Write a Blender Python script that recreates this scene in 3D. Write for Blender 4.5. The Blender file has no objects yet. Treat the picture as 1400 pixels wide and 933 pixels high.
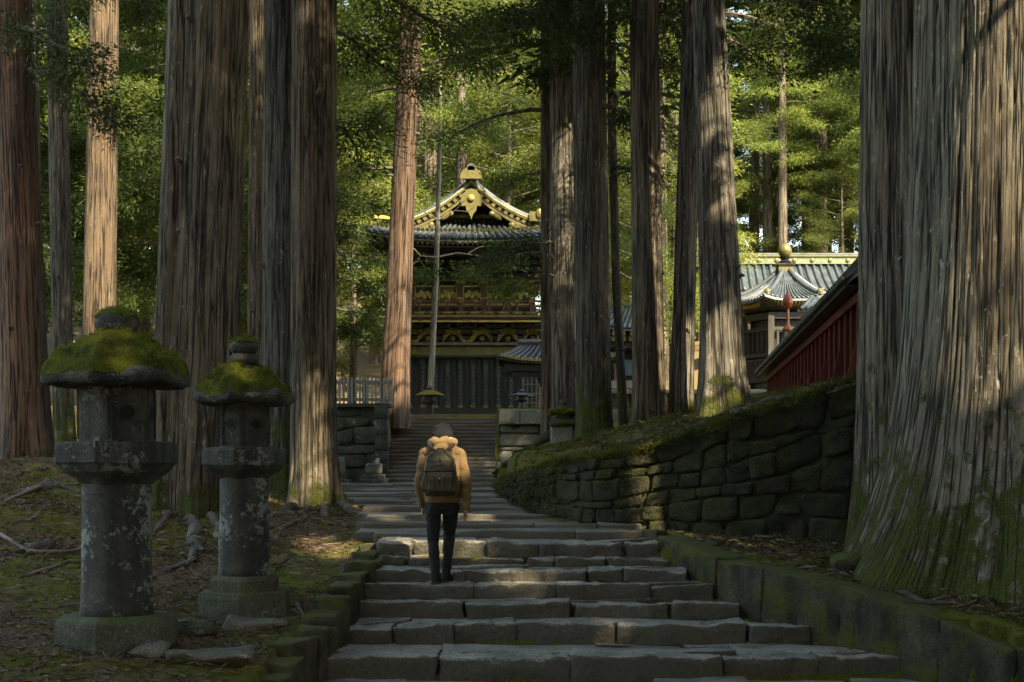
import bpy, math, random
import numpy as np
from mathutils import Vector, Matrix

random.seed(11)
R = math.radians
scn = bpy.context.scene
col = scn.collection

# ---------------------------------------------------------------- camera, sky, sun, exposure
cam_d = bpy.data.cameras.new("camera")
cam_d.sensor_width = 36.0
cam_d.lens = 50.0
cam_d.shift_y = (650 - 466.5) / 1400.0
cam_d.clip_start = 0.1
cam_d.clip_end = 2000
cam = bpy.data.objects.new("camera", cam_d)
cam.location = (0, 0, 0)
cam.rotation_euler = (R(90), 0, 0)
col.objects.link(cam)
scn.camera = cam

SUN_EL, SUN_AZ = 43.0, 146.0            # azimuth clockwise from the view direction (+Y)
TO_SUN = np.array([math.sin(R(SUN_AZ)) * math.cos(R(SUN_EL)), math.cos(R(SUN_AZ)) * math.cos(R(SUN_EL)), math.sin(R(SUN_EL))])
world = bpy.data.worlds.new("World")
scn.world = world
world.use_nodes = True
wn = world.node_tree
sky = wn.nodes.new("ShaderNodeTexSky")
sky.sky_type = 'NISHITA'
sky.sun_disc = False
sky.sun_elevation = R(SUN_EL)
sky.sun_rotation = R(SUN_AZ)
bg = wn.nodes["Background"]
wn.links.new(sky.outputs[0], bg.inputs[0])
bg.inputs[1].default_value = 0.15
sun_d = bpy.data.lights.new("sun", 'SUN')
sun_d.energy = 3.0
sun_d.angle = R(0.6)
sun_d.color = (1.0, 0.94, 0.84)
sun = bpy.data.objects.new("sun", sun_d)
sun.rotation_euler = Vector(TO_SUN.tolist()).to_track_quat('Z', 'Y').to_euler()
col.objects.link(sun)
scn.view_settings.view_transform = 'Standard'
scn.view_settings.look = 'None'
scn.view_settings.exposure = 2.5
scn.view_settings.gamma = 1.0
scn.view_settings.use_white_balance = True          # the photograph is balanced for the shade
scn.view_settings.white_balance_temperature = 9000
scn.view_settings.white_balance_tint = 4
scn.cycles.max_bounces = 6
scn.cycles.diffuse_bounces = 4
scn.cycles.glossy_bounces = 2
scn.cycles.transmission_bounces = 4
scn.cycles.use_denoising = True

F = 50.0 / 36.0 * 1400.0
def at(px, py, Z):
    return np.array([(px - 700.0) / F * Z, Z, (650.0 - py) / F * Z])
def ax(px, Z): return (px - 700.0) / F * Z
def az(py, Z): return (650.0 - py) / F * Z

# ---------------------------------------------------------------- noise (numpy)
def _hash(ix, iy, iz, s):
    h = (ix * 374761393 + iy * 668265263 + iz * 1274126177 + s * 974634777) & 0xFFFFFFFF
    h = ((h ^ (h >> 13)) * 1274126177) & 0xFFFFFFFF
    h = (h ^ (h >> 16)) & 0xFFFFFFFF
    return h.astype(np.float64) / 2147483647.5 - 1.0
def vnoise(p, seed=0):
    p = np.asarray(p, float)
    i = np.floor(p).astype(np.int64)
    f = p - i
    u = f * f * (3 - 2 * f)
    o = 0
    for dx in (0, 1):
        wx = u[:, 0] if dx else 1 - u[:, 0]
        for dy in (0, 1):
            wy = u[:, 1] if dy else 1 - u[:, 1]
            for dz in (0, 1):
                wz = u[:, 2] if dz else 1 - u[:, 2]
                o = o + wx * wy * wz * _hash(i[:, 0] + dx, i[:, 1] + dy, i[:, 2] + dz, seed)
    return o
def fbm(p, seed=0, octaves=3):
    p = np.asarray(p, float)
    a, o = 1.0, 0
    for k in range(octaves):
        o = o + a * vnoise(p * 2 ** k + 17.3 * k, seed + k)
        a *= .5
    return o
def n1(x, y, z=0.0, seed=0):
    return float(vnoise(np.array([[x, y, z]]), seed)[0])

# ---------------------------------------------------------------- objects
def tag(o, label=None, cat=None, group=None, kind=None):
    if label: o["label"] = label
    if cat: o["category"] = cat
    if group: o["group"] = group
    if kind: o["kind"] = kind
    return o
def empty(name, loc, label=None, cat=None, group=None):
    o = bpy.data.objects.new(name, None)
    o.location = tuple(float(c) for c in loc)
    o.empty_display_size = .2
    col.objects.link(o)
    return tag(o, label, cat, group)
def root_loc(o):
    l = np.zeros(3)
    while o is not None:
        l += np.array(o.location)
        o = o.parent
    return l
def link_mesh(name, me, mat=None, parent=None, smooth=False):
    if mat is not None and not me.materials:
        me.materials.append(mat)
    if smooth:
        me.polygons.foreach_set("use_smooth", np.ones(len(me.polygons), dtype=bool))
    o = bpy.data.objects.new(name, me)
    col.objects.link(o)
    if parent is not None: o.parent = parent
    return o
def np_mesh(name, v, f):
    """v (N,3); f (M,k)"""
    v = np.ascontiguousarray(v, dtype=np.float32)
    f = np.ascontiguousarray(f, dtype=np.int32)
    me = bpy.data.meshes.new(name)
    me.vertices.add(len(v)); me.vertices.foreach_set("co", v.ravel())
    k = f.shape[1]
    me.loops.add(f.size); me.loops.foreach_set("vertex_index", f.ravel())
    me.polygons.add(len(f))
    me.polygons.foreach_set("loop_start", np.arange(0, f.size, k, dtype=np.int32))
    me.update(calc_edges=True)
    return me
def np_obj(name, v, f, mat, parent=None, smooth=False):
    v = np.asarray(v, float)
    if parent is not None: v = v - root_loc(parent)
    return link_mesh(name, np_mesh(name, v, f), mat, parent, smooth)

class MB:
    def __init__(s): s.v = []; s.f = []
    def add(s, v, f):
        o = len(s.v)
        s.v.extend([tuple(float(c) for c in p) for p in v])
        s.f.extend([tuple(int(i) + o for i in q) for q in f])
        return s
    def box(s, c, size, rz=0.0, ry=0.0, rx=0.0, taper=1.0):
        hx, hy, hz = [q / 2 for q in size]
        m = Matrix.Rotation(rz, 3, 'Z') @ Matrix.Rotation(ry, 3, 'Y') @ Matrix.Rotation(rx, 3, 'X')
        vs = []
        for z in (-1, 1):
            t = taper if z > 0 else 1
            for x, y in ((-1, -1), (1, -1), (1, 1), (-1, 1)):
                p = m @ Vector((x * hx * t, y * hy * t, z * hz))
                vs.append((p.x + c[0], p.y + c[1], p.z + c[2]))
        return s.add(vs, [(3, 2, 1, 0), (4, 5, 6, 7), (0, 1, 5, 4), (1, 2, 6, 5), (2, 3, 7, 6), (3, 0, 4, 7)])
    def bar(s, a, b, w, h, up=(0, 0, 1)):
        a, b, up = Vector([float(q) for q in a]), Vector([float(q) for q in b]), Vector(up)
        d = (b - a).normalized()
        if abs(d.dot(up)) > .98: up = Vector((0, 1, 0))
        sx = d.cross(up).normalized(); sz = sx.cross(d)
        vs = [p + sx * (i * w / 2) + sz * (j * h / 2) for p in (a, b) for i, j in ((-1, -1), (1, -1), (1, 1), (-1, 1))]
        return s.add(vs, [(0, 1, 2, 3), (7, 6, 5, 4), (0, 4, 5, 1), (1, 5, 6, 2), (2, 6, 7, 3), (3, 7, 4, 0)])
    def tube(s, pts, rad, n=7, cap=True):
        pts = [Vector([float(q) for q in p]) for p in pts]
        if not hasattr(rad, '__len__'): rad = [rad] * len(pts)
        vs, fs = [], []
        ref = Vector((0.31, 0.17, 0.93))
        for i, p in enumerate(pts):
            d = (pts[min(i + 1, len(pts) - 1)] - pts[max(i - 1, 0)])
            d = d.normalized() if d.length > 1e-9 else Vector((0, 0, 1))
            if abs(d.dot(ref)) > .97: ref = Vector((1, 0, 0))
            u = d.cross(ref).normalized(); w = d.cross(u)
            ref = w.cross(d) * 1.0 if False else ref
            for k in range(n):
                a = 2 * math.pi * k / n
                vs.append(p + (u * math.cos(a) + w * math.sin(a)) * rad[i])
        for i in range(len(pts) - 1):
            for k in range(n):
                k2 = (k + 1) % n
                fs.append((i * n + k, i * n + k2, (i + 1) * n + k2, (i + 1) * n + k))
        if cap:
            fs.append(tuple(range(n - 1, -1, -1)))
            fs.append(tuple((len(pts) - 1) * n + k for k in range(n)))
        return s.add(vs, fs)
    def lathe(s, prof, n, c, rot=0.0, sq=(1, 1), cap=True, wob=0.0, seed=0):
        vs, fs = [], []
        for i, (r, z) in enumerate(prof):
            for k in range(n):
                a = 2 * math.pi * k / n + rot
                rr = r
                if wob: rr = r * (1 + wob * n1(math.cos(a) * 2.3, math.sin(a) * 2.3, z * 5, seed))
                vs.append((c[0] + rr * math.cos(a) * sq[0], c[1] + rr * math.sin(a) * sq[1], c[2] + z))
        for i in range(len(prof) - 1):
            for k in range(n):
                k2 = (k + 1) % n
                fs.append((i * n + k, i * n + k2, (i + 1) * n + k2, (i + 1) * n + k))
        if cap:
            fs.append(tuple(range(n - 1, -1, -1)))
            fs.append(tuple((len(prof) - 1) * n + k for k in range(n)))
        return s.add(vs, fs)
    def ell(s, c, r, n=12, m=8, rm=None):
        vs, fs = [], []
        for i in range(m + 1):
            t = math.pi * i / m
            for k in range(n):
                a = 2 * math.pi * k / n
                p = Vector((r[0] * math.sin(t) * math.cos(a), r[1] * math.sin(t) * math.sin(a), -r[2] * math.cos(t)))
                if rm is not None: p = rm @ p
                vs.append((p.x + c[0], p.y + c[1], p.z + c[2]))
        for i in range(m):
            for k in range(n):
                k2 = (k + 1) % n
                fs.append((i * n + k, i * n + k2, (i + 1) * n + k2, (i + 1) * n + k))
        return s.add(vs, fs)
    def loft(s, rings, cap=True):
        n = len(rings[0]); vs = [p for r in rings for p in r]; fs = []
        for i in range(len(rings) - 1):
            for k in range(n):
                k2 = (k + 1) % n
                fs.append((i * n + k, i * n + k2, (i + 1) * n + k2, (i + 1) * n + k))
        if cap:
            fs.append(tuple(range(n - 1, -1, -1)))
            fs.append(tuple((len(rings) - 1) * n + k for k in range(n)))
        return s.add(vs, fs)
    def plate(s, poly, d):
        """extrude a 3D polygon by the vector d"""
        n = len(poly)
        d = np.array(d, float)
        vs = [tuple(p) for p in poly] + [tuple(np.array(p, float) + d) for p in poly]
        fs = [tuple(range(n)), tuple(range(2 * n - 1, n - 1, -1))]
        for k in range(n):
            k2 = (k + 1) % n
            fs.append((k2, k, n + k, n + k2))
        return s.add(vs, fs)
    def build(s, name, mat, parent=None, smooth=False, label=None):
        rl = root_loc(parent) if parent is not None else np.zeros(3)
        me = bpy.data.meshes.new(name)
        me.from_pydata([(p[0] - rl[0], p[1] - rl[1], p[2] - rl[2]) for p in s.v], [], s.f)
        me.update()
        o = link_mesh(name, me, mat, parent, smooth)
        if label: o["label"] = label
        return o

_lat = {}
def lattice(nx, ny, nz, ex, ey, ez):
    """surface lattice of a box in [-1,1]^3, with lines near the edges"""
    key = (nx, ny, nz, round(ex, 2), round(ey, 2), round(ez, 2))
    if key in _lat: return _lat[key]
    def lin(n, e):
        return [-1.0] + [-1 + e + (2 - 2 * e) * k / (n - 1) for k in range(n)] + [1.0] if n > 1 else [-1.0, 1.0]
    X, Y, Z = lin(nx, ex), lin(ny, ey), lin(nz, ez)
    ids, vs, fs = {}, [], []
    def vid(i, j, k):
        if (i, j, k) not in ids:
            ids[(i, j, k)] = len(vs); vs.append((X[i], Y[j], Z[k]))
        return ids[(i, j, k)]
    a, b, c = len(X) - 1, len(Y) - 1, len(Z) - 1
    for i in range(a):
        for j in range(b):
            fs.append((vid(i, j, 0), vid(i, j + 1, 0), vid(i + 1, j + 1, 0), vid(i + 1, j, 0)))
            fs.append((vid(i, j, c), vid(i + 1, j, c), vid(i + 1, j + 1, c), vid(i, j + 1, c)))
    for i in range(a):
        for k in range(c):
            fs.append((vid(i, 0, k), vid(i + 1, 0, k), vid(i + 1, 0, k + 1), vid(i, 0, k + 1)))
            fs.append((vid(i, b, k), vid(i, b, k + 1), vid(i + 1, b, k + 1), vid(i + 1, b, k)))
    for j in range(b):
        for k in range(c):
            fs.append((vid(0, j, k), vid(0, j, k + 1), vid(0, j + 1, k + 1), vid(0, j + 1, k)))
            fs.append((vid(a, j, k), vid(a, j + 1, k), vid(a, j + 1, k + 1), vid(a, j, k + 1)))
    _lat[key] = (np.array(vs), np.array(fs))
    return _lat[key]
_rk = [0]
def rock(c, size, frame=None, res=.12, rnd=.03, amp=.012, fr=4.0, seed=None, mx=14, corner=0.0, low=0.0):
    """a rough hewn block; frame = 3 column vectors (may be sheared)"""
    _rk[0] += 1
    seed = _rk[0] if seed is None else seed
    h = np.array(size) / 2.0
    r = min(rnd, h.min() * .9)
    n = [int(min(mx, max(2, round(2 * q / res)))) for q in h]
    v, f = lattice(n[0], n[1], n[2], *[min(.9, r / q) for q in h])
    p = v * h
    q = np.clip(p, -(h - r), h - r)
    d = p - q
    l = np.linalg.norm(d, axis=1, keepdims=True)
    p = np.where(l > 1e-9, q + d / np.maximum(l, 1e-9) * r, p)
    if corner:                                   # uneven corners: an irregular outline in plan
        rs = np.random.RandomState(seed)
        cx = rs.uniform(-corner, corner, (2, 2, 2, 3))
        t = (v + 1) / 2
        off = 0
        for a in (0, 1):
            for b in (0, 1):
                for e in (0, 1):
                    w = (t[:, 0] if a else 1 - t[:, 0]) * (t[:, 1] if b else 1 - t[:, 1]) * (t[:, 2] if e else 1 - t[:, 2])
                    off = off + w[:, None] * cx[a, b, e]
        p = p + off
    so = seed * 7.31
    nz = np.stack([fbm(p * fr + so, 1, 3), fbm(p * fr + so + 31, 2, 3), fbm(p * fr + so + 63, 3, 3)], 1)
    p = p + nz * amp
    if low: p = p + low * np.stack([fbm(p * 1.3 + so + 5, 11, 2), fbm(p * 1.3 + so + 15, 12, 2), .6 * fbm(p * 1.6 + so + 25, 13, 2)], 1)
    if frame is not None:
        p = p @ np.array(frame, float)
    return p + np.array(c), f
def rock_obj(name, mat, parent, *a, smooth=True, **k):
    v, f = rock(*a, **k)
    return np_obj(name, v, f, mat, parent, smooth)

def patch_stone(p00, p10, p11, p01, n, thick=.25, m=6, seed=0, bulge=.05, gap=.015, amp=.015):
    """wall stone: a rounded, bulging face over four corner points, with sides going back into the wall"""
    P = [np.array(q, float) for q in (p00, p10, p11, p01)]
    c = sum(P) / 4
    n = np.array(n, float) / np.linalg.norm(n)
    lu = (np.linalg.norm(P[1] - P[0]) + np.linalg.norm(P[2] - P[3])) / 2
    lv = (np.linalg.norm(P[3] - P[0]) + np.linalg.norm(P[2] - P[1])) / 2
    gu, gv = min(.3, gap / max(lu, .01)), min(.3, gap / max(lv, .01))
    U, V = np.meshgrid(np.linspace(0, 1, m), np.linspace(0, 1, m), indexing='ij')
    # pull rounded corners
    uu, vv = U * 2 - 1, V * 2 - 1
    k = 1 - .10 * (uu ** 2) * (vv ** 2)
    uu, vv = uu * k, vv * k
    U2 = gu + (1 - 2 * gu) * (uu + 1) / 2
    V2 = gv + (1 - 2 * gv) * (vv + 1) / 2
    U2, V2 = U2.ravel()[:, None], V2.ravel()[:, None]
    p = P[0] * (1 - U2) * (1 - V2) + P[1] * U2 * (1 - V2) + P[2] * U2 * V2 + P[3] * (1 - U2) * V2
    e = (1 - np.abs(uu.ravel()) ** 4) * (1 - np.abs(vv.ravel()) ** 4)
    so = seed * 5.77
    b = bulge * np.sqrt(np.maximum(e, 0)) + amp * 1.6 * fbm(p * 3 + so, 4, 3)
    p = p + n * b[:, None] + amp * np.stack([vnoise(p * 5 + so, 5), vnoise(p * 5 + so + 9, 6), vnoise(p * 5 + so + 19, 7)], 1)
    idx = np.arange(m * m).reshape(m, m)
    f = [(idx[i, j], idx[i + 1, j], idx[i + 1, j + 1], idx[i, j + 1]) for i in range(m - 1) for j in range(m - 1)]
    rim = list(idx[:, 0]) + list(idx[-1, 1:]) + list(idx[-2::-1, -1]) + list(idx[0, -2:0:-1])
    bk = p[rim] - n * thick
    o = len(p)
    L = len(rim)
    for q in range(L):
        q2 = (q + 1) % L
        f.append((rim[q2], rim[q], o + q, o + q2))
    return np.vstack([p, bk]), np.array(f)

# ---------------------------------------------------------------- materials
def NT(name):
    m = bpy.data.materials.new(name)
    m.use_nodes = True
    t = m.node_tree
    return m, t, t.nodes["Principled BSDF"], t.nodes["Material Output"]
def _n(t, kind, **kw):
    n = t.nodes.new(kind)
    for k, v in kw.items():
        if k in n.inputs: n.inputs[k].default_value = v
        else: setattr(n, k, v)
    return n
def _ramp(t, src, stops):
    r = t.nodes.new("ShaderNodeValToRGB")
    e = r.color_ramp.elements
    while len(e) < len(stops): e.new(.5)
    for q, (p, c) in zip(e, stops):
        q.position = p
        q.color = (*c, 1) if len(c) == 3 else c
    t.links.new(src, r.inputs[0])
    return r
def _mix(t, fac, a, b, typ='MIX'):
    m = t.nodes.new("ShaderNodeMix"); m.data_type = 'RGBA'; m.blend_type = typ
    for s, v in ((0, fac), (6, a), (7, b)):
        if hasattr(v, 'node'): t.links.new(v, m.inputs[s])
        else: m.inputs[s].default_value = (*v, 1) if hasattr(v, '__len__') and len(v) == 3 else v
    return m.outputs[2]
def _math(t, op, a, b=0.0, clamp=False):
    m = t.nodes.new("ShaderNodeMath"); m.operation = op; m.use_clamp = clamp
    for i, v in enumerate((a, b)):
        if hasattr(v, 'node'): t.links.new(v, m.inputs[i])
        else: m.inputs[i].default_value = v
    return m.outputs[0]
def _coord(t, kind="Object", scale=(1, 1, 1)):
    tc = t.nodes.new("ShaderNodeTexCoord")
    mp = t.nodes.new("ShaderNodeMapping")
    mp.inputs[3].default_value = scale
    t.links.new(tc.outputs[kind], mp.inputs[0])
    return mp.outputs[0]
def _noise(t, vec, scale, detail=4.0, rough=.55, dist=0.0):
    n = t.nodes.new("ShaderNodeTexNoise")
    n.inputs["Scale"].default_value = scale
    n.inputs["Detail"].default_value = detail
    n.inputs["Roughness"].default_value = rough
    n.inputs["Distortion"].default_value = dist
    t.links.new(vec, n.inputs["Vector"])
    return n.outputs["Fac"]

def stone_mat(name, c1, c2, scale=3.0, rough=.8, bump=.5, lichen=None, lich_amt=.6, moss=0.0, moss_c=((.035, .055, .008), (.09, .115, .014)), moss_side=0.0, spec=.4, dark=None, fine=38.0, side_c=None):
    """rock: mottled base, crusty lichen spots, moss growing where the surface faces up"""
    m, t, b, out = NT(name)
    vec = _coord(t, "Object")
    big = _noise(t, vec, scale, 5)
    fin = _noise(t, vec, fine, 6, .65)
    c = _ramp(t, big, [(.32, c1), (.68, c2)]).outputs[0]
    c = _mix(t, 1.0, c, _ramp(t, fin, [(.3, (.42, .42, .42)), (.7, (1.5, 1.5, 1.5))]).outputs[0], 'MULTIPLY')
    if dark is not None:
        st = _noise(t, _coord(t, "Object", (3, 3, .5)), 1.3, 4)
        c = _mix(t, _ramp(t, st, [(.45, (0, 0, 0)), (.62, (1, 1, 1))]).outputs[0], c, dark)
    h = fin
    if side_c is not None:                       # upright faces darker: dirt and moss, plus shade put into the colour
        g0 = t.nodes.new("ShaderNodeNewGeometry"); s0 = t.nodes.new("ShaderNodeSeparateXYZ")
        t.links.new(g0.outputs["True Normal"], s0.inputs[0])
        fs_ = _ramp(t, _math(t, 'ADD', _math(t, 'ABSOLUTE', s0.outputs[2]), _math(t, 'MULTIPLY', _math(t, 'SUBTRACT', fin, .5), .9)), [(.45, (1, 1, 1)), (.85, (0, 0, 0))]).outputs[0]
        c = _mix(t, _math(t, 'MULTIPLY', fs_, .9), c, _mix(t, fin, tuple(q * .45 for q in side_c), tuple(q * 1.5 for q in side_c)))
    if lichen is not None:
        l1 = _noise(t, vec, 13.0, 8, .78, .6)
        l2 = _noise(t, vec, 2.1, 3)
        lf = _math(t, 'ADD', l1, _math(t, 'MULTIPLY', _math(t, 'SUBTRACT', l2, .5), .9))
        lm = _ramp(t, lf, [(lich_amt, (0, 0, 0)), (lich_amt + .035, (1, 1, 1))]).outputs[0]
        c = _mix(t, lm, c, _mix(t, fin, tuple(.6 * q for q in lichen), lichen))
        h = _math(t, 'ADD', h, _math(t, 'MULTIPLY', lm, .25))
    if moss > 0 or moss_side > 0:
        g = t.nodes.new("ShaderNodeNewGeometry")
        sx = t.nodes.new("ShaderNodeSeparateXYZ")
        t.links.new(g.outputs["Normal"], sx.inputs[0])
        mn = _noise(t, vec, 2.6, 5, .62)
        up = _math(t, 'MAXIMUM', sx.outputs[2], 0.0)
        f = _math(t, 'ADD', _math(t, 'MULTIPLY', up, moss), _math(t, 'MULTIPLY', mn, 1.0))
        f = _math(t, 'ADD', f, moss_side)
        mm = _ramp(t, f, [(.74, (0, 0, 0)), (.92, (1, 1, 1))]).outputs[0]
        mc = _mix(t, _noise(t, vec, 14, 4), moss_c[0], moss_c[1])
        mc = _mix(t, 1.0, mc, _ramp(t, _noise(t, vec, 90, 3), [(.3, (.45, .45, .45)), (.75, (1.5, 1.5, 1.5))]).outputs[0], 'MULTIPLY')
        c = _mix(t, mm, c, mc)
        h = _math(t, 'ADD', h, _math(t, 'MULTIPLY', mm, .5))
    t.links.new(c, b.inputs["Base Color"])
    b.inputs["Roughness"].default_value = rough
    b.inputs["Specular IOR Level"].default_value = spec
    bp = _n(t, "ShaderNodeBump", Strength=bump, Distance=.04)
    t.links.new(h, bp.inputs["Height"])
    t.links.new(bp.outputs[0], b.inputs["Normal"])
    return m

def _bark(t, scale):
    """position on the unflared trunk cylinder, stored on the mesh by trunk()"""
    at_ = t.nodes.new("ShaderNodeAttribute"); at_.attribute_name = "bark_co"
    mp = t.nodes.new("ShaderNodeMapping"); mp.inputs[3].default_value = scale
    t.links.new(at_.outputs["Vector"], mp.inputs[0])
    return mp.outputs[0]
def bark_mat(name, c_dark, c_light, c_red=None, red=.5, lichen=None, lich=.66, moss_h=0.0, moss_top=1.2, scale=1.0, bump=1.0, gap=(.012, .010, .008)):
    """cedar bark: long vertical fibres and furrows; moss climbs from the foot"""
    m, t, b, out = NT(name)
    vec = _bark(t, (1, 1, .032))
    vec2 = _bark(t, (1, 1, .20))
    obj = _coord(t, "Object")
    fib = _noise(t, vec, 38 * scale, 5, .70)
    fur = _noise(t, _bark(t, (1, 1, .028)), 15 * scale, 3, .55, .1)
    flk = _noise(t, vec2, 24 * scale, 6, .68, .4)
    c = _ramp(t, _math(t, 'ADD', _math(t, 'MULTIPLY', fib, .68), _math(t, 'MULTIPLY', flk, .32)), [(.38, c_dark), (.60, c_light)]).outputs[0]
    c = _mix(t, 1.0, c, _ramp(t, _noise(t, _bark(t, (1, 1, .3)), 1.9, 5, .6), [(.3, (.58, .58, .58)), (.7, (1.3, 1.3, 1.3))]).outputs[0], 'MULTIPLY')
    pal = _noise(t, _bark(t, (1, 1, .30)), 21 * scale, 5, .7, .5)
    c = _mix(t, _ramp(t, pal, [(.58, (0, 0, 0)), (.66, (1, 1, 1))]).outputs[0], c, tuple(min(.6, q * 1.35 + .02) for q in c_light))
    if c_red is not None:
        rr = _noise(t, _bark(t, (1, 1, .2)), 1.6, 3)
        c = _mix(t, _math(t, 'MULTIPLY', _ramp(t, rr, [(.38, (0, 0, 0)), (.62, (1, 1, 1))]).outputs[0], red), c, _mix(t, fib, tuple(q * .55 for q in c_red), c_red))
    crk = _math(t, 'ABSOLUTE', _math(t, 'SUBTRACT', fur, .5))
    crm = _ramp(t, crk, [(.006, (0, 0, 0)), (.045, (1, 1, 1))]).outputs[0]
    c = _mix(t, crm, gap, c)
    h = _math(t, 'ADD', _math(t, 'MULTIPLY', fib, .7), _math(t, 'MULTIPLY', crm, .8))
    h = _math(t, 'ADD', h, _math(t, 'MULTIPLY', flk, .5))
    if lichen is not None:
        lf = _math(t, 'ADD', _noise(t, _bark(t, (1, 1, .5)), 11, 6, .7, .5), _math(t, 'MULTIPLY', _math(t, 'SUBTRACT', _noise(t, obj, .9, 2), .5), .6))
        c = _mix(t, _ramp(t, lf, [(lich, (0, 0, 0)), (lich + .05, (1, 1, 1))]).outputs[0], c, lichen)
    if moss_h > 0:
        sx = t.nodes.new("ShaderNodeSeparateXYZ")
        t.links.new(obj, sx.inputs[0])
        mn = _noise(t, obj, 3.2, 7, .72)
        f = _math(t, 'ADD', _math(t, 'MULTIPLY', _math(t, 'SUBTRACT', moss_top, sx.outputs[2]), moss_h), _math(t, 'MULTIPLY', _math(t, 'SUBTRACT', mn, .5), 3.6))
        mm = _ramp(t, f, [(.34, (0, 0, 0)), (.66, (1, 1, 1))]).outputs[0]
        mc = _mix(t, _noise(t, obj, 16, 5, .7), (.022, .030, .005), (.085, .095, .012))
        mc = _mix(t, 1.0, mc, _ramp(t, _noise(t, obj, 70, 3), [(.3, (.4, .4, .4)), (.75, (1.5, 1.5, 1.5))]).outputs[0], 'MULTIPLY')
        c = _mix(t, mm, c, mc)
        h = _math(t, 'ADD', h, _math(t, 'MULTIPLY', _math(t, 'MULTIPLY', _noise(t, obj, 30, 4), mm), 1.0))
    t.links.new(c, b.inputs["Base Color"])
    b.inputs["Roughness"].default_value = .85
    b.inputs["Specular IOR Level"].default_value = .25
    bp = _n(t, "ShaderNodeBump", Strength=bump, Distance=.03)
    t.links.new(h, bp.inputs["Height"])
    t.links.new(bp.outputs[0], b.inputs["Normal"])
    return m

def leaf_mat(name, c1, c2, trans=.45, scale=.9, rough=.55):
    m, t, b, out = NT(name)
    obj = _coord(t, "Object")
    oi = t.nodes.new("ShaderNodeObjectInfo")
    f = _math(t, 'ADD', _noise(t, obj, scale, 3), _math(t, 'MULTIPLY', _math(t, 'SUBTRACT', oi.outputs["Random"], .5), .25))
    f = _math(t, 'ADD', f, _math(t, 'MULTIPLY', _math(t, 'SUBTRACT', _noise(t, obj, scale * 9, 2), .5), .55))
    c = _ramp(t, f, [(.3, c1), (.72, c2)]).outputs[0]
    b.inputs["Roughness"].default_value = rough
    b.inputs["Specular IOR Level"].default_value = .3
    t.links.new(c, b.inputs["Base Color"])
    tr = t.nodes.new("ShaderNodeBsdfTranslucent")
    tcol = _mix(t, 1.0, c, (1.5, 1.35, .55), 'MULTIPLY')
    t.links.new(tcol, tr.inputs[0])
    mx = t.nodes.new("ShaderNodeMixShader")
    mx.inputs[0].default_value = trans
    t.links.new(b.outputs[0], mx.inputs[1]); t.links.new(tr.outputs[0], mx.inputs[2])
    t.links.new(mx.outputs[0], out.inputs[0])
    return m

def paint_mat(name, c, c2=None, rough=.5, metallic=0.0, bump=.15, scale=6.0, stretch=(1, 1, 1), spec=.5, fine=40.0):
    m, t, b, out = NT(name)
    vec = _coord(t, "Object", stretch)
    n = _noise(t, vec, scale, 5, .6)
    c2 = c2 if c2 is not None else tuple(q * .6 for q in c)
    cc = _ramp(t, n, [(.32, c), (.7, c2)]).outputs[0]
    fn = _noise(t, vec, fine, 4)
    cc = _mix(t, 1.0, cc, _ramp(t, fn, [(.3, (.75, .75, .75)), (.7, (1.2, 1.2, 1.2))]).outputs[0], 'MULTIPLY')
    t.links.new(cc, b.inputs["Base Color"])
    b.inputs["Metallic"].default_value = metallic
    b.inputs["Specular IOR Level"].default_value = spec
    t.links.new(_ramp(t, n, [(.2, (rough - .12,) * 3), (.8, (min(1, rough + .12),) * 3)]).outputs[0], b.inputs["Roughness"])
    bp = _n(t, "ShaderNodeBump", Strength=bump, Distance=.01)
    t.links.new(fn, bp.inputs["Height"])
    t.links.new(bp.outputs[0], b.inputs["Normal"])
    return m

M = {}
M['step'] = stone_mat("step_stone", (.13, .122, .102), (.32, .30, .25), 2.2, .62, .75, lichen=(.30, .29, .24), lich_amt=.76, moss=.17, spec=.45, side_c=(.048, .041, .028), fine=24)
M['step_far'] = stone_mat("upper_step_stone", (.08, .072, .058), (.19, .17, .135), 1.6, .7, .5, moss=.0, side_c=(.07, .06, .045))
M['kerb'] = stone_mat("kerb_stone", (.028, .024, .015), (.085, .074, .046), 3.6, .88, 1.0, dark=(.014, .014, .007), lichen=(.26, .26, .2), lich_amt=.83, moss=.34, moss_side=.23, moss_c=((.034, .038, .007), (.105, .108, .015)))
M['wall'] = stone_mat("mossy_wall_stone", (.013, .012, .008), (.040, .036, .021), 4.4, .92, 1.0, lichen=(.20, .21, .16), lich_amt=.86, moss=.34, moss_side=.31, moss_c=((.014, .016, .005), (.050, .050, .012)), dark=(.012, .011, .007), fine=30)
M['wall_pale'] = stone_mat("pale_wall_stone", (.10, .095, .075), (.22, .21, .17), 1.8, .85, .6, lichen=(.3, .31, .27), lich_amt=.78, moss=.25)
M['wall_dark'] = stone_mat("lichen_wall_stone", (.022, .021, .016), (.065, .06, .046), 3.5, .9, .9, lichen=(.2, .21, .17), lich_amt=.64, moss=.35, moss_side=.05)
M['lantern'] = stone_mat("lantern_stone", (.035, .033, .029), (.10, .095, .082), 4.6, .78, .9, lichen=(.25, .26, .24), lich_amt=.60, moss=.12, dark=(.022, .021, .019))
M['lantern_shaft'] = stone_mat("lantern_shaft_stone", (.032, .031, .029), (.09, .087, .08), 3.6, .75, .8, lichen=(.29, .31, .29), lich_amt=.555, moss=.1, dark=(.024, .023, .022))
M['lantern_base'] = stone_mat("lantern_base_stone", (.045, .045, .032), (.10, .10, .07), 3.6, .85, .9, lichen=(.26, .27, .22), lich_amt=.66, moss=.3, moss_side=.10)
M['moss'] = stone_mat("moss_cushion", (.045, .042, .010), (.15, .165, .019), 7.0, .95, 1.0, spec=.1, fine=80)
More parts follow.
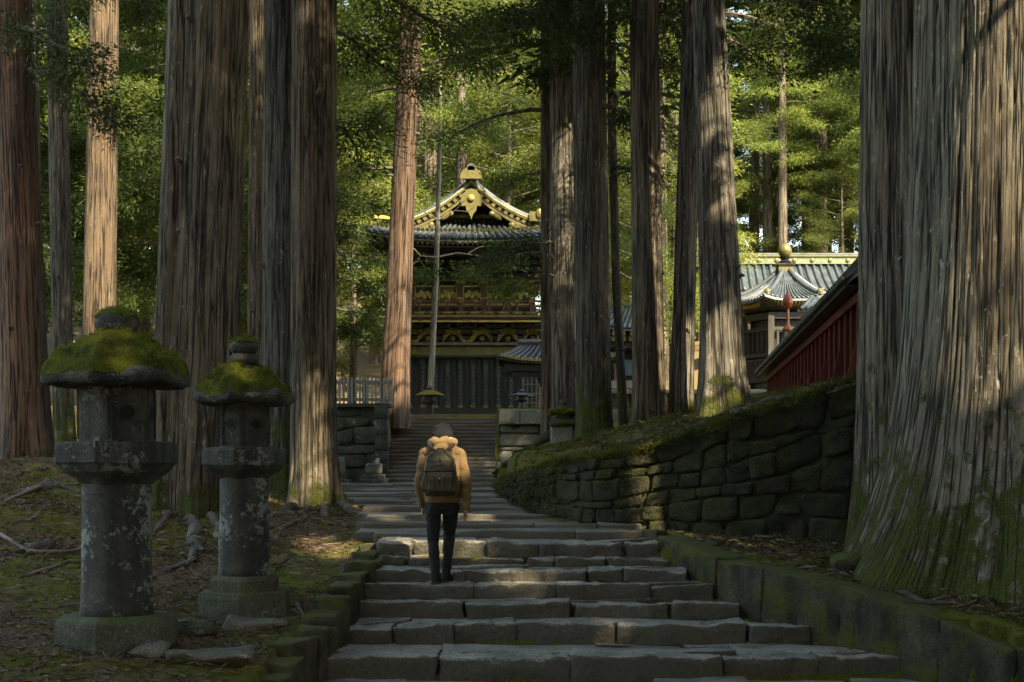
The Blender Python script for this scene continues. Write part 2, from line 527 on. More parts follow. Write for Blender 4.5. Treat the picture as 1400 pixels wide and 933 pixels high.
M['rock'] = stone_mat("boulder", (.06, .056, .046), (.16, .15, .12), 2.5, .8, .7, lichen=(.3, .3, .26), lich_amt=.76, moss=.25)
M['black'] = paint_mat("dark_hollow", (.004, .004, .004), rough=.9, bump=0)
# ---------------------------------------------------------------- terrain
def idw(ctrl, X, Y, power=3.0, soft=.6):
    ctrl = np.array(ctrl, float)
    num = np.zeros_like(X); den = np.zeros_like(X)
    for cx, cy, cz in ctrl:
        w = 1.0 / ((X - cx) ** 2 + (Y - cy) ** 2 + soft) ** (power / 2)
        num += w * cz; den += w
    return num / den
# front edges of the steps: (Z, height of the tread)
STEPS = [(13.1, -1.67), (14.06, -1.482), (14.62, -1.32), (15.0, -1.157), (15.4, -1.03), (15.9, -.924), (16.18, -.757),
         (17.0, -.68), (18.2, -.62), (19.8, -.55), (22.0, -.49), (24.5, -.44), (28.0, -.39), (32.0, -.31), (36.0, -.22)]
LOWEST = (11.9, -1.90)
def path_z(y):
    y = np.asarray(y, float)
    z = np.full_like(y, -2.05)
    z = np.where(y >= LOWEST[0] - .0, LOWEST[1], z)
    for s, h in STEPS:
        z = np.where(y >= s, h, z)
    return z
CTRL_L = [(-2.3, 5, -2.2), (-2.2, 9, -2.0), (-2.3, 11, -1.76), (-2.3, 12.5, -1.54), (-2.25, 14, -1.30), (-2.0, 15.3, -1.02), (-1.95, 16.5, -.78), (-2.1, 18, -.74), (-2.3, 20, -.62),
          (-3.44, 12.4, -1.55), (-2.66, 14, -1.48), (-3.2, 13.2, -1.55), (-3.2, 11.6, -1.6), (-4.4, 12, -1.42), (-4.2, 10.5, -1.6), (-3.2, 9, -1.9), (-4, 14, -1.36),
          (-5.5, 13.6, -1.22), (-5.4, 16, -.88), (-4, 16.4, -.95), (-2.8, 16.4, -.98), (-3.2, 18.2, -.7), (-6.8, 19, -.42), (-4.5, 19.8, -.42), (-3.05, 22, -.44), (-2.6, 24, -.5), (-3.3, 27, -.42),
          (-5.2, 23, .02), (-7, 23, .3), (-9.4, 26, .5), (-12, 26, .5), (-14, 20, .2), (-12, 14, -.8), (-9, 16, -.62), (-8, 12, -1.25), (-8, 30, .55), (-12, 34, .8), (-3.8, 31, -.3), (-4.6, 36, -.2),
          (-4.6, 39.2, -.2), (-6, 36, .2), (-8, 38, 1.0), (-12, 42, 1.5), (-20, 30, .8), (-20, 44, 1.8), (-30, 30, 1.5), (-30, 10, -.5), (-20, 5, -2)]
CTRL_S = [(1.75, 16.2, -.72), (3.05, 14.06, -1.08), (3.75, 13.1, -1.27), (4.5, 12.2, -1.5), (5.3, 11, -1.75), (6.5, 9, -2.1), (1.9, 17.4, -.72), (2.9, 17.2, -.82), (4.1, 17.0, -.92), (3.6, 15.4, -.94), (4.2, 14.2, -1.08), (5.0, 13.2, -1.2), (6.5, 12.5, -1.2), (5.5, 15, -.95), (8, 14, -.8), (9, 10, -1.4), (10, 15, -.5), (12, 8, -1.5), (1.2, 17.9, -.70), (.6, 18.6, -.69)]
# upper right slope, above the retaining wall
CTRL_U = [(-.40, 37, -.1), (-.3, 33, -.1), (-.1, 29, -.03), (.12, 25, .03), (.42, 21, .12), (.8, 19.4, .16), (1.28, 18.5, .17), (1.9, 18.3, .36), (2.7, 18.0, .62), (3.4, 17.9, .85), (4.2, 17.8, 1.13), (6, 17.6, 1.5), (9, 17.2, 1.9),
          (1.67, 29, .72), (1.19, 33, .95), (.86, 34, 1.0), (2.47, 26, .8), (3.5, 24, 1.05), (3.1, 26, 1.1), (2.6, 34, 1.2), (1.6, 22, .45), (.75, 30, .55), (.1, 34, .30), (0.1, 37, .12), (.8, 38, .6), (.1, 39, .1),
          (5, 22, 1.5), (4.3, 20, 1.15), (7, 22, 2.0), (8, 28, 2.1), (5, 30, 1.6), (8, 36, 2.2), (4, 36, 1.5), (12, 20, 2.4), (14, 30, 2.8), (20, 20, 3.2), (20, 36, 3.3), (.2, 40.5, .2), (1.0, 40.5, .6), (3, 40, 1.6), (8, 42, 2.4), (14, 42, 2.9), (30, 20, 4), (30, 40, 4)]
WALL = [(36.0, -.43), (32, -.34), (29.5, -.26), (27.0, -.167), (25, -.03), (23, .12), (21.5, .27), (20.4, .41), (19.4, .66), (18.75, .98), (18.45, 1.35), (18.25, 1.87), (18.0, 2.5), (17.8, 3.2), (17.65, 4.2), (17.45, 6.0), (17.1, 9.0), (16, 16), (14, 30)]
WALL_P = np.array([(x, y) for y, x in WALL])
def poly_dist(X, Y, P):
    d = np.full(X.shape, 1e9)
    for (x0, y0), (x1, y1) in zip(P[:-1], P[1:]):
        dx, dy = x1 - x0, y1 - y0
        t = np.clip(((X - x0) * dx + (Y - y0) * dy) / (dx * dx + dy * dy), 0, 1)
        d = np.minimum(d, np.hypot(X - x0 - t * dx, Y - y0 - t * dy))
    return d
def wall_x(y):
    return np.interp(y, [w[0] for w in WALL[::-1]], [w[1] for w in WALL[::-1]], left=60, right=-.43)
def left_x(y):          # left rim of the stairway
    return np.interp(y, [6, 11.5, 12.6, 14.3, 15.5, 16.5, 18, 20, 22, 26, 30, 36, 39], [-2.2, -2.05, -1.98, -1.84, -1.72, -1.62, -1.9, -2.1, -2.35, -3.0, -3.6, -4.5, -5.0])
def right_x(y):         # right rim of the stairway
    k = 1.68 + (16.2 - y) * .64
    return np.where(y < 16.4, k, np.minimum(wall_x(y), 1.62))
def sstep(a, b, x):
    t = np.clip((x - a) / (b - a), 0, 1)
    return t * t * (3 - 2 * t)
FL_X0, FL_X1 = -3.66, -.44
def ground_z(X, Y, rough=True):
    X = np.asarray(X, float); Y = np.asarray(Y, float)
    zl = idw(CTRL_L, X, Y); zs = idw(CTRL_S, X, Y); zu = idw(CTRL_U, X, Y)
    zp = path_z(Y) - .16
    if rough:
        p = np.stack([X.ravel(), Y.ravel(), np.zeros(X.size)], 1)
        b = fbm(p * .9, 3, 4).reshape(X.shape) * .07 + fbm(p * 3.3, 9, 3).reshape(X.shape) * .035
        zl = zl + b * sstep(0, 1.0, left_x(Y) - X)
        zs = zs + b * .8
        zu = zu + b * sstep(.1, 1.2, poly_dist(X, Y, WALL_P))
    # right of the stairway
    up = np.where(Y > 36, X > FL_X1, X > wall_x(Y))
    dw = poly_dist(X, Y, WALL_P)
    sd = np.where(up, dw, -dw)
    fw = np.where(Y > 36, (X > FL_X1).astype(float), sstep(.10, .34, sd))
    zr = zs * (1 - fw) + zu * fw
    z = np.where(X < left_x(Y), zl, np.where(X > right_x(Y), zr, zp))
    # terrace carrying the gate
    ter = (Y > 41.0) & ((X < FL_X0) | (X > FL_X1)) | (Y > 45.6)
    xx = np.clip(X, -40, 60)
    zt = 1.94 + np.clip(X - 4, 0, 8) * .14 + np.clip(-X - 9, 0, 12) * .02
    hill = np.maximum(0, np.minimum(Y, 150) - 58) * .165 + np.maximum(0, Y - 57) * np.clip(np.abs(X + 1) - 9, 0, 8) * .006
    zt = zt + hill
    fl = (Y > 36) & (X >= FL_X0) & (X <= FL_X1) & (Y <= 45.6)
    z = np.where(fl, -.4 + np.clip((Y - 39.5) * .333, 0, 2.1) - .3, z)
    lf = (Y > 36) & (X < FL_X0) & (Y <= 41.0)
    z = np.where(lf, np.where(X > -5.6, np.where(X > left_x(Y), -.36, zl), zl), z)
    z = np.where(ter, zt, z)
    far = (np.abs(X) > 25) | (Y < 3)
    return z
def gz(x, y):
    return float(ground_z(np.array([[x]]), np.array([[y]]))[0, 0])

def ground_mat():
    m, t, b, out = NT("forest_floor")
    P = t.nodes.new("ShaderNodeNewGeometry").outputs["Position"]
    big = _noise(t, P, .75, 5, .6)
    mid = _noise(t, P, 4.0, 6, .68)
    fin = _noise(t, P, 30.0, 5, .7)
    lit = _ramp(t, fin, [(.28, (.024, .016, .011)), (.5, (.09, .056, .034)), (.72, (.22, .15, .095))]).outputs[0]
    mc = _mix(t, _noise(t, P, 11, 5, .7), (.038, .044, .007), (.145, .145, .018))
    mc = _mix(t, 1.0, mc, _ramp(t, _noise(t, P, 60, 3), [(.3, (.5, .5, .5)), (.75, (1.5, 1.5, 1.5))]).outputs[0], 'MULTIPLY')
    f = _math(t, 'ADD', big, _math(t, 'MULTIPLY', _math(t, 'SUBTRACT', mid, .5), .9))
    sp = t.nodes.new("ShaderNodeSeparateXYZ"); t.links.new(P, sp.inputs[0])
    # the right-hand slope is more mossy than the left bank; beyond the gate dry litter covers the hill
    fr = _math(t, 'MULTIPLY', _ramp(t, _math(t, 'DIVIDE', _math(t, 'ADD', sp.outputs[0], 2.0), 4.0), [(.3, (0, 0, 0)), (.7, (1, 1, 1))]).outputs[0], .12)
    f = _math(t, 'ADD', f, fr)
    mm = _ramp(t, f, [(.415, (0, 0, 0)), (.55, (1, 1, 1))]).outputs[0]
    c = _mix(t, mm, lit, mc)
    dry = _mix(t, fin, (.10, .07, .035), (.26, .20, .11))
    fd = _ramp(t, _math(t, 'DIVIDE', sp.outputs[1], 100.0), [(.50, (0, 0, 0)), (.56, (1, 1, 1))]).outputs[0]
    c = _mix(t, fd, c, dry)
    t.links.new(c, b.inputs["Base Color"])
    b.inputs["Roughness"].default_value = .95
    b.inputs["Specular IOR Level"].default_value = .15
    bp = _n(t, "ShaderNodeBump", Strength=1.0, Distance=.05)
    h = _math(t, 'ADD', mid, _math(t, 'MULTIPLY', fin, .6))
    t.links.new(h, bp.inputs["Height"]); t.links.new(bp.outputs[0], b.inputs["Normal"])
    return m
M['ground'] = ground_mat()
gx = np.concatenate([np.linspace(-900, -170, 6), np.linspace(-140, -34, 16), np.linspace(-30, -10.5, 40), np.arange(-10, 8.01, .11), np.linspace(8.5, 32, 44), np.linspace(36, 140, 16), np.linspace(170, 900, 6)])
gy = np.concatenate([np.linspace(-900, -60, 8), np.linspace(-40, 7, 24), np.arange(7.3, 28, .11), np.arange(28, 47.5, .16), np.arange(48, 100, 1.0), np.linspace(102, 200, 30), np.linspace(230, 900, 6)])
GX, GY = np.meshgrid(gx, gy, indexing='ij')
GZ = ground_z(np.clip(GX, -60, 60), np.clip(GY, -20, 190))
nx_, ny_ = len(gx), len(gy)
ii = np.arange(nx_ * ny_).reshape(nx_, ny_)
gf = np.stack([ii[:-1, :-1].ravel(), ii[1:, :-1].ravel(), ii[1:, 1:].ravel(), ii[:-1, 1:].ravel()], 1)
ground = np_obj("ground", np.stack([GX.ravel(), GY.ravel(), GZ.ravel()], 1), gf, M['ground'], None, True)
tag(ground, "mossy forest floor with brown litter either side of the stairway", None, None, "structure")

# ---------------------------------------------------------------- the stone stairway
stair = empty("stone_stairway", (0, 12, -2), "worn grey stone stairway rising between mossy kerbs")
stair["kind"] = "structure"
JOINTS = {0: [430, 600, 780, 990, 1118, 1256], 1: [452, 538, 620, 705, 843, 1023, 1113], 2: [472, 636, 782, 919, 1014], 3: [486, 647, 761, 888, 972], 4: [498, 630, 714, 804, 853, 942],
          5: [508, 557, 648, 717, 759, 828, 918], 6: [515, 564, 668, 738, 853, 904]}
rs = np.random.RandomState(5)
def step_row(i, Z, top, below, Znext, joints):
    rise = top - below
    for k in range(len(joints) - 1):
        x0, x1 = ax(joints[k], Z), ax(joints[k + 1], Z)
        dp = min(max(.34, (Znext - Z) * rs.uniform(.5, .8)), .62)
        dz = rs.uniform(-.012, .012); dy = rs.uniform(-.05, .05)
        h = rise + .12
        rock_obj("step_stone", M['step'], stair, ((x0 + x1) / 2, Z + dy + dp / 2, top + dz - h / 2), (x1 - x0 - .012, dp, h), res=.06, rnd=.024, amp=.022, fr=7.0, corner=.026, mx=34, low=.020)
    # flagstones behind the edge stones
    y0 = Z + .30
    while y0 < Znext + .10:
        d = rs.uniform(.4, .75)
        if y0 + d > Znext - .05: d = Znext + .16 - y0
        if d < .12: break
        x = max(ax(joints[0], Z), float(left_x(y0)) - .05)
        xe = float(right_x(y0 + d / 2)) + .03
        while x < xe - .1:
            w = rs.uniform(.6, 1.9)
            if x + w > xe - .35: w = xe - x
            rock_obj("paving_stone", M['step'], stair, (x + w / 2, y0 + d / 2, top - .077 + rs.uniform(-.012, .004)), (w - .004, d + .01, .16), res=.12, rnd=.012, amp=.010, fr=3, corner=.035, mx=12)
            x += w
        y0 += d
for i in range(7):
    Z, top = STEPS[i]
    below = LOWEST[1] if i == 0 else STEPS[i - 1][1]
    step_row(i, Z, top, below, STEPS[i + 1][0], JOINTS[i])
# the lowest tread, cut by the bottom of the picture
y0 = 12.5
x = ax(425, 12.7)
while x < 4.4:
    w = rs.uniform(.7, 1.2)
    rock_obj("paving_stone", M['step'], stair, (x + w / 2, y0 + .15, LOWEST[1] - .09 + rs.uniform(-.02, .01)), (w - .02, 1.0, .2), res=.14, rnd=.03, amp=.015, corner=.05)
    x += w
# the broad shallow steps above
for i in range(7, 15):
    Z, top = STEPS[i]
    below = STEPS[i - 1][1]
    Zn = STEPS[i + 1][0] if i < 14 else 39.6
    xl, xr = float(left_x(Z)) + .02, float(right_x(Z)) + .05
    x = xl
    while x < xr - .05:
        w = rs.uniform(.7, 1.7) * (1 + (Z - 16) * .03)
        if x + w > xr - .4: w = xr - x
        dz = rs.uniform(-.012, .012)
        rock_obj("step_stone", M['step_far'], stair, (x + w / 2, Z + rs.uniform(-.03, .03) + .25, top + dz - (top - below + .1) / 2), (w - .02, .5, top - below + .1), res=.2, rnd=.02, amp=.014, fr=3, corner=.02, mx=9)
        x += w
    y0 = Z + .5
    while y0 < Zn:
        d = min(rs.uniform(.8, 1.4), Zn + .1 - y0)
        if d < .15: break
        x = float(left_x(y0 + d / 2)) - .05; xe = float(right_x(y0 + d / 2)) + .1
        while x < xe - .05:
            w = rs.uniform(.8, 1.9)
            if x + w > xe - .4: w = xe - x
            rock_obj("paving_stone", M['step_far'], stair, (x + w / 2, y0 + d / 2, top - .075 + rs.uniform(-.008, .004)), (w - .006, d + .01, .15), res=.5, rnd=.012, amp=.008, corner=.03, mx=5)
            x += w
        y0 += d

# ---------------------------------------------------------------- kerbs
def kerb(name, pts, width, depth, label, mat, lens):
    """pts: (x, y, ztop) along the kerb; blocks laid end to end, each a stone of its own"""
    P = np.array(pts, float)
    root = empty(name, P[0] - np.array([0, 0, depth]), label, "kerb")
    seg = np.linalg.norm(np.diff(P[:, :2], axis=0), axis=1)
    S = np.concatenate([[0], np.cumsum(seg)])
    s = 0.0
    k = 0
    while s < S[-1] - .05:
        l = lens[k % len(lens)] * rs.uniform(.9, 1.1)
        e = min(S[-1], s + l)
        a = np.array([np.interp(s, S, P[:, j]) for j in range(3)])
        b = np.array([np.interp(e, S, P[:, j]) for j in range(3)])
        d = b - a
        L = np.linalg.norm(d[:2])
        ux = np.array([d[0] / L, d[1] / L, d[2] / L])
        uy = np.array([-d[1] / L, d[0] / L, 0])
        c = (a + b) / 2 - np.array([0, 0, depth / 2 + rs.uniform(-.006, .008)]) + uy * rs.uniform(-.015, .015)
        rock_obj("kerb_stone", mat, root, c, (L + .004, width * rs.uniform(.96, 1.04), depth), frame=[ux, uy, (0, 0, 1)], res=.08, rnd=.020, amp=.020, fr=5.0, corner=.012, mx=16)
        s = e; k += 1
    return root
kr = []
for (px, py, Z) in ((905, 731, 16.35), (980, 763, 15.05), (1043, 778, 14.55), (1118, 795, 14.02), (1207, 815, 13.35), (1274, 843, 12.8), (1400, 888, 12.05), (1480, 915, 11.6)):
    p = at(px, py, Z)
    kr.append((p[0] + .12, p[1] + .10, p[2]))
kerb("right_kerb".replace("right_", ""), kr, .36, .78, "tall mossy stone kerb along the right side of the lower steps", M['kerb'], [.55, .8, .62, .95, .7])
kl = []
for (px, py, Z) in ((345, 942, 11.35), (362, 915, 11.75), (395, 880, 12.5), (430, 846, 13.1), (452, 815, 13.8), (470, 788, 14.5), (487, 766, 15.2), (505, 747, 16.0), (517, 733, 16.9)):
    kl.append(tuple(at(px, py, Z)))
root = empty("kerb", (kl[0][0], kl[0][1], kl[0][2] - .4), "stepped mossy block kerb along the left side of the lower steps", "kerb")
P = np.array(kl)
for k, t0 in enumerate(np.linspace(0, 1, 13)[:-1]):
    t1 = t0 + 1 / 12
    idx = np.linspace(0, 1, len(P))
    a = np.array([np.interp(t0, idx, P[:, j]) for j in range(3)]); b = np.array([np.interp(t1, idx, P[:, j]) for j in range(3)])
    d = b - a; L = np.linalg.norm(d[:2])
    zt = (a[2] * .45 + b[2] * .55) - .07 + rs.uniform(-.02, .02)
    rock_obj("kerb_stone", M['kerb'], root, ((a[0] + b[0]) / 2 + rs.uniform(-.03, .03), (a[1] + b[1]) / 2, zt - .24), (L * 1.0, .29 * rs.uniform(.85, 1.15), .48), frame=[(d[0] / L, d[1] / L, 0), (-d[1] / L, d[0] / L, 0), (0, 0, 1)], res=.08, rnd=.022, amp=.026, fr=4.6, corner=.02)

# ---------------------------------------------------------------- retaining walls
def stone_wall(name, base, top, rows, lens, label, mat, batter=.10, thick=.35, res=6, bulge=.06, cat="wall", seed=3, backing=None, outward=1, top_moss=None, irregular=.25, gap=.016):
    """base/top: same-length polylines; stones are laid in courses between them"""
    rw = np.random.RandomState(seed)
    B = np.array(base, float); T = np.array(top, float)
    root = empty(name, B[0], label, cat)
    seg = np.linalg.norm(np.diff(B[:, :2], axis=0), axis=1)
    S = np.concatenate([[0], np.cumsum(seg)])
    Lw = S[-1]
    def pos(s, t):
        s = min(max(s, 0), Lw)
        return np.array([np.interp(s, S, B[:, j]) * (1 - t) + np.interp(s, S, T[:, j]) * t for j in range(3)])
    def nrm(s):
        a, b = pos(s - .2, .5), pos(s + .2, .5)
        d = b - a
        n = np.array([d[1], -d[0], 0]) * outward
        return n / (np.linalg.norm(n) + 1e-9)
    cuts = np.cumsum([0] + list(rows)) / sum(rows)
    for r in range(len(rows)):
        s = -rw.uniform(0, .3)
        while s < Lw - .02:
            hh = np.linalg.norm(pos(max(s, 0), 0) - pos(max(s, 0), 1)) * rows[r] / sum(rows)
            l = rw.uniform(*lens) * (.6 + .8 * min(1.2, hh / .35)) * max(1, pos(s, 0)[1] / 21)
            e = min(Lw, s + l)
            if Lw - e < .2: e = Lw
            s0 = max(s, 0)
            if e - s0 < .06: s = e; continue
            wob = lambda q: irregular * (rows[r] / sum(rows)) * .5 * n1(q * 1.7, r * 3.1 + seed, 0, 8)
            t0a, t0b = cuts[r], cuts[r]
            t1a, t1b = cuts[r + 1], cuts[r + 1]
            if r > 0:
                t0a += irregular / len(rows) * n1(s0 * 1.3, r * 5.7, seed, 8) * .5; t0b += irregular / len(rows) * n1(e * 1.3, r * 5.7, seed, 8) * .5
            if r < len(rows) - 1:
                t1a += irregular / len(rows) * n1(s0 * 1.3, (r + 1) * 5.7, seed, 8) * .5; t1b += irregular / len(rows) * n1(e * 1.3, (r + 1) * 5.7, seed, 8) * .5
            else:
                dz = rw.uniform(-.06, .05); t1a += dz; t1b += dz + rw.uniform(-.03, .03)
            tilt = rw.uniform(-.04, .04)
            n = nrm((s0 + e) / 2)
            off = n * rw.uniform(-.02, .03)
            n = n + np.array((rw.uniform(-.16, .16), rw.uniform(-.16, .16), rw.uniform(-.1, .2)))
            v, f = patch_stone(pos(s0, t0a) + off, pos(e, t0b) + off, pos(e + tilt, t1b) + off, pos(s0 + tilt, t1a) + off, n, thick, res, int(rw.randint(9999)), bulge * rw.uniform(.6, 1.3), gap, .026)
            np_obj("wall_stone", v, f, mat, root, True)
            s = e
    # earth core behind the joints
    N = 60
    vs, fs = [], []
    for k in range(N + 1):
        s = Lw * k / N
        n = nrm(s)
        vs.append(pos(s, 0) - n * .03 - np.array([0, 0, .3])); vs.append(pos(s, .97) - n * .03); vs.append(pos(s, .97) - n * .42); 
        if k < N:
            o = k * 3
            fs.append((o, o + 3, o + 4, o + 1)); fs.append((o + 1, o + 4, o + 5, o + 2))
    MB().add(vs, fs).build("core", M['core'], root)
    return root
M['core'] = paint_mat("joint_earth", (.016, .016, .008), (.04, .040, .016), rough=.95, bump=.4)
# big mossy wall right of the stairway
wb, wt = [], []
for (px, pb, pt, Z) in ((677, 676, 661, 36.0), (681, 680, 659, 31.5), (688, 687, 655, 27.0), (702, 694, 651, 24.0), (715, 700, 648, 22.2), (739, 710, 641, 20.4), (765, 718, 633, 19.3), (800, 727, 630, 18.7), (845, 729, 622, 18.4), (900, 730, 610, 18.2), (960, 736, 590, 18.0), (1020, 742, 566, 17.8), (1095, 748, 545, 17.7), (1165, 756, 520, 17.6), (1300, 765, 470, 17.4), (1420, 775, 430, 17.2)):
    b = at(px, pb, Z); t_ = at(px, pt, Z)
    if px >= 900: t_ = at(px, pt, Z + .18)
    b[2] -= .06
    wb.append(b); wt.append(t_)
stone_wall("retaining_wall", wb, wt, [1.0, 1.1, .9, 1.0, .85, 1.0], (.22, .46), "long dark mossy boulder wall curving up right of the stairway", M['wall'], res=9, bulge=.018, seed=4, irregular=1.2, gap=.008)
# second low wall, further up beside the wooden flight
wb, wt = [], []
for (px, pb, pt, Z) in ((676, 660, 646, 37.8), (695, 658, 632, 36.5), (715, 652, 615, 35.2), (738, 645, 596, 34.2), (756, 640, 580, 33.2)):
    wb.append(at(px, pb, Z)); wt.append(at(px, pt, Z))
stone_wall("retaining_wall", wb, wt, [1, .9, .8], (.5, 1.0), "short mossy wall rising steeply beside the foot of the wooden flight", M['wall'], seed=9, bulge=.07)
# pale masonry right of the wooden flight
def masonry(name, Z, px0, px1, pb, pt, rows, lens, label, mat, seed, cap=None):
    b = [at(px, pb, Z) for px in np.linspace(px0, px1, 8)]
    t_ = [at(px, pt, Z + .12) for px in np.linspace(px0, px1, 8)]
    return stone_wall(name, b, t_, rows, lens, label, mat, seed=seed, res=7, bulge=.04, irregular=1.3, gap=.012)
w = masonry("masonry_wall", 40.9, 682, 840, 640, 580, [1.1, 1.0, .8, 1.0], (.45, .95), "pale fitted stone wall right of the wooden flight under the shed", M['wall_pale'], 12)
for k in range(6):
    x0 = ax(682, 40.8) + k * .62
    rock_obj("coping_stone", M['wall_pale'], w, (x0 + .3, 41.1, az(570, 40.8)), (.60, .75, .42), res=.14, rnd=.03, amp=.02)
w = masonry("masonry_wall", 40.2, 380, 528, 662, 556, [1.2, .9, 1.0, .8, .9, .7], (.3, .75), "dark lichen spotted stone wall left of the wooden flight under the fence", M['wall_dark'], 15)
for k in range(5):
    rock_obj("coping_stone", M['wall_dark'], w, (ax(528, 40.2) - .14, 40.35, -.2 + .45 * k + .22), (.36, .5, .44), res=.14, rnd=.02, amp=.012)
MB().box((ax(454, 40.3) , 40.6, 1.98), (3.3, .9, .10)).build("coping", M['wall_dark'], w)
# small stone posts on plinths at the foot of that wall
for (pxa, pxb, pyt, lab) in ((452, 472, 626, "short stone post on a stepped plinth, the one close beside the big left cedar root"), (499, 523, 634, "short pale stone post on a stepped plinth just left of the handrail")):
    Z = 39.2
    xa, xb = ax(pxa, Z), ax(pxb, Z)
    c = (xa + xb) / 2
    r_ = empty("stone_post", (c, Z, -.25), lab, "stone post")
    rock_obj("shaft", M['rock'], r_, (c, Z, az((pyt + 648) / 2, Z)), (xb - xa - .05, .36, az(pyt, Z) - az(648, Z)), res=.1, rnd=.03, amp=.015)
    rock_obj("plinth", M['wall_dark'], r_, (c, Z, az(651, Z) - .02), (xb - xa + .12, .52, .13), res=.15, rnd=.02, amp=.01)
    rock_obj("plinth", M['wall_dark'], r_, (c, Z, az(657, Z) - .04), (xb - xa + .28, .70, .16), res=.15, rnd=.02, amp=.01)

# ---------------------------------------------------------------- the wooden flight
M['wood_step'] = paint_mat("weathered_board", (.085, .072, .056), (.18, .155, .12), rough=.75, bump=.5, scale=3, stretch=(.6, 6, 6), fine=30)
M['wood_grey'] = paint_mat("grey_wood", (.14, .135, .125), (.25, .24, .22), rough=.8, bump=.4, scale=4, stretch=(4, 4, .6))
wf = empty("wooden_stairway", (-2.05, 39.5, -.2), "long straight flight of dark timber steps climbing to the gate", "stairway")
NS = 18
for k in range(NS):
    z = -.2 + (k + 1) * .12
    y = 39.5 + k * .361
    o = MB()
    o.box(((FL_X0 + FL_X1) / 2 + rs.uniform(-.01, .01), y + .20, z - .028), (FL_X1 - FL_X0, .40, .055), rx=rs.uniform(-.012, .012), ry=rs.uniform(-.002, .002))
    o.build("tread_board", M['wood_step'], wf)
    MB().box(((FL_X0 + FL_X1) / 2, y + .045, z - .09), (FL_X1 - FL_X0 - .02, .03, .075)).build("riser_board", M['wood_step'], wf)
for x, lab in ((FL_X0 - .07, 1), (FL_X1 + .07, 0)):
    MB().bar((x, 39.4, -.35), (x, 46.2, 1.93), .09, .42).build("stringer", M['wood_step'], wf)
hr = empty("handrail", (FL_X0 - .12, 39.4, -.2), "grey timber handrail along the left edge of the wooden flight", "handrail")
MB().bar((FL_X0 - .12, 39.2, .1), (FL_X0 - .12, 46.2, 2.45), .10, .16).build("rail", M['wood_grey'], hr)
for k in range(4):
    t = k / 3
    y = 39.3 + 6.7 * t
    MB().box((FL_X0 - .12, y, -.4 + 2.3 * t + .3), (.09, .09, 1.0)).build("post", M['wood_grey'], hr)
# ---------------------------------------------------------------- trees
M['bark_brown'] = bark_mat("cedar_bark_brown", (.034, .028, .019), (.145, .12, .085), (.15, .09, .06), .35, lichen=(.24, .23, .19), lich=.74, moss_h=1.1, moss_top=.55)
M['bark_red'] = bark_mat("cedar_bark_red", (.045, .028, .020), (.16, .105, .075), (.20, .10, .062), .6, moss_h=1.0, moss_top=.3)
M['bark_tan'] = bark_mat("cedar_bark_tan", (.062, .045, .031), (.175, .132, .092), (.16, .095, .06), .55, lichen=(.4, .36, .3), lich=.76, scale=.8, bump=.8)
M['bark_pink'] = bark_mat("cedar_bark_pinkish", (.055, .036, .028), (.165, .115, .085), (.19, .105, .072), .6, lichen=(.3, .27, .22), lich=.76, scale=.8)
M['bark_grey'] = bark_mat("cedar_bark_grey", (.05, .044, .037), (.19, .172, .142), (.17, .11, .08), .35, lichen=(.34, .33, .29), lich=.67, moss_h=.95, moss_top=.9)
M['bark_giant'] = bark_mat("giant_cedar_bark", (.065, .055, .042), (.255, .225, .175), (.11, .075, .048), .55, lichen=(.36, .36, .32), lich=.68, moss_h=.38, moss_top=1.95, scale=.85, bump=1.0)
M['bark_dark'] = bark_mat("dark_mossy_bark", (.035, .030, .022), (.115, .10, .078), None, lichen=(.25, .25, .22), lich=.70, moss_h=.4, moss_top=2.2)
M['bark_pale'] = bark_mat("pale_smooth_bark", (.15, .14, .115), (.30, .28, .235), None, lichen=(.4, .39, .34), lich=.68, bump=.3, gap=(.1, .09, .075))
M['bark_far'] = bark_mat("far_cedar_bark", (.09, .074, .058), (.26, .22, .175), (.2, .14, .10), .3)
M['twig'] = paint_mat("twig_bark", (.06, .048, .036), (.14, .115, .09), rough=.9, bump=.3, scale=8)
M['twig_pale'] = paint_mat("bare_twig", (.25, .22, .17), (.40, .36, .28), rough=.9, bump=.2, scale=8)
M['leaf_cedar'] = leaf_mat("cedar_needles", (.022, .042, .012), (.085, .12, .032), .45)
M['leaf_sun'] = leaf_mat("sunny_cedar_needles", (.042, .076, .018), (.20, .255, .066), .38, .55)  # brighter copy of the cedar needles, sunlight put into the colour
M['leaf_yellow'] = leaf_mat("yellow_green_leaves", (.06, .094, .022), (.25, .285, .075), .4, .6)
M['leaf_dark'] = leaf_mat("shaded_cedar_needles", (.012, .024, .008), (.042, .062, .016), .35)  # darker copy of the cedar needles, shade put into the colour

HOLES = []  # sun patches shaped by gaps cut into the crowns along sun rays
HR = np.random.RandomState(99)
def hole(px, py, Z, r, keep=0.0): HOLES.append((at(px, py, Z), r, keep))
for py in range(10, 440, 42): hole(138 - (py > 200) * 3, py, 35.6, .62)
for py, r in ((540, .12), (575, .22), (610, .30), (645, .2)): hole(432, py, 21.6, r)
hole(462, 738, 17.0, .30); hole(432, 726, 17.6, .22); hole(445, 752, 16.3, .16)
hole(632, 746, 16.35, .24); hole(565, 755, 16.3, .2); hole(705, 786, 15.4, .16); hole(770, 785, 15.4, .10); hole(470, 690, 22, .25); hole(560, 700, 20, .35); hole(640, 706, 20, .3)
for px, py, r in ((1330, 30, .6), (1285, 70, .45), (1370, 120, .55), (1395, 40, .6), (1260, 20, .4), (1395, 260, .35), (1320, 150, .25), (1390, 380, .25)): hole(px, py, 13.9, r)
for px, py in ((1360, 60), (1380, 200), (1395, 330), (1330, 150), (1400, 440)): hole(px, py, 13.8, .75, .16)
for py in range(200, 540, 34): hole(556 - (py - 200) * .03, py, 43.6, .85)
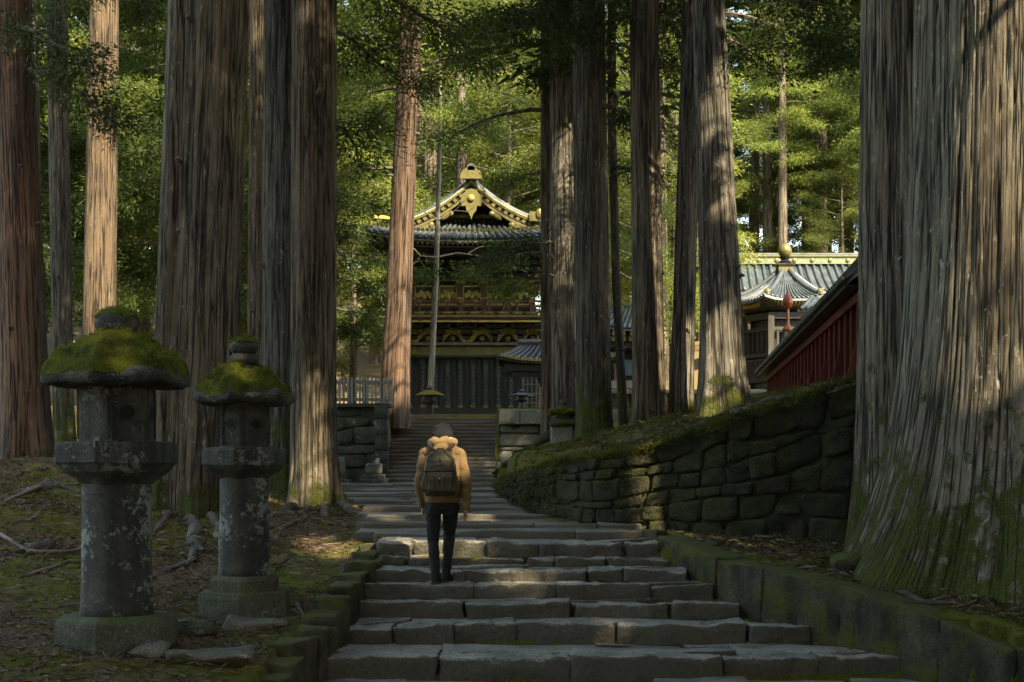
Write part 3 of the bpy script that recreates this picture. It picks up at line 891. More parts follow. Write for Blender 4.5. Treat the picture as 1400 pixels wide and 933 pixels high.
for py, r in ((235, .22), (280, .3), (320, .2), (410, .25), (450, .25)): hole(890 - (py > 350) * 12, py, 25.8, r)
for py, r in ((420, .2), (455, .3), (490, .25)): hole(946, py, 25.6, r)
for py, r in ((150, .2), (420, .2), (450, .22)): hole(975, py, 23.6, r)
for py, r in ((190, .2), (240, .25), (330, .2)): hole(770, py, 32.6, r)
hole(900, 598, 19.6, .2, .4); hole(1000, 560, 23, .3, .4); hole(1100, 532, 18.2, .35); hole(940, 560, 24, .4)
hole(1165, 800, 13.6, .14); hole(860, 830, 14.2, .10)
hole(165, 478, 12.2, .10); hole(345, 520, 13.8, .10)
for px in (560, 600, 640, 680, 720): hole(px, 285, 51.5, 1.4, .12)
for px in (1020, 1070, 1120, 1160): hole(px, 375, 60, 2.6)

def carve(c, keep=None):
    ok = np.ones(len(c), bool)
    for p, r, kp in HOLES:
        d = c - p
        t = d @ TO_SUN
        m = np.linalg.norm(d - t[:, None] * TO_SUN, axis=1)
        ok &= ~((t > 1.5) & (m < r + t * .006 + .18) & (HR.uniform(size=len(c)) >= kp))
    return ok

class Leaves:
    def __init__(s): s.c, s.d, s.l, s.w = [], [], [], []
    def add(s, c, d, l, w):
        s.c.append(c); s.d.append(d); s.l.append(l); s.w.append(w)
    def obj(s, name, mat, parent, rs_, cut=False, offset=None):
        c = np.vstack(s.c); d = np.vstack(s.d); l = np.concatenate(s.l); w = np.concatenate(s.w)
        if cut:
            k = carve(c)
            c, d, l, w = c[k], d[k], l[k], w[k]
        d = d / (np.linalg.norm(d, axis=1, keepdims=True) + 1e-9)
        side = np.cross(d, rs_.normal(size=d.shape))
        side /= np.linalg.norm(side, axis=1, keepdims=True) + 1e-9
        v = np.empty((len(c) * 3, 3))
        v[0::3] = c - side * w[:, None] / 2
        v[1::3] = c + side * w[:, None] / 2
        v[2::3] = c + d * l[:, None]
        f = np.arange(len(c) * 3).reshape(-1, 3)
        return np_obj(name, v, f, mat, parent)

def spray(L, rs_, pts, n, rad, leaf, dirn, droop=.35, flat=.5):
    """n needles in a tuft about each point"""
    k = len(pts)
    o = rs_.normal(size=(k, n, 3)) * np.array([rad, rad, rad * flat])
    c = pts[:, None, :] + o
    d = rs_.normal(size=(k, n, 3)) * .65 + o / rad * .7 + dirn[:, None, :] * .6
    d[..., 2] -= droop
    l = leaf * rs_.uniform(.6, 1.35, (k, n)); w = l * rs_.uniform(.22, .38, (k, n))
    L.add(c.reshape(-1, 3), d.reshape(-1, 3), l.ravel(), w.ravel())

def limb(mb, rs_, a, th, length, rise, droop, r0, leavesL=None, n=16, rad=.32, leaf=.2, tufts=None, sub=True, dens=1.0):
    """one bough with side twigs; needles hang in tufts from it"""
    a = np.array(a, float)
    dv = np.array([math.cos(th), math.sin(th), 0])
    K = 6
    pts = []
    wob = rs_.normal(size=(K + 1, 3)) * length * .03
    for i in range(K + 1):
        t = i / K
        pts.append(a + dv * length * t + np.array([0, 0, rise * length * t - droop * length * t * t]) + wob[i] * t)
    pts = np.array(pts)
    if mb is not None: mb.tube(pts, [r0 * (1 - .85 * i / K) for i in range(K + 1)], 5, False)
    tp, td = [], []
    nt = tufts if tufts is not None else max(3, int(length * 3.2))
    for k in range(nt):
        t = rs_.uniform(.22, 1.0)
        i = min(K - 1, int(t * K)); q = pts[i] + (pts[i + 1] - pts[i]) * (t * K - i)
        sd = rs_.choice([-1, 1]) * rs_.uniform(.2, .5) * length * (1.05 - t * .75)
        perp = np.array([-dv[1], dv[0], 0])
        e = q + perp * sd + dv * abs(sd) * .6 + np.array([0, 0, -abs(sd) * rs_.uniform(.05, .5)])
        if mb is not None and sub and k % 2 == 0: mb.tube([q, (q + e) / 2 + np.array([0, 0, .05 * length * .3]), e], [r0 * .3 * (1.1 - t), r0 * .2, r0 * .08], 4, False)
        for u in (.45, .8, 1.0):
            tp.append(q + (e - q) * u + rs_.normal(size=3) * .06 * length * .3); td.append((e - q) / (np.linalg.norm(e - q) + 1e-6) * .6 + dv * .4)
    if leavesL is not None:
        spray(leavesL, rs_, np.array(tp), max(3, int(n * dens)), rad, leaf, np.array(td))
    return pts

def trunk(name, mat, root, base, axis, radii, nseg=40, flare=.5, flh=.7, lobes=5, ridge=.02, grooves=(), seed=0, below=.5, rings=None, rfreq=14.0, lobe_amt=1.0):
    """axis: list of (x,y,z); radii at the same points; the foot spreads into buttresses"""
    A = np.array(axis, float)
    Hs = A[:, 2]
    zs = rings if rings is not None else np.concatenate([np.linspace(Hs[0] - below, Hs[0] + 2.5, 26), np.linspace(Hs[0] + 2.8, Hs[0] + 12, 30), np.linspace(Hs[0] + 13, Hs[-1], 9)])
    th = np.linspace(0, 2 * math.pi, nseg, endpoint=False)
    rsd = np.random.RandomState(seed)
    ph = rsd.uniform(0, 6.28, 4)
    TH, ZZ = np.meshgrid(th, zs)
    zc = np.clip(ZZ, Hs[0], Hs[-1])
    cx = np.interp(zc, Hs, A[:, 0]); cy = np.interp(zc, Hs, A[:, 1])
    r = np.interp(zc, Hs, np.array(radii, float))
    h = np.maximum(ZZ - Hs[0], -.3)
    fl = flare * np.exp(-np.maximum(h, -.2) / flh)
    lob = .55 + (1 - lobe_amt) * .4 + lobe_amt * (.36 * np.cos(lobes * TH + ph[0]) + .3 * np.cos((lobes - 2) * TH + ph[1]))
    r = r * (1 + fl * lob) * (1 + .035 * np.cos(3 * TH + ph[2] + ZZ * .05) + .025 * np.cos(5 * TH + ph[3]))
    for g, wd, dep in grooves:
        dd = (TH - g + math.pi) % (2 * math.pi) - math.pi
        r = r * (1 - dep * np.exp(-(dd / wd) ** 2))
    if ridge > 0:
        p = np.stack([np.cos(TH).ravel() * r.mean() * rfreq, np.sin(TH).ravel() * r.mean() * rfreq, ZZ.ravel() * .30], 1)
        w = fbm(p + 3.1 * seed, seed, 3).reshape(TH.shape)
        p2 = np.stack([np.cos(TH).ravel() * r.mean() * 3, np.sin(TH).ravel() * r.mean() * 3, ZZ.ravel() * .16], 1)
        w2 = fbm(p2 + 9.1 * seed, seed + 5, 2).reshape(TH.shape)
        r = r + ridge * (1.15 * np.minimum(np.abs(w) * 4.5, 1) - .6) + ridge * .45 * w2
    v = np.stack([(cx + r * np.cos(TH)).ravel(), (cy + r * np.sin(TH)).ravel(), ZZ.ravel()], 1)
    n = nseg; k = len(zs)
    idx = np.arange(n * k).reshape(k, n)
    nx = np.roll(idx, -1, axis=1)
    f = np.stack([idx[:-1].ravel(), nx[:-1].ravel(), nx[1:].ravel(), idx[1:].ravel()], 1)
    o = np_obj(name, v, f, mat, root, True)
    r0 = float(np.array(radii, float)[0])
    at_ = o.data.attributes.new("bark_co", 'FLOAT_VECTOR', 'POINT')
    at_.data.foreach_set("vector", np.stack([(r0 * np.cos(TH)).ravel() + seed, (r0 * np.sin(TH)).ravel() + seed * .37, (ZZ - Hs[0]).ravel()], 1).astype(np.float32).ravel())
    return o

ROOTS_DONE = []
def surface_root(root, mat, pts, r0, r1=.02, name="root"):
    """a root snaking over the ground"""
    P = [np.array(p, float) for p in pts]
    r1 = min(r1, r0 * .22)
    out, rad = [], []
    K = 8
    for i in range(len(P) - 1):
        for k in range(K):
            t = k / K
            q = P[i] * (1 - t) + P[i + 1] * t
            q = q + np.array([n1(q[0] * 2, q[1] * 2, 0, 3), n1(q[0] * 2, q[1] * 2, 5, 4), 0]) * .09
            out.append(q)
    out.append(P[-1])
    N = len(out)
    gzs = ground_z(np.array([q[0] for q in out]), np.array([q[1] for q in out]))
    for i, q in enumerate(out):
        lift = -.05 + .7 * n1(q[0] * 3, q[1] * 3, 1, 5)
        rr = r0 + (r1 - r0) * i / (N - 1)
        q[2] = gzs[i] + rr * lift
        rad.append(rr * (1 + .25 * n1(i * .7, r0 * 50, 0, 6)))
    mb = MB(); mb.tube(out, rad, 10)
    V = np.array(mb.v)
    V += np.stack([fbm(V * 7, 21, 3), fbm(V * 7 + 9, 22, 3), fbm(V * 7 + 19, 23, 3)], 1) * r0 * .22
    mb.v = [tuple(q) for q in V]
    return mb.build(name, mat, root, True)

def crown(root, rs_, top_of, z0, z1, Rm, nb, mat, leaf=.34, n=12, cut=True, limbs_mat=None, rad=.45, shape=None, nm="crown"):
    L = Leaves(); mb = MB()
    for k in range(nb):
        t = (k + rs_.uniform(0, 1)) / nb
        z = z0 + (z1 - z0) * t
        sh = shape(t) if shape else (1 - t) ** .8 * min(1, .45 + t * 4)
        a = top_of(z)
        limb(mb, rs_, a, rs_.uniform(0, 6.283), Rm * sh * rs_.uniform(.65, 1.1) + .4, rs_.uniform(-.1, .2), rs_.uniform(.15, .4), .03 + .05 * (1 - t), L, n, rad, leaf, sub=False)
    mb.build("bough", limbs_mat or M['twig'], root)["kind"] = "stuff"
    return L.obj(nm, mat, root, rs_, cut)

def tall_tree(pxb, pyb, Z, wb, pxt, wt, label, mat, group=None, H=27, flare=.45, flh=.6, lobes=5, ridge=.022, nseg=44, grooves=(), seed=1, crown_z=None, cR=3.4, nb=26, name="cedar_tree", extra_bough=(), lmat='leaf_cedar', roots=(), leaf=.36, yt=0, bend=0.0, zbase=None, rfreq=14.0, cut=True, rings=None, lobe_amt=1.0):
    """pxb/pyb: foot in the photograph; wb, wt: widths there and where the frame cuts the trunk (pxt at row yt)"""
    b = at(pxb, pyb, Z)
    g = gz(b[0], b[1]) if zbase is None else zbase
    g = min(g, b[2] + .1)
    t_ = at(pxt, yt, Z)
    rb, rt = wb / F * Z / 2, wt / F * Z / 2
    sl = (t_[0] - b[0]) / (t_[2] - g)
    sr = (rt - rb) / (t_[2] - g)
    zt = g + H
    hs = np.array([0, (t_[2] - g) * .33, (t_[2] - g) * .66, (t_[2] - g), H * .75, H])
    ax_ = [(b[0] + sl * h + bend * math.sin(min(1, h / (t_[2] - g)) * math.pi), Z, g + h) for h in hs]
    rd = [rb + sr * h for h in hs[:4]] + [max(.05, rt * .55), .04]
    root = empty(name, (b[0], Z, g), label, "tree", group)
    trunk("trunk", mat, root, None, ax_, rd, nseg, flare, flh, lobes, ridge, grooves, seed, rings=rings, rfreq=rfreq, lobe_amt=lobe_amt)
    rs_ = np.random.RandomState(seed + 100)
    A = np.array(ax_)
    top_of = lambda z: np.array([np.interp(z, A[:, 2], A[:, 0]), Z, z])
    if nb:
        crown(root, rs_, top_of, crown_z if crown_z else t_[2] + 1.0, zt, cR, nb, M[lmat], leaf, cut=cut)
    if extra_bough:
        L = Leaves(); mb = MB()
        for (py, th, ln, rise, droop, dens) in extra_bough:
            limb(mb, rs_, top_of(az(py, Z)), R(th), ln, rise, droop, .028 + .012 * ln, L, 62, .24, .10, dens=dens, tufts=int(ln * 7))
        mb.build("low_bough", M['twig'], root)["kind"] = "stuff"
        L.obj("low_foliage", M[lmat], root, rs_, False)
    for pts, r0 in roots:
        surface_root(root, M['root'] if mat is not M['bark_giant'] else M['root'], pts, r0)
    return root
M['root'] = stone_mat("root_bark", (.05, .04, .03), (.15, .122, .095), 3.0, .85, .7, lichen=(.33, .31, .27), lich_amt=.72, moss=.24, dark=(.03, .024, .017))

# --- left side
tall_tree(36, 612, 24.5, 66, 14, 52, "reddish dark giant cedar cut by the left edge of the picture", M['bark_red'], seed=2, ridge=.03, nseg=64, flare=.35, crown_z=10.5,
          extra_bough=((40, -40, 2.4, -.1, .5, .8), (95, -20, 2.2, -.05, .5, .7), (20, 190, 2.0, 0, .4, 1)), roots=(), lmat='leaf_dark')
tall_tree(88, 608, 31, 27, 78, 26, "slender dark cedar standing between the left edge cedar and the sunlit one", M['bark_dark'], seed=3, nseg=28, H=22, flare=.3, crown_z=12,
          extra_bough=((20, 250, 1.8, 0, .4, .6), (-30, 300, 2.0, 0, .5, .7), (90, 190, 1.2, 0, .4, .6)), lmat='leaf_cedar', cR=2.6)
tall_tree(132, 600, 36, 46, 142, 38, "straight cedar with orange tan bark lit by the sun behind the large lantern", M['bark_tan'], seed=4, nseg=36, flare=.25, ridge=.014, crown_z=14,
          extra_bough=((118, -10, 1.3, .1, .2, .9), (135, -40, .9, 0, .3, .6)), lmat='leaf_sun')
tall_tree(262, 682, 19.8, 108, 286, 106, "massive grooved cedar behind the two lanterns with a mossy foot", M['bark_brown'], seed=5, nseg=150, ridge=.03, flare=.22, flh=.8, lobes=6, grooves=((R(-118), .10, .16), (R(-40), .08, .06)), crown_z=9.5,
          cR=4, nb=30)
tall_tree(348, 600, 33, 22, 353, 21, "thin cedar glimpsed between the massive grooved cedar and the dark pair", M['bark_brown'], seed=6, nseg=28, flare=.2, crown_z=14)
tall_tree(384, 668, 23.5, 50, 386, 47, "nearly black cedar, left one of the close pair beside the stairway", M['bark_dark'], seed=7, nseg=64, ridge=.024, flare=.3, crown_z=10.5, cR=3.6)
tall_tree(428, 686, 22, 62, 429, 58, "ridged brown cedar, right one of the close pair beside the stairway", M['bark_brown'], seed=8, nseg=110, ridge=.024, flare=.32, flh=.55, lobes=7, crown_z=10, cR=3.6, extra_bough=((30, 40, 1.9, 0, .45, .7), (150, 60, 1.6, 0, .5, .7), (-40, 20, 3, 0, .5, .8)))
# --- by the gate
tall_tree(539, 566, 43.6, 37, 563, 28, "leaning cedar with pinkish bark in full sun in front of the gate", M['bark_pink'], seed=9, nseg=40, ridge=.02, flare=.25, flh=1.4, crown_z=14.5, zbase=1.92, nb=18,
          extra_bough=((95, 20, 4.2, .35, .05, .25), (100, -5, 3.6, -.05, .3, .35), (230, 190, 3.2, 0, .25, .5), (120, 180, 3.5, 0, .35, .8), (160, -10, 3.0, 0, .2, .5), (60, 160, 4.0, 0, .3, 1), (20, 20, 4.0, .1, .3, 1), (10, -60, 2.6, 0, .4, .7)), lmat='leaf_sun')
tall_tree(587, 548, 47.0, 9, 602, 4, "very thin pale trunk rising past the middle of the gate", M['bark_pale'], seed=10, nseg=14, ridge=.0, flare=.2, flh=.5, H=17, crown_z=13.5, cR=1.6, nb=12, zbase=2.0, lmat='leaf_yellow', bend=.12, name="slender_tree")
# --- right of the wooden flight
tall_tree(747, 596, 34, 14, 746, 13, "slim cedar, leftmost of the row right of the wooden flight", M['bark_brown'], seed=11, nseg=24, H=22, flare=.3, ridge=.01, crown_z=12, cR=2.6,
          extra_bough=((60, 190, 3.2, -.05, .25, .4), (150, 200, 2.6, -.05, .35, .4), (30, 250, 3, 0, .3, .5), (235, 170, 1.2, 0, .4, .5), (345, 185, 1.7, 0, .3, .8), (385, 190, 1.3, 0, .3, .7)), lmat='leaf_cedar')
tall_tree(771, 596, 33, 31, 768, 29, "dark grey cedar just right of the slim one by the wooden flight", M['bark_grey'], seed=12, nseg=44, flare=.25, crown_z=12.5,
          extra_bough=((30, 210, 3.0, 0, .3, .5), (-40, 230, 4.0, 0, .35, .7), (330, 200, 1.8, 0, .3, .8)), lmat='leaf_dark')
tall_tree(812, 600, 29, 45, 803, 43, "broad dark cedar behind the mossy stone pedestal", M['bark_dark'], seed=13, nseg=56, flare=.35, flh=.5, crown_z=11, ridge=.024,
          extra_bough=((60, -20, 2.0, 0, .4, .7), (140, 10, 1.5, 0, .5, .6), (10, -60, 3, 0, .4, .7), (-10, 20, 3, .05, .4, .7)), lmat='leaf_dark')
tall_tree(853, 590, 34, 12, 836, 11, "thin leaning young cedar between two thick trunks on the right slope", M['bark_dark'], seed=14, nseg=20, H=18, flare=.3, ridge=.008, crown_z=9, cR=2.2, nb=18, bend=-.10,
          extra_bough=((230, 340, 1.2, 0, .4, 1), (150, 20, 1.5, 0, .4, 1), (200, 160, 1.2, 0, .4, 1), (90, 200, 1.8, 0, .4, 1)), lmat='leaf_dark')
tall_tree(887, 588, 26, 43, 880, 37, "brown cedar with a sun patch on its right edge, middle of the right slope", M['bark_brown'], seed=15, nseg=60, flare=.4, flh=.45, crown_z=10.5, ridge=.022,
          extra_bough=((-20, 200, 2.6, 0, .4, 1), (20, 190, 1.6, 0, .5, .8)), lmat='leaf_dark')
tall_tree(931, 562, 26.2, 30, 947, 26, "left trunk of the mossy footed clump, leaning right into its neighbour", M['bark_grey'], seed=16, nseg=52, flare=.4, flh=.5, crown_z=10.5, ridge=.02, nb=16)
tall_tree(990, 556, 24, 58, 968, 42, "right trunk of the mossy footed clump, grey with pale lichen and spreading roots", M['bark_grey'], seed=17, nseg=70, flare=.55, flh=.55, lobes=6, crown_z=9.8, ridge=.024, nb=26,
          grooves=((R(-50), .10, .10),),
          extra_bough=((20, -10, 2.2, -.02, .4, .8), (50, 10, 1.3, 0, .5, .7), (-40, 20, 3.0, 0, .45, .8)), lmat='leaf_dark')
tall_tree(962, 556, 25.4, 19, 967, 10, "narrow reddish split stem wedged in the middle of the mossy footed clump", M['bark_red'], seed=18, nseg=36, flare=.5, flh=.6, yt=300, H=12, nb=0, ridge=.014)
# --- the giant on the right
g17 = tall_tree(1405, 792, 15.0, 316, 1410, 296, "giant grey cedar filling the right edge with a moss covered foot", M['bark_giant'], seed=21, nseg=420, ridge=.024, flare=.68, flh=1.15, lobes=7, lobe_amt=.28, crown_z=9.0, cR=5.5, nb=44, H=32, rfreq=13.0,
                rings=np.concatenate([np.linspace(-1.7, 5.4, 190), np.linspace(5.6, 31, 24)]))
b2 = at(1253, 760, 16.3)
trunk("trunk", M['bark_giant'], g17, None, [(b2[0], 16.3, -1.0), (b2[0] - .02, 16.3, 6), (b2[0] + .1, 16.3, 20)], [.66, .58, .2], 120, .40, .8, 5, .03, (), 23, rings=np.concatenate([np.linspace(-1.5, 5.6, 90), np.linspace(6, 20, 8)]))
# roots, by their places in the photograph's ground
def gp(px, py):
    """where the sight line through a pixel meets the ground"""
    Zs = np.arange(9, 45, .05)
    z = ground_z((px - 700.0) / F * Zs, Zs)
    hit = np.where((650.0 - py) / F * Zs <= z)[0]
    Z = Zs[hit[0]] if len(hit) else 20.0
    return tuple(at(px, py, Z))
t4 = [o for o in bpy.data.objects if o.get("label", "").startswith("massive grooved")][0]
t1 = [o for o in bpy.data.objects if o.get("label", "").startswith("reddish dark giant")][0]
t7 = [o for o in bpy.data.objects if o.get("label", "").startswith("ridged brown cedar")][0]
for pl, r0, rt in (([(258, 700), (262, 722), (275, 752), (262, 768), (235, 778), (205, 795)], .10, t4), ([(245, 700), (225, 705), (212, 725), (205, 740)], .08, t4), ([(290, 712), (305, 735), (345, 752), (370, 770)], .07, t4),
                   ([(70, 660), (40, 672), (0, 682), (-30, 690)], .10, t1), ([(70, 662), (95, 668), (118, 676)], .09, t1), ([(110, 690), (60, 706), (0, 722)], .05, t1), ([(102, 830), (50, 834), (-20, 838)], .045, t1),
                   ([(60, 745), (20, 760), (-20, 770)], .09, t1), ([(120, 735), (95, 745), (60, 765), (30, 800)], .03, t1),
                   ([(400, 690), (392, 702), (360, 712), (330, 716)], .09, t7), ([(455, 690), (480, 704), (505, 716)], .09, t7), ([(440, 692), (446, 706), (470, 722), (498, 728)], .07, t7), ([(418, 694), (410, 712), (380, 735), (352, 742)], .06, t7),
                   ([(470, 742), (440, 752), (400, 768), (372, 790)], .035, t7), ([(500, 765), (470, 790), (430, 800)], .03, t7)):
    surface_root(rt, M['root'], [gp(*q) for q in pl], r0, r0 * .35)
for pl, r0 in (([(1210, 775), (1185, 782), (1165, 795)], .16), ([(1240, 785), (1225, 805), (1250, 822), (1300, 828)], .11), ([(1320, 800), (1350, 815), (1400, 838)], .10), ([(1190, 770), (1150, 772), (1110, 780), (1080, 778)], .05), ([(1260, 800), (1285, 815), (1340, 812)], .03), ([(1200, 790), (1150, 788), (1120, 775)], .035)):
    surface_root(g17, M['root'], [gp(*q) for q in pl], r0, r0 * .4)
t16 = [o for o in bpy.data.objects if o.get("label", "").startswith("right trunk of the mossy")][0]
for pl, r0 in (([(1005, 562), (1030, 560), (1080, 548), (1120, 540)], .07), ([(985, 566), (960, 580), (930, 590), (880, 606)], .06), ([(970, 565), (940, 572), (905, 588), (870, 596)], .06), ([(1000, 566), (1010, 574), (990, 584)], .08), ([(880, 600), (850, 604), (820, 614), (800, 628)], .04)):
    surface_root(t16, M['root'], [gp(*q) for q in pl], r0, r0 * .35)

# broken branch stubs and knots on the trunks
rst = np.random.RandomState(8)
for tr in [o for o in bpy.data.objects if o.name.startswith(("cedar_tree", "slender_tree")) and o.type == 'EMPTY']:
    tk = [c for c in tr.children if c.name.startswith("trunk")][0]
    n = len(tk.data.vertices)
    V = np.empty(n * 3, np.float32); tk.data.vertices.foreach_get("co", V); V = V.reshape(-1, 3) + np.array(tr.location)
    f = (V[:, 2] > tr.location.z + 1.8) & (V[:, 2] < az(-20, tr.location.y)) 
    ctr = np.array([V[f][:, 0].mean(), V[f][:, 1].mean()])
    f &= V[:, 1] < ctr[1]
    ids = np.where(f)[0]
    wd = V[f][:, 0].max() - V[f][:, 0].min()
    if wd < .22: continue
    for k in range(2 if wd < .8 else 3):
        q = V[rst.choice(ids)]
        m2 = np.abs(V[:, 2] - q[2]) < .5
        out = np.array([q[0] - V[m2][:, 0].mean(), q[1] - V[m2][:, 1].mean(), 0]); out /= np.linalg.norm(out) + 1e-9
        L = rst.uniform(.03, .14); r_ = rst.uniform(.016, .034) * (1 + .3 * wd)
        a = q - out * .06
        m = MB(); m.tube([a, a + out * .075, a + out * (.06 + L * .5) + (0, 0, .02), a + out * (.06 + L) + (0, 0, rst.uniform(-.05, .06))], [r_ * 2.2, r_ * 1.25, r_, r_ * .6], 7)
        m.build("branch_stub", M['twig'], tr, True)
# --- unseen cedars added beside and behind the camera to shade the path
k = 0
for (x, y) in ((7.2, 9.3), (10, 3), (14, 7), (13, -3), (18, 1), (19, 9.5), (9, -6), (15.5, 14), (10.5, 20.5), (16.5, 20), (13.5, 26.5), (21, 16), (5.5, 2.5), (20, 26), (24, 5), (18, -8), (7.5, 14.5), (23, -4), (12, 33), (14.6, 38.5), (18.5, 33.5), (-7, 6), (4, -4), (2.2, -8), (-3.6, -4.5), (7.5, -13), (9.7, 35.5), (11.2, 30), (9.3, 31.5), (4.1, 6.2)):
    k += 1
    H = (25 + (k * 37 % 7)) if y < 29 else 29
    z = gz(x, y)
    root = empty("cedar_tree", (x, y, z), "tall cedar beside the viewpoint, its crown shading the path", "tree", "cedars around the viewpoint")
    trunk("trunk", M['bark_brown'], root, None, [(x, y, z), (x, y, z + H * .5), (x, y, z + H)], [.5, .36, .04], 18, .3, .6, 5, .0, (), 40 + k, rings=np.linspace(z - .4, z + H, 12))
    crown(root, np.random.RandomState(300 + k), lambda q, x=x, y=y: np.array([x, y, q]), z + 10.5, z + H, 4.4, 34, M['leaf_cedar'], .62, 14, True, rad=.62)

# --- the bright forest behind the gate
def forest_crown(seed, z0, z1, Rm, nb, leaf, n, mat, rad=.34, fl=.5, droop=(.1, .35), rise=(-.05, .25), shp=None):
    rs_ = np.random.RandomState(seed)
    L = Leaves(); mb = MB()
    for q in range(nb):
        t = (q + rs_.uniform(0, 1)) / nb
        z = z0 + (z1 - z0) * t
        sh = shp(t) if shp else (1 - t) ** .75 * min(1, .5 + t * 3)
        limb(mb, rs_, (0, 0, z), rs_.uniform(0, 6.283), Rm * sh * rs_.uniform(.55, 1.15) + .5, rs_.uniform(*rise), rs_.uniform(*droop), .05, L, n, rad, leaf, tufts=int(3 + Rm * sh * 2.0), sub=True)
    c = L.obj("crown", mat, None, rs_)
    b = mb.build("bough", M['twig'], None)
    cm, bm = c.data, b.data
    bpy.data.objects.remove(c); bpy.data.objects.remove(b)
    return cm, bm
def trunk_me(seed, H, r):
    t = trunk("trunk", M['bark_far'], None, None, [(0, 0, 0), (.1, 0, H * .5), (0, 0, H)], [r, r * .75, .03], 14, .3, .6, 5, .012, (), seed, rings=np.concatenate([np.linspace(-1.5, 3, 7), np.linspace(4, H, 12)]))
    me = t.data
    bpy.data.objects.remove(t)
    return me
round_ = lambda t: math.sin(math.pi * min(1, .12 + t * .9)) ** .7
KIND = {
    'cedar': [(forest_crown(500 + q, 6.5 + 2 * q, 25 + 2 * q, 3.4, 44, .17, 46, M['leaf_sun'], .31, .42), trunk_me(q, 25 + 2 * q, .34)) for q in range(3)],
    'dark': [(forest_crown(520 + q, 3.0 + q, 22 + 2 * q, 3.4, 42, .18, 46, M['leaf_cedar'], .32, .42, droop=(.2, .45)), trunk_me(10 + q, 23 + 2 * q, .30)) for q in range(2)],
    'leafy': [(forest_crown(540 + q, 2.5 + q, 15 + 3 * q, 3.6, 34, .15, 46, M['leaf_yellow'], .34, .55, (.0, .15), (.15, .6), round_), trunk_me(20 + q, 13 + 3 * q, .2)) for q in range(2)],
}
def plant(kind, v, x, y, s, rz, label, group):
    (cm, bm), tm = KIND[kind][v % len(KIND[kind])]
    root = empty("leafy_tree" if kind == 'leafy' else "cedar_tree", (x, y, gz(x, y)), label, "tree", group)
    root.rotation_euler = (0, 0, rz); root.scale = (s, s, s * 1.0)
    for nm, me in (("trunk", tm), ("crown", cm), ("bough", bm)):
        o = bpy.data.objects.new(nm, me); col.objects.link(o); o.parent = root
        if nm == 'bough': o["kind"] = "stuff"
rf = np.random.RandomState(77)
spots = []
def clear_spot(x, y):
    if abs(x + 1.5) < 7.2 and 47 < y < 63: return False
    if 7.5 < x < 27 and 50 < y < 80: return False
    if 4.5 < x < 10 and y < 58: return False
    return all((x - a) ** 2 + (y - b) ** 2 > 9.5 for a, b in spots)
tries = 0
while len(spots) < 150 and tries < 6000:
    tries += 1
    y = 56 + 64 * rf.uniform(0, 1) ** 1.25
    x = rf.uniform(-.42, .42) * y
    if not clear_spot(x, y): continue
    spots.append((x, y))
    kd = rf.choice(['cedar', 'cedar', 'cedar', 'dark', 'leafy'] if x > 6 else ['cedar', 'cedar', 'dark', 'leafy', 'leafy']) if y < 90 else rf.choice(['cedar', 'leafy', 'cedar'])
    lab = {'cedar': "tall sunlit cedar in the bright wood behind the gate", 'dark': "deep green drooping cedar in the wood behind the gate", 'leafy': "yellow green rounded tree in the bright wood behind the gate"}[kd]
    plant(kd, int(rf.randint(3)), x, y, rf.uniform(.85, 1.25), rf.uniform(0, 6.28), lab, "trees of the wood behind the gate: " + kd)
# shaded cedars deep on the left, and undergrowth trees by the picket fence
for (x, y, s) in ((-9.2, 41, .9), (-10.5, 44, 1.0), (-13.5, 40, 1.05), (-17, 46, 1.1), (-15.5, 34, 1.0), (-6.2, 46, .95), (-21, 52, 1.1), (-11, 54, 1.1), (-16, 57, 1.2)):
    plant('dark', int(rf.randint(2)), x, y, s, rf.uniform(0, 6.28), "shaded low branched cedar in the dark left part of the wood", "shaded cedars on the left")
for (x, y, s) in ((8, 88, .9), (11.5, 86, 1.0), (15, 88, .95), (18.5, 86, 1.0), (22.5, 87, 1.0), (26, 86, .95), (30, 88, 1.0), (13, 94, 1.1), (20, 95, 1.1), (27, 96, 1.1), (33, 95, 1.1), (5, 94, 1.0)):
    plant('dark', int(rf.randint(2)), x, y, s, rf.uniform(0, 6.28), "dense low branched cedar rising behind the long hall", "dense cedars behind the long hall")
for (x, y, s) in ((-7.3, 50, .72), (-8.6, 54.5, .8), (5.2, 57, .9), (7.0, 62, .9), (-6.5, 58, .8), (11, 81, .62), (19, 82, .6), (27, 80, .7)):
    plant('leafy', int(rf.randint(2)), x, y, s, rf.uniform(0, 6.28), "bushy light green tree close beside the gate" if y < 70 else "bushy light green tree behind the long hall", "bushy trees close beside the gate" if y < 70 else "bushy trees behind the long hall")
rb = np.random.RandomState(5)  # unseen cedars added behind the camera to hold back low sky light
back = []
while len(back) < 84:
    a = rb.uniform(-1.9, 1.9); d = 11 + 40 * rb.uniform() ** .9
    x, y = d * math.sin(a), -d * math.cos(a)
    if y > 9 or any((x - u) ** 2 + (y - w) ** 2 < 11 for u, w in back): continue
    if -26 < x < -9 and y > -3: continue
    back.append((x, y))
    plant('dark', int(rb.randint(2)), x, y, rb.uniform(.75, .98), rb.uniform(0, 6.28), "low branched cedar of the wood behind the viewpoint", "wood behind the viewpoint")
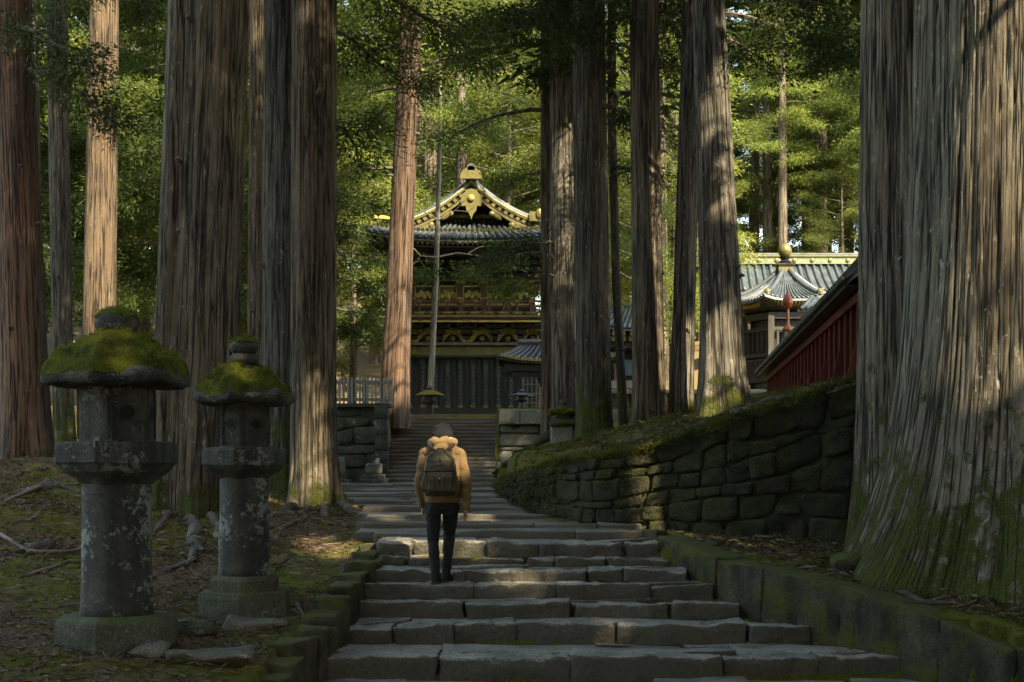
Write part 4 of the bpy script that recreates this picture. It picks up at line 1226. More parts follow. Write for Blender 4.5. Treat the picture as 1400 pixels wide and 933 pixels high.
# ---------------------------------------------------------------- building materials
M['tile'] = paint_mat("bronze_roof_tile", (.032, .043, .050), (.075, .094, .105), rough=.42, bump=.2, scale=2.5, spec=.6)
M['gold'] = paint_mat("aged_gilding", (.20, .172, .062), (.085, .076, .03), rough=.48, metallic=.4, bump=.25, scale=9, fine=50)
M['gold_dim'] = paint_mat("dull_gilding", (.48, .38, .11), (.22, .185, .055), rough=.5, metallic=.4, bump=.4, scale=7, fine=45)
M['lacquer'] = paint_mat("black_lacquer", (.010, .010, .012), (.022, .022, .024), rough=.4, bump=.1)
M['boards'] = paint_mat("blue_black_boards", (.013, .018, .024), (.035, .045, .055), rough=.45, bump=.2, scale=3, stretch=(3, 3, .6))
M['olive'] = paint_mat("mossy_olive_paint", (.15, .145, .045), (.06, .062, .02), rough=.7, bump=.3, scale=3)  # olive paint, with the lintel's green reflected light put into the colour
M['redwood'] = paint_mat("red_brown_lacquer", (.10, .032, .02), (.05, .02, .013), rough=.5, bump=.2)
M['red'] = paint_mat("red_painted_boards", (.15, .018, .014), (.075, .012, .010), rough=.6, bump=.3, scale=3, stretch=(3, 3, .5))
M['darktile'] = paint_mat("dark_roof_tile", (.022, .024, .026), (.05, .052, .055), rough=.5, bump=.3, scale=3)
M['towerwood'] = paint_mat("dark_tower_timber", (.05, .044, .034), (.028, .025, .02), rough=.8, bump=.4, scale=3, stretch=(3, 3, .5))
M['verge'] = paint_mat("pale_verge", (.34, .33, .20), (.22, .21, .12), rough=.6)
M['white'] = paint_mat("white_edge_paint", (.7, .68, .58), (.5, .48, .4), rough=.6)
M['oldwood'] = paint_mat("pale_old_timber", (.17, .155, .13), (.09, .082, .07), rough=.8, bump=.4, scale=3, stretch=(3, 3, .5))
M['greenblue'] = paint_mat("verdigris_edge", (.16, .2, .12), (.1, .12, .06), rough=.6)
M['orange'] = paint_mat("orange_lacquer", (.36, .075, .02), (.2, .042, .012), rough=.4, bump=.1)
M['bluepaint'] = paint_mat("faded_blue_paint", (.02, .065, .09), (.015, .04, .055), rough=.6)

def tiled(mb, e0, e1, r0, r1, n, sag=0.0, rib=.07, K=6, lip=.06, closed=True):
    """a tiled slope between eave e0-e1 and ridge r0-r1: sagging sheet with thickness and rounded ribs running down it"""
    e0, e1, r0, r1 = [np.array(q, float) for q in (e0, e1, r0, r1)]
    def P(u, t):
        p = (e0 * (1 - u) + e1 * u) * (1 - t) + (r0 * (1 - u) + r1 * u) * t
        p = p.copy(); p[2] -= sag * 4 * t * (1 - t) * .5
        return p
    nrm = np.cross(e1 - e0, r0 - e0); nrm /= np.linalg.norm(nrm)
    if nrm[2] < 0: nrm = -nrm
    U = 12
    vs, fs = [], []
    for i in range(U + 1):
        for k in range(K + 1):
            vs.append(P(i / U, k / K))
    N = len(vs)
    vs += [q - nrm * lip for q in vs]
    for i in range(U):
        for k in range(K):
            a = i * (K + 1) + k
            fs.append((a, a + K + 1, a + K + 2, a + 1)); fs.append((N + a, N + a + 1, N + a + K + 2, N + a + K + 1))
    for i in range(U):
        for k in (0, K):
            a = i * (K + 1) + k
            fs.append((a, a + K + 1, N + a + K + 1, N + a))
    for k in range(K):
        for i in (0, U):
            a = i * (K + 1) + k
            fs.append((a, a + 1, N + a + 1, N + a))
    mb.add(vs, fs)
    for q in range(n):
        u = (q + .5) / n
        mb.tube([P(u, k / K) + nrm * rib * .25 for k in range(K + 1)], rib, 6)

# ---------------------------------------------------------------- the gate
CX = -1.47
G = empty("temple_gate", (CX, 52, 1.95), "gilded two storey temple gate with golden gable and black boarded wall above the stairs", "gate")
Z1 = 52.0
z = lambda py, Z=52.0: az(py, Z)
xl, xr = ax(557, Z1), ax(737, Z1)
MB().box((CX, 55, 2.12), (xr - xl + .5, 6.4, .5)).build("plinth", M['wall_pale'], G)
MB().box(((xl + xr) / 2, Z1 + .06, (z(559) + z(487)) / 2), (xr - xl, .12, z(487) - z(559))).build("lower_wall", M['boards'], G)
MB().box(((xl + xr) / 2, Z1 + 3.2, (z(559) + z(487)) / 2), (xr - xl - .2, 5.9, z(487) - z(559) - .02)).build("lower_storey", M['boards'], G)
nb = 10
for k in range(nb + 1):
    x = xl + .10 + (xr - xl - .2) * k / nb
    b_ = MB().box((x, Z1 - .05, (z(559) + z(488)) / 2), (.15, .10, z(488) - z(559) - .06)).build("batten", M['boards'], G)
    st = MB()
    for j in range(11):
        zz = z(556) + .1 + (z(490) - z(556)) * j / 10.6
        st.ell((x, Z1 - .105, zz), (.028, .025, .034), 6, 4)
    st.box((x, Z1 - .105, z(556)), (.18, .03, .10))
    s_ = st.build("gold_stud", M['gold'], b_)
    s_["kind"] = "stuff"
    if k < nb:
        x2 = xl + .10 + (xr - xl - .2) * (k + .5) / nb
        MB().box((x2, Z1 - .02, (z(557) + z(489)) / 2), (.11, .06, z(489) - z(557))).build("panel_strip", M['lacquer'], G)
MB().box(((xl + xr) / 2, Z1 - .08, z(562)), (xr - xl + .5, .32, .22)).build("sill_beam", M['lacquer'], G)
MB().box(((xl + xr) / 2, Z1 - .06, z(481)), (xr - xl + .35, .30, z(475) - z(487))).build("lintel", M['olive'], G)
MB().box(((xl + xr) / 2, Z1 - .16, z(488.5)), (xr - xl + .8, .34, .09)).build("lintel_edge", M['lacquer'], G)
MB().box(((xl + xr) / 2, Z1 - .24, z(471.5)), (xr - xl + .5, .3, .10)).build("bracket_beam", M['oldwood'], G)
MB().box(((xl + xr) / 2, Z1 + .25, z(455)), (xr - xl - .15, .3, z(436) - z(474))).build("bracket_back", M['lacquer'], G)
# frog-leg struts and bracket blocks
for px in (585, 619, 659, 694, 728):
    x = ax(px, Z1)
    hh = z(448) - z(470)
    pl = [(-.62, 0), (-.50, .16), (-.34, .28), (-.22, hh * .9), (0, hh), (.22, hh * .9), (.34, .28), (.50, .16), (.62, 0), (.40, 0), (.28, .14), (.14, .30), (0, .34), (-.14, .30), (-.28, .14), (-.40, 0)]
    MB().plate([(x + a, Z1 - .14, z(470) + b) for a, b in pl], (0, .14, 0)).build("frog_leg_strut", M['gold_dim'], G)
    MB().ell((x, Z1 - .18, z(464)), (.10, .06, .11), 8, 6).build("boss", M['gold'], G)
for k, px in enumerate((567, 602, 639, 677, 712, 742)):
    x = ax(px, Z1)
    m = MB()
    for j, (w, py) in enumerate(((.22, 463), (.42, 456), (.62, 449), (.86, 442))):
        m.box((x, Z1 - .10 - .1 * j, z(py)), (w, .26 + .2 * j, .12))
    br = m.build("bracket", M['lacquer'], G)
    m = MB()
    for j, (w, py) in enumerate(((.42, 456), (.62, 449), (.86, 442))):
        for s in (-1, 0, 1): m.box((x + s * w / 2.1, Z1 - .36 - .2 * j, z(py) + .05), (.12, .06, .09))
    m.build("gilt_cap", M['gold_dim'], br)
# balcony
bx0, bx1 = ax(556, 51) - .1, ax(748, 51)
yb = 50.9
MB().box(((bx0 + bx1) / 2, yb + 1.0, az(436, yb)), (bx1 - bx0, 2.2, .10)).build("balcony_floor", M['redwood'], G)
MB().box(((bx0 + bx1) / 2, yb - .12, az(433, yb)), (bx1 - bx0 + .06, .08, .085)).build("balcony_edge", M['gold'], G)
MB().box(((bx0 + bx1) / 2, yb - .10, az(440, yb)), (bx1 - bx0 - .1, .08, .06)).build("balcony_edge", M['gold_dim'], G)
for py, h in ((412, .07), (419, .05), (427, .06)):
    MB().bar((bx0 - .12, yb, az(py, yb)), (bx1 + .12, yb, az(py, yb)), .07, h).build("rail", M['redwood'], G)
for k in range(11):
    x = bx0 + .06 + (bx1 - bx0 - .12) * k / 10
    p_ = MB().box((x, yb, (az(434, yb) + az(409, yb)) / 2), (.08, .10, az(409, yb) - az(434, yb))).build("rail_post", M['redwood'], G)
    m = MB()
    m.box((x, yb - .05, az(412, yb)), (.16, .06, .09)); m.box((x, yb - .05, az(428, yb)), (.36, .05, .08))
    m.build("gilt_fitting", M['gold'], p_)["kind"] = "stuff"
# upper storey
ux0, ux1 = ax(563, Z1), ax(728, Z1)
MB().box(((ux0 + ux1) / 2, Z1 + 2.5, z(395)), (ux1 - ux0, 4.6, z(360) - z(432))).build("upper_storey", M['lacquer'], G)
for k in range(6):
    x = ux0 + (ux1 - ux0) * k / 5
    c_ = MB().box((x, Z1 + .12, z(402)), (.2, .2, z(376) - z(434))).build("column", M['redwood'], G)
    m = MB(); m.box((x, Z1 + .0, z(384)), (.26, .12, .22)); m.box((x, Z1 + .0, z(408)), (.24, .1, .06)); m.build("gilt_band", M['gold_dim'], c_)
    if k < 5:
        xm = x + (ux1 - ux0) / 10
        w = (ux1 - ux0) / 5 - .24
        p_ = MB().box((xm, Z1 + .16, z(403)), (w, .06, z(390) - z(416))).build("panel", M['olive'] if k in (1, 3) else M['lacquer'], G)
        m = MB()
        m.box((xm, Z1 + .12, z(391)), (w, .06, .06)); m.box((xm, Z1 + .12, z(416)), (w, .06, .05))
        for s in (-1, 1): m.box((xm + s * w / 2, Z1 + .12, z(403)), (.05, .06, z(390) - z(416)))
        m.build("gilt_frame", M['gold_dim'], p_)
        m = MB()
        for q in range(5):
            m.ell((xm - w * .36 + w * .18 * q, Z1 + .11, z(404) + .08 * (q % 2)), (.09, .04, .10 + .03 * (q % 3)), 7, 5)
        m.build("carving", M['gold_dim'], p_)
MB().box(((ux0 + ux1) / 2, Z1 + .02, z(383)), (ux1 - ux0 + .3, .22, .12)).build("upper_lintel", M['olive'], G)
# under the eaves: stepped brackets that flare out towards the eave
for j in range(5):
    f = j / 4
    hw = (ux1 - ux0) / 2 + .1 + f * 1.0
    yy0 = Z1 - .1 - 1.35 * f
    MB().box(((ux0 + ux1) / 2, (yy0 + 57.5) / 2, z(381) + .12 + .22 * j), (hw * 2, 57.5 - yy0, .12)).build("bracket_tier", M['lacquer'], G)
for k in range(6):
    x = ux0 + (ux1 - ux0) * k / 5
    m = MB(); mg = MB()
    for j in range(4):
        yy = Z1 - .2 - .32 * j
        m.box((x, yy, z(381) + .02 + .22 * j), (.3 + .16 * j, .3, .12))
        for s in (-1, 1): mg.box((x + s * (.13 + .08 * j), yy - .16, z(381) + .05 + .22 * j), (.08, .05, .08))
    b_ = m.build("eave_bracket", M['lacquer'], G); mg.build("gilt_cap", M['gold_dim'], b_)
m = MB(); m.lathe([(.02, .42), (.09, .36), (.13, .14), (.17, .02), (.17, 0)], 10, (CX + .02, 50.9, z(384))); m.build("hanging_bell", M['gold_dim'], G)
# roof: eaves at y = 50, skirt up to the gable, ridge runs away from the stairs
ye = 50.0
ze = az(326, ye); hw = 3.66
EL, ER = CX - hw, CX + hw
zg = az(304, 52.4); gw = 2.32
za = az(254, 52.0)
yback = 60.0
def eave_pts(a, b, lift=.28, K=10):
    a, b = np.array(a, float), np.array(b, float)
    out = []
    for k in range(K + 1):
        t = k / K
        p = a * (1 - t) + b * t
        p[2] += lift * (2 * abs(t - .5)) ** 3.2
        out.append(p)
    return out
m = MB()
N = 10
fe = eave_pts((EL, ye, ze), (ER, ye, ze))
gt = [np.array((CX - gw + 2 * gw * k / N, 52.45, zg)) for k in range(N + 1)]
for k in range(N): tiled(m, fe[k], fe[k + 1], gt[k], gt[k + 1], 3, .12, .075, 5, .10)
for s in (-1, 1):
    se = eave_pts((CX + s * hw, ye, ze), (CX + s * hw, yback + .6, ze))
    su = [np.array((CX + s * gw, 52.45 + (yback - 52.45 - .8) * k / N, zg)) for k in range(N + 1)]
    for k in range(N): tiled(m, se[k], se[k + 1], su[k], su[k + 1], 3, .12, .075, 5, .10)
    # steep upper slope to the ridge, oversailing the gable
    for k in range(8):
        y0, y1 = 51.45 + (yback - 51.6) * k / 8, 51.45 + (yback - 51.6) * (k + 1) / 8
        tiled(m, (CX + s * (gw + .12), y0, zg - .04), (CX + s * (gw + .12), y1, zg - .04), (CX, y0, za + .16), (CX, y1, za + .16), 3, .42, .075, 8, .10)
rf_ = m.build("roof", M['tile'], G, True)
m = MB()
for k in range(46):
    t = (k + .5) / 46
    p = fe[0] + (fe[-1] - fe[0]) * t
    lift = .28 * (2 * abs(t - .5)) ** 3.2
    m.tube([(p[0], ye - .05, p[2] + lift + .0), (p[0], ye + .12, p[2] + lift + .03)], .07, 8)
m.build("eave_tile", M['gold_dim'], rf_)["kind"] = "stuff"
m = MB()
for k in range(40):
    t = (k + .5) / 40
    x = EL + .12 + (2 * hw - .24) * t
    lift = .28 * (2 * abs(t - .5)) ** 3.2
    m.bar((x, ye + .14, ze - .16 + lift), (x * .75 + CX * .25, Z1 - .1, ze - .26), .075, .10)
m.build("rafter", M['lacquer'], rf_)["kind"] = "stuff"
m = MB()
for k in range(40):
    t = (k + .5) / 40
    x = EL + .12 + (2 * hw - .24) * t
    lift = .28 * (2 * abs(t - .5)) ** 3.2
    m.box((x, ye + .125, ze - .16 + lift), (.085, .03, .11))
m.build("rafter_cap", M['gold'], rf_)["kind"] = "stuff"
m = MB()
soff = [fe[k] - np.array((0, -.15, .30)) for k in range(N + 1)]
for k in range(N):
    a, b = soff[k], soff[k + 1]
    m.plate([a, b, (b[0] * .72 + CX * .28, Z1 + .3, z(372)), (a[0] * .72 + CX * .28, Z1 + .3, z(372))], (0, 0, .05))
for s in (-1, 1):
    m.plate([(CX + s * (hw - .12), ye + .15, ze - .12), (CX + s * (hw - .12), yback, ze - .2), (CX + s * hw * .70, yback - 1.5, z(374)), (CX + s * hw * .70, Z1 + .3, z(374))], (0, 0, .05))
m.build("soffit", M['lacquer'], rf_)
# gable face with bargeboards
MB().plate([(CX - gw + .3, 52.35, zg + .06), (CX + gw - .3, 52.35, zg + .06), (CX, 52.35, za - .12)], (0, .08, 0)).build("gable_wall", M['lacquer'], G)
MB().box((CX, 52.22, zg + .17), (2 * gw - .9, .16, .13)).build("gable_beam", M['gold'], G)
MB().box((CX, 52.25, zg + .62), (2 * gw - 1.9, .12, .10)).build("gable_beam", M['gold_dim'], G)
MB().box((CX, 52.2, zg + .65), (.20, .14, 1.1)).build("king_post", M['lacquer'], G)
def barge(s, y, d0, d1, mat, name, th=.1, ext=.16):
    """a sagging board following the verge between depths d0 and d1 under it"""
    K = 9
    A, B = np.array((CX + s * (gw + ext), y, zg - .02)), np.array((CX, y, za + .14))
    top = []
    for k in range(K + 1):
        t = k / K
        p = A * (1 - t) + B * t
        p[2] -= .42 * 2 * t * (1 - t)
        top.append(p)
    v, f = [], []
    for p in top:
        for yy in (y, y + th):
            v.append((p[0], yy, p[2] - d0)); v.append((p[0], yy, p[2] - d1))
    for k in range(K):
        a, b = 4 * k, 4 * k + 4
        f += [(a, b, b + 1, a + 1), (a + 2, a + 3, b + 3, b + 2), (a, a + 2, b + 2, b), (a + 1, b + 1, b + 3, a + 3)]
    f += [(0, 1, 3, 2), (4 * K, 4 * K + 2, 4 * K + 3, 4 * K + 1)]
    return MB().add(v, f).build(name, mat, G)
for s in (-1, 1):
    barge(s, 51.40, .06, .13, M['verge'], "verge_strip", .12)
    barge(s, 51.42, .13, .20, M['gold'], "verge_strip", .12)
    barge(s, 51.50, .20, .42, M['lacquer'], "bargeboard", .10)
    barge(s, 51.46, .42, .52, M['gold'], "bargeboard_edge", .12)
    m = MB()
    for k in range(11):
        t = .06 + .88 * k / 10
        x = CX + s * (gw + .16) * (1 - t)
        zz = (zg - .02) * (1 - t) + (za + .14) * t - .84 * t * (1 - t) - .30
        m.box((x, 51.47, zz), (.13, .05, .13), ry=s * .7)
    m.build("gilt_square", M['gold'], G)["kind"] = "stuff"
    # scrolled fins hanging from the bargeboards
    for t, sc in ((.30, 1.0), (.62, .8)):
        x = CX + s * (gw + .1) * (1 - t); zz = zg * (1 - t) + (za + .1) * t - .84 * t * (1 - t) - .55
        m = MB(); m.ell((x, 51.52, zz), (.30 * sc, .05, .14 * sc), 10, 6, Matrix.Rotation(s * .75, 3, 'Y')); m.ell((x - s * .22 * sc, 51.52, zz + .08 * sc), (.13 * sc, .06, .12 * sc), 8, 6)
        m.build("scroll_fin", M['gold'], G)
pl = [(0, .05), (.16, .0), (.30, -.16), (.40, -.42), (.34, -.62), (.20, -.60), (.18, -.78), (.07, -.92), (0, -1.12), (-.07, -.92), (-.18, -.78), (-.20, -.60), (-.34, -.62), (-.40, -.42), (-.30, -.16), (-.16, 0)]
MB().plate([(CX + a, 51.36, za - .28 + b * .95) for a, b in pl], (0, .12, 0)).build("gable_pendant", M['gold'], G)
m = MB(); m.ell((CX, 51.33, za - .58), (.13, .08, .13), 10, 6); m.build("pendant_boss", M['gold_dim'], G)
m = MB()
m.box((CX, 55.5, za + .30), (.42, 8.3, .34)); m.tube([(CX, 51.3, za + .52), (CX, 59.7, za + .52)], .16, 8)
m.build("ridge", M['tile'], G)
m = MB()
m.box((CX, 51.25, za + .24), (.46, .2, .34)); m.box((CX, 51.22, za + .46), (.26, .16, .16)); m.plate([(CX - .40, 51.14, za + .08), (CX - .34, 51.14, za + .34), (CX - .18, 51.14, za + .46), (CX, 51.14, za + .58), (CX + .18, 51.14, za + .46), (CX + .34, 51.14, za + .34), (CX + .40, 51.14, za + .08)], (0, .08, 0))
m.build("ridge_end_ornament", M['gold'], G)
for s in (-1, 1):
    m = MB(); m.tube([(CX + s * gw, 52.4, zg + .10), (CX + s * (gw + .7), 51.2, (zg + ze) / 2 + .02), (CX + s * hw, ye, ze + .36)], [.12, .12, .10], 8)
    m.build("hip_ridge", M['tile'], G)
    m = MB(); m.box((CX + s * (gw - .05), 51.4, zg + .02), (.34, .2, .34)); m.ell((CX + s * (gw + .15), 51.3, zg + .1), (.16, .1, .2), 8, 6); m.build("hip_ornament", M['gold'], G)
    m = MB(); m.bar((CX + s * (gw + .35), 51.8, zg + .02), (CX + s * (hw - .1), 51.2, zg - .02), .22, .12); m.build("side_ridge", M['gold_dim'], G)

# ---------------------------------------------------------------- open shed beside the gate
SH = empty("water_shed", (ax(720, 47), 47, 1.94), "small open shed with a tiled roof over dark posts beside the gate", "shed")
sx0, sx1 = ax(684, 47), ax(684, 47) + 3.8
m = MB()
cxm = (sx0 + sx1) / 2
zE, zR = az(495, 46.2), az(473, 47.5)
fe2 = eave_pts((sx0 - .1, 46.0, zE), (sx1 + .1, 46.0, zE), .18, 6)
for k in range(6):
    tiled(m, fe2[k], fe2[k + 1], (sx0 + .7 + (sx1 - sx0 - 1.4) * k / 6, 47.6, zR), (sx0 + .7 + (sx1 - sx0 - 1.4) * (k + 1) / 6, 47.6, zR), 3, .1, .07, 5, .09)
    be = [(p[0], 49.2, p[2]) for p in fe2]
    tiled(m, be[k], be[k + 1], (sx0 + .7 + (sx1 - sx0 - 1.4) * k / 6, 47.6, zR), (sx0 + .7 + (sx1 - sx0 - 1.4) * (k + 1) / 6, 47.6, zR), 3, .1, .07, 5, .09)
for s, xe, xi in ((-1, sx0 - .1, sx0 + .7), (1, sx1 + .1, sx1 - .7)):
    tiled(m, (xe, 46.0, zE + .18), (xe, 49.2, zE + .18), (xi, 47.59, zR), (xi, 47.61, zR), 6, .1, .06, 5, .09)
rf_ = m.build("roof", M['darktile'], SH, True)
m = MB(); m.tube([(sx0 + .6, 47.6, zR + .1), (sx1 - .6, 47.6, zR + .1)], .14, 8); m.build("ridge", M['darktile'], rf_)
m = MB()
for k in range(34):
    x = sx0 + (sx1 - sx0) * (k + .5) / 34
    m.tube([(x, 45.93, zE + .03 + .18 * (2 * abs((k + .5) / 34 - .5)) ** 3), (x, 46.05, zE + .05 + .18 * (2 * abs((k + .5) / 34 - .5)) ** 3)], .055, 6)
m.build("eave_tile", M['gold_dim'], rf_)["kind"] = "stuff"
MB().box((cxm, 47.6, zE - .18), (sx1 - sx0 - .3, 2.7, .22)).build("soffit", M['lacquer'], SH)
MB().box((cxm, 46.5, az(509, 46.5)), (sx1 - sx0 - .7, .16, .34)).build("beam", M['lacquer'], SH)
MB().box((cxm, 46.44, az(505, 46.5)), (sx1 - sx0 - .7, .06, .05)).build("gilt_edge", M['gold_dim'], SH)
for x in (sx0 + .55, sx1 - .55):
    for y in (46.55, 48.6):
        MB().bar((x + (.18 if x < cxm else -.18), y, 1.9), (x, y, zE - .2), .17, .17).build("post", M['lacquer'], SH)
MB().bar((sx0 + 1.2, 46.9, az(502, 46.9)), (sx0 + 1.75, 46.9, 1.95), .12, .2).build("brace", M['lacquer'], SH)
lt = empty("lattice_fence", (ax(735, 50.5), 50.5, 1.94), "sunlit wooden lattice seen through the open shed", "fence")
for k in range(9): MB().box((ax(715, 50.5) + .16 * k, 50.5, az(532, 50.5)), (.045, .05, 1.9)).build("lattice_bar", M['oldwood'], lt)
for k in range(5): MB().box((ax(715, 50.5) + .64, 50.46, az(555, 50.5) + .33 * k + .1), (1.5, .04, .045)).build("lattice_bar", M['oldwood'], lt)

def small_lantern(name, c, h, r, label, mat, roofmat):
    """a roofed lantern on a stem: base, stem, light box on four thin posts, spreading roof, knob"""
    o = empty(name, c, label, "lantern")
    MB().lathe([(r * .75, -.1), (r * .75, h * .07), (r * .55, h * .1)], 8, c, .2).build("base", mat, o)
    MB().lathe([(r * .26, h * .1), (r * .22, h * .40), (r * .3, h * .44)], 10, c).build("stem", mat, o)
    MB().lathe([(r * .35, h * .44), (r * .62, h * .50), (r * .62, h * .54)], 6, c).build("platform", mat, o)
    MB().lathe([(r * .42, h * .54), (r * .42, h * .70)], 6, c).build("light_box", mat, o)
    rf = MB().lathe([(r * .55, h * .70), (r * 1.02, h * .705), (r, h * .73), (r * .62, h * .81), (r * .22, h * .88)], 6, c, 0, (1, 1), True, .06, 3).build("roof", roofmat, o)
    MB().lathe([(r * .12, h * .87), (r * .24, h * .91), (r * .24, h * .95), (r * .08, h)], 8, c).build("knob", mat, o)
    return o
small_lantern("lantern", (ax(587, 46.4), 46.4, az(572, 46.4)), az(530, 46.4) - az(574, 46.4), .48, "lantern with a broad ochre moss roof standing at the top of the wooden flight", M['lantern'], stone_mat("ochre_moss", (.10, .085, .012), (.20, .15, .02), 5, .9, .8))
small_lantern("lantern", (ax(713, 41.6), 41.6, az(562, 41.6)), .62, .38, "small dark bronze lantern on the pale stone wall under the shed", M['lacquer'], M['lacquer'])

# ---------------------------------------------------------------- stone pedestal with moss in front of the broad dark cedar
pc = (ax(770, 29.8), 29.8, az(612, 29.8))
PD = empty("stone_pedestal", pc, "mossy weathered stone pedestal with a thin broken top in front of the dark cedars", "pedestal")
rock_obj("block", M['wall_pale'], PD, (pc[0], pc[1], az(595, 29.8)), (.50, .5, az(583, 29.8) - az(612, 29.8)), res=.08, rnd=.05, amp=.03, corner=.03)
rock_obj("slab", M['wall_dark'], PD, (pc[0] + .02, pc[1], az(579, 29.8)), (.60, .6, .16), res=.08, rnd=.06, amp=.03)
rock_obj("block", M['wall_dark'], PD, (pc[0], pc[1], az(571, 29.8)), (.40, .42, .20), res=.08, rnd=.05, amp=.03)
rock_obj("moss", M['moss'], PD, (pc[0], pc[1], az(564, 29.8)), (.60, .6, .12), res=.06, rnd=.05, amp=.04, fr=7)
rock_obj("moss", M['moss'], PD, (pc[0] + .10, pc[1] - .1, az(582, 29.8) + .04), (.52, .5, .09), res=.06, rnd=.04, amp=.04, fr=7)
MB().lathe([(.10, -.05), (.13, .02), (.07, .10), (.09, .16), (.04, .24)], 8, (pc[0], pc[1], az(561, 29.8)), 0, (1, 1), True, .1, 4).build("finial", M['wall_dark'], PD)

# ---------------------------------------------------------------- gilded side building glimpsed between the trunks
SB = empty("side_building", (ax(850, 55), 55, 2.4), "gilded building with a red post glimpsed between the trunks right of the gate", "building")
m = MB()
a0, a1 = ax(800, 54), ax(905, 54)
for k in range(5):
    f0, f1 = k / 5, (k + 1) / 5
    lft = lambda t: .35 * (1 - t) ** 3
    tiled(m, (a0 + (a1 - a0) * f0, 54, az(450, 54) + lft(f0)), (a0 + (a1 - a0) * f1, 54, az(450, 54) + lft(f1)), (a0 + 1.0 + (a1 - a0 - 1) * f0, 56.5, az(418, 56.5)), (a0 + 1.0 + (a1 - a0 - 1) * f1, 56.5, az(418, 56.5)), 3, .15, .07, 5, .1)
m.build("roof", M['tile'], SB, True)
for k in range(9):
    x = a0 + .1 + (a1 - a0 - .2) * k / 8
    m = MB(); m.box((x, 54.15, az(455, 54.1)), (.16, .12, .2)); m.box((x, 54.3, az(463, 54.2)), (.22, .12, .18)); m.build("gilt_bracket", M['gold'], SB)
MB().box(((a0 + a1) / 2, 54.9, az(470, 54.9)), (a1 - a0, .9, .45)).build("eave_beam", M['lacquer'], SB)
MB().box(((a0 + a1) / 2, 56.2, az(500, 56)), (a1 - a0 - .3, 1.5, 3.6)).build("wall", M['lacquer'], SB)
for px in (842, 898):
    p_ = MB().box((ax(px, 54.6), 54.6, az(508, 54.6)), (.16, .16, az(486, 54.6) - az(540, 54.6))).build("post", M['redwood'], SB)
    MB().box((ax(px, 54.55), 54.55, az(493, 54.6)), (.19, .19, .24)).build("gilt_band", M['gold'], p_)
MB().box((ax(862, 54.7), 54.7, az(503, 54.7)), (.5, .1, .6)).build("blue_panel", M['bluepaint'], SB)
MB().box(((a0 + a1) / 2, 54.5, az(526, 54.5)), (a1 - a0, .2, .3)).build("lower_rail", M['oldwood'], SB)
# terrace parapet of stone seen behind the right-hand trunks
PW = empty("stone_parapet", (ax(900, 50), 50, 2.0), "grey stone parapet seen low between the trunks on the right terrace", "parapet")
for k in range(9):
    xx = ax(842, 50) + .95 * k
    rock_obj("wall_stone", M['wall_dark'], PW, (xx, 50, az(555, 50)), (.93, .4, .9), res=.25, rnd=.04, amp=.02, mx=5)
    rock_obj("coping_stone", M['wall_pale'], PW, (xx, 49.95, az(541, 50) + .12), (.94, .55, .16), res=.3, rnd=.02, amp=.01, mx=5)

# ---------------------------------------------------------------- bell tower
BT = empty("bell_tower", (ax(1073, 60), 60, 3.0), "dark tower pavilion with a concave pyramid roof and a gold ball finial", "tower")
bcx, bcy = ax(1073, 60), 60.0
Rr = 2.42
zE, zA = az(411, 58.5), az(371, 60)
m = MB()
NS6 = 6
rot = R(0)
def ev(k): 
    a = rot + 2 * math.pi * k / NS6
    return np.array((bcx + Rr * math.cos(a), bcy + Rr * math.sin(a), zE))
hips = []
for k in range(NS6):
    a, b = ev(k), ev(k + 1)
    c = np.array((bcx, bcy, zA))
    K = 7
    rows = []
    for j in range(K + 1):
        t = j / K
        row = []
        for i in range(7):
            u = i / 6
            e = a * (1 - u) + b * u
            e[2] += .18 * (2 * abs(u - .5)) ** 3
            p = e * (1 - t) + (c + (e - c) * .09 * np.array([1, 1, 0])) * t
            p[2] = e[2] + (zA - e[2]) * (t ** 1.0) - .42 * 2.2 * t * (1 - t)
            row.append(p)
        rows.append(row)
    vs = [p for r in rows for p in r]; fs = [(j * 7 + i, j * 7 + i + 1, (j + 1) * 7 + i + 1, (j + 1) * 7 + i) for j in range(K) for i in range(6)]
    n0 = len(vs)
    vs2 = vs + [p - np.array((0, 0, .10)) for p in vs[:7]]
    fs += [(i + 1, i, n0 + i, n0 + i + 1) for i in range(6)]
    m.add(vs2, fs)
    for i in range(13):
        u = (i + .5) / 13
        pts = []
        for j in range(K + 1):
            q = u * 6; i0 = min(5, int(q))
            pts.append(rows[j][i0] * (1 - q + i0) + rows[j][i0 + 1] * (q - i0) + np.array((0, 0, .03)))
        stop = K + 1 if abs(u - .5) < .3 else K - 1
        m.tube(pts[:stop], [.06 * (1 - .5 * j / K) for j in range(stop)], 5)
    hips.append([rows[j][0] + np.array((0, 0, .07)) for j in range(K + 1)])
rf_ = m.build("roof", M['tile'], BT, True)
for h in hips:
    o = MB().tube(h[1:], .11, 7).build("hip_ridge", M['tile'], rf_, True)
    q = h[1]
    d = (q - np.array((bcx, bcy, q[2]))); d /= np.linalg.norm(d)
    MB().ell(q + d * .06, (.13, .13, .15), 8, 6).build("hip_ornament", M['gold'], rf_)
MB().box((bcx, bcy, zA + .05), (.62, .62, .36)).build("roof_cap", M['gold'], BT)
m = MB(); m.box((bcx, bcy, zA + .26), (.78, .78, .07)); m.lathe([(.22, .28), (.30, .38), (.16, .46), (.18, .52), (.28, .58)], 12, (bcx, bcy, zA)); m.build("finial_neck", M['lacquer'], BT)
MB().ell((bcx, bcy, zA + .86), (.29, .29, .31), 16, 12).build("finial_ball", M['gold'], BT, True)
MB().lathe([(Rr * .97, 0), (Rr * .55, -.5)], 6, (bcx, bcy, zE - .10), rot).build("soffit", M['lacquer'], BT)
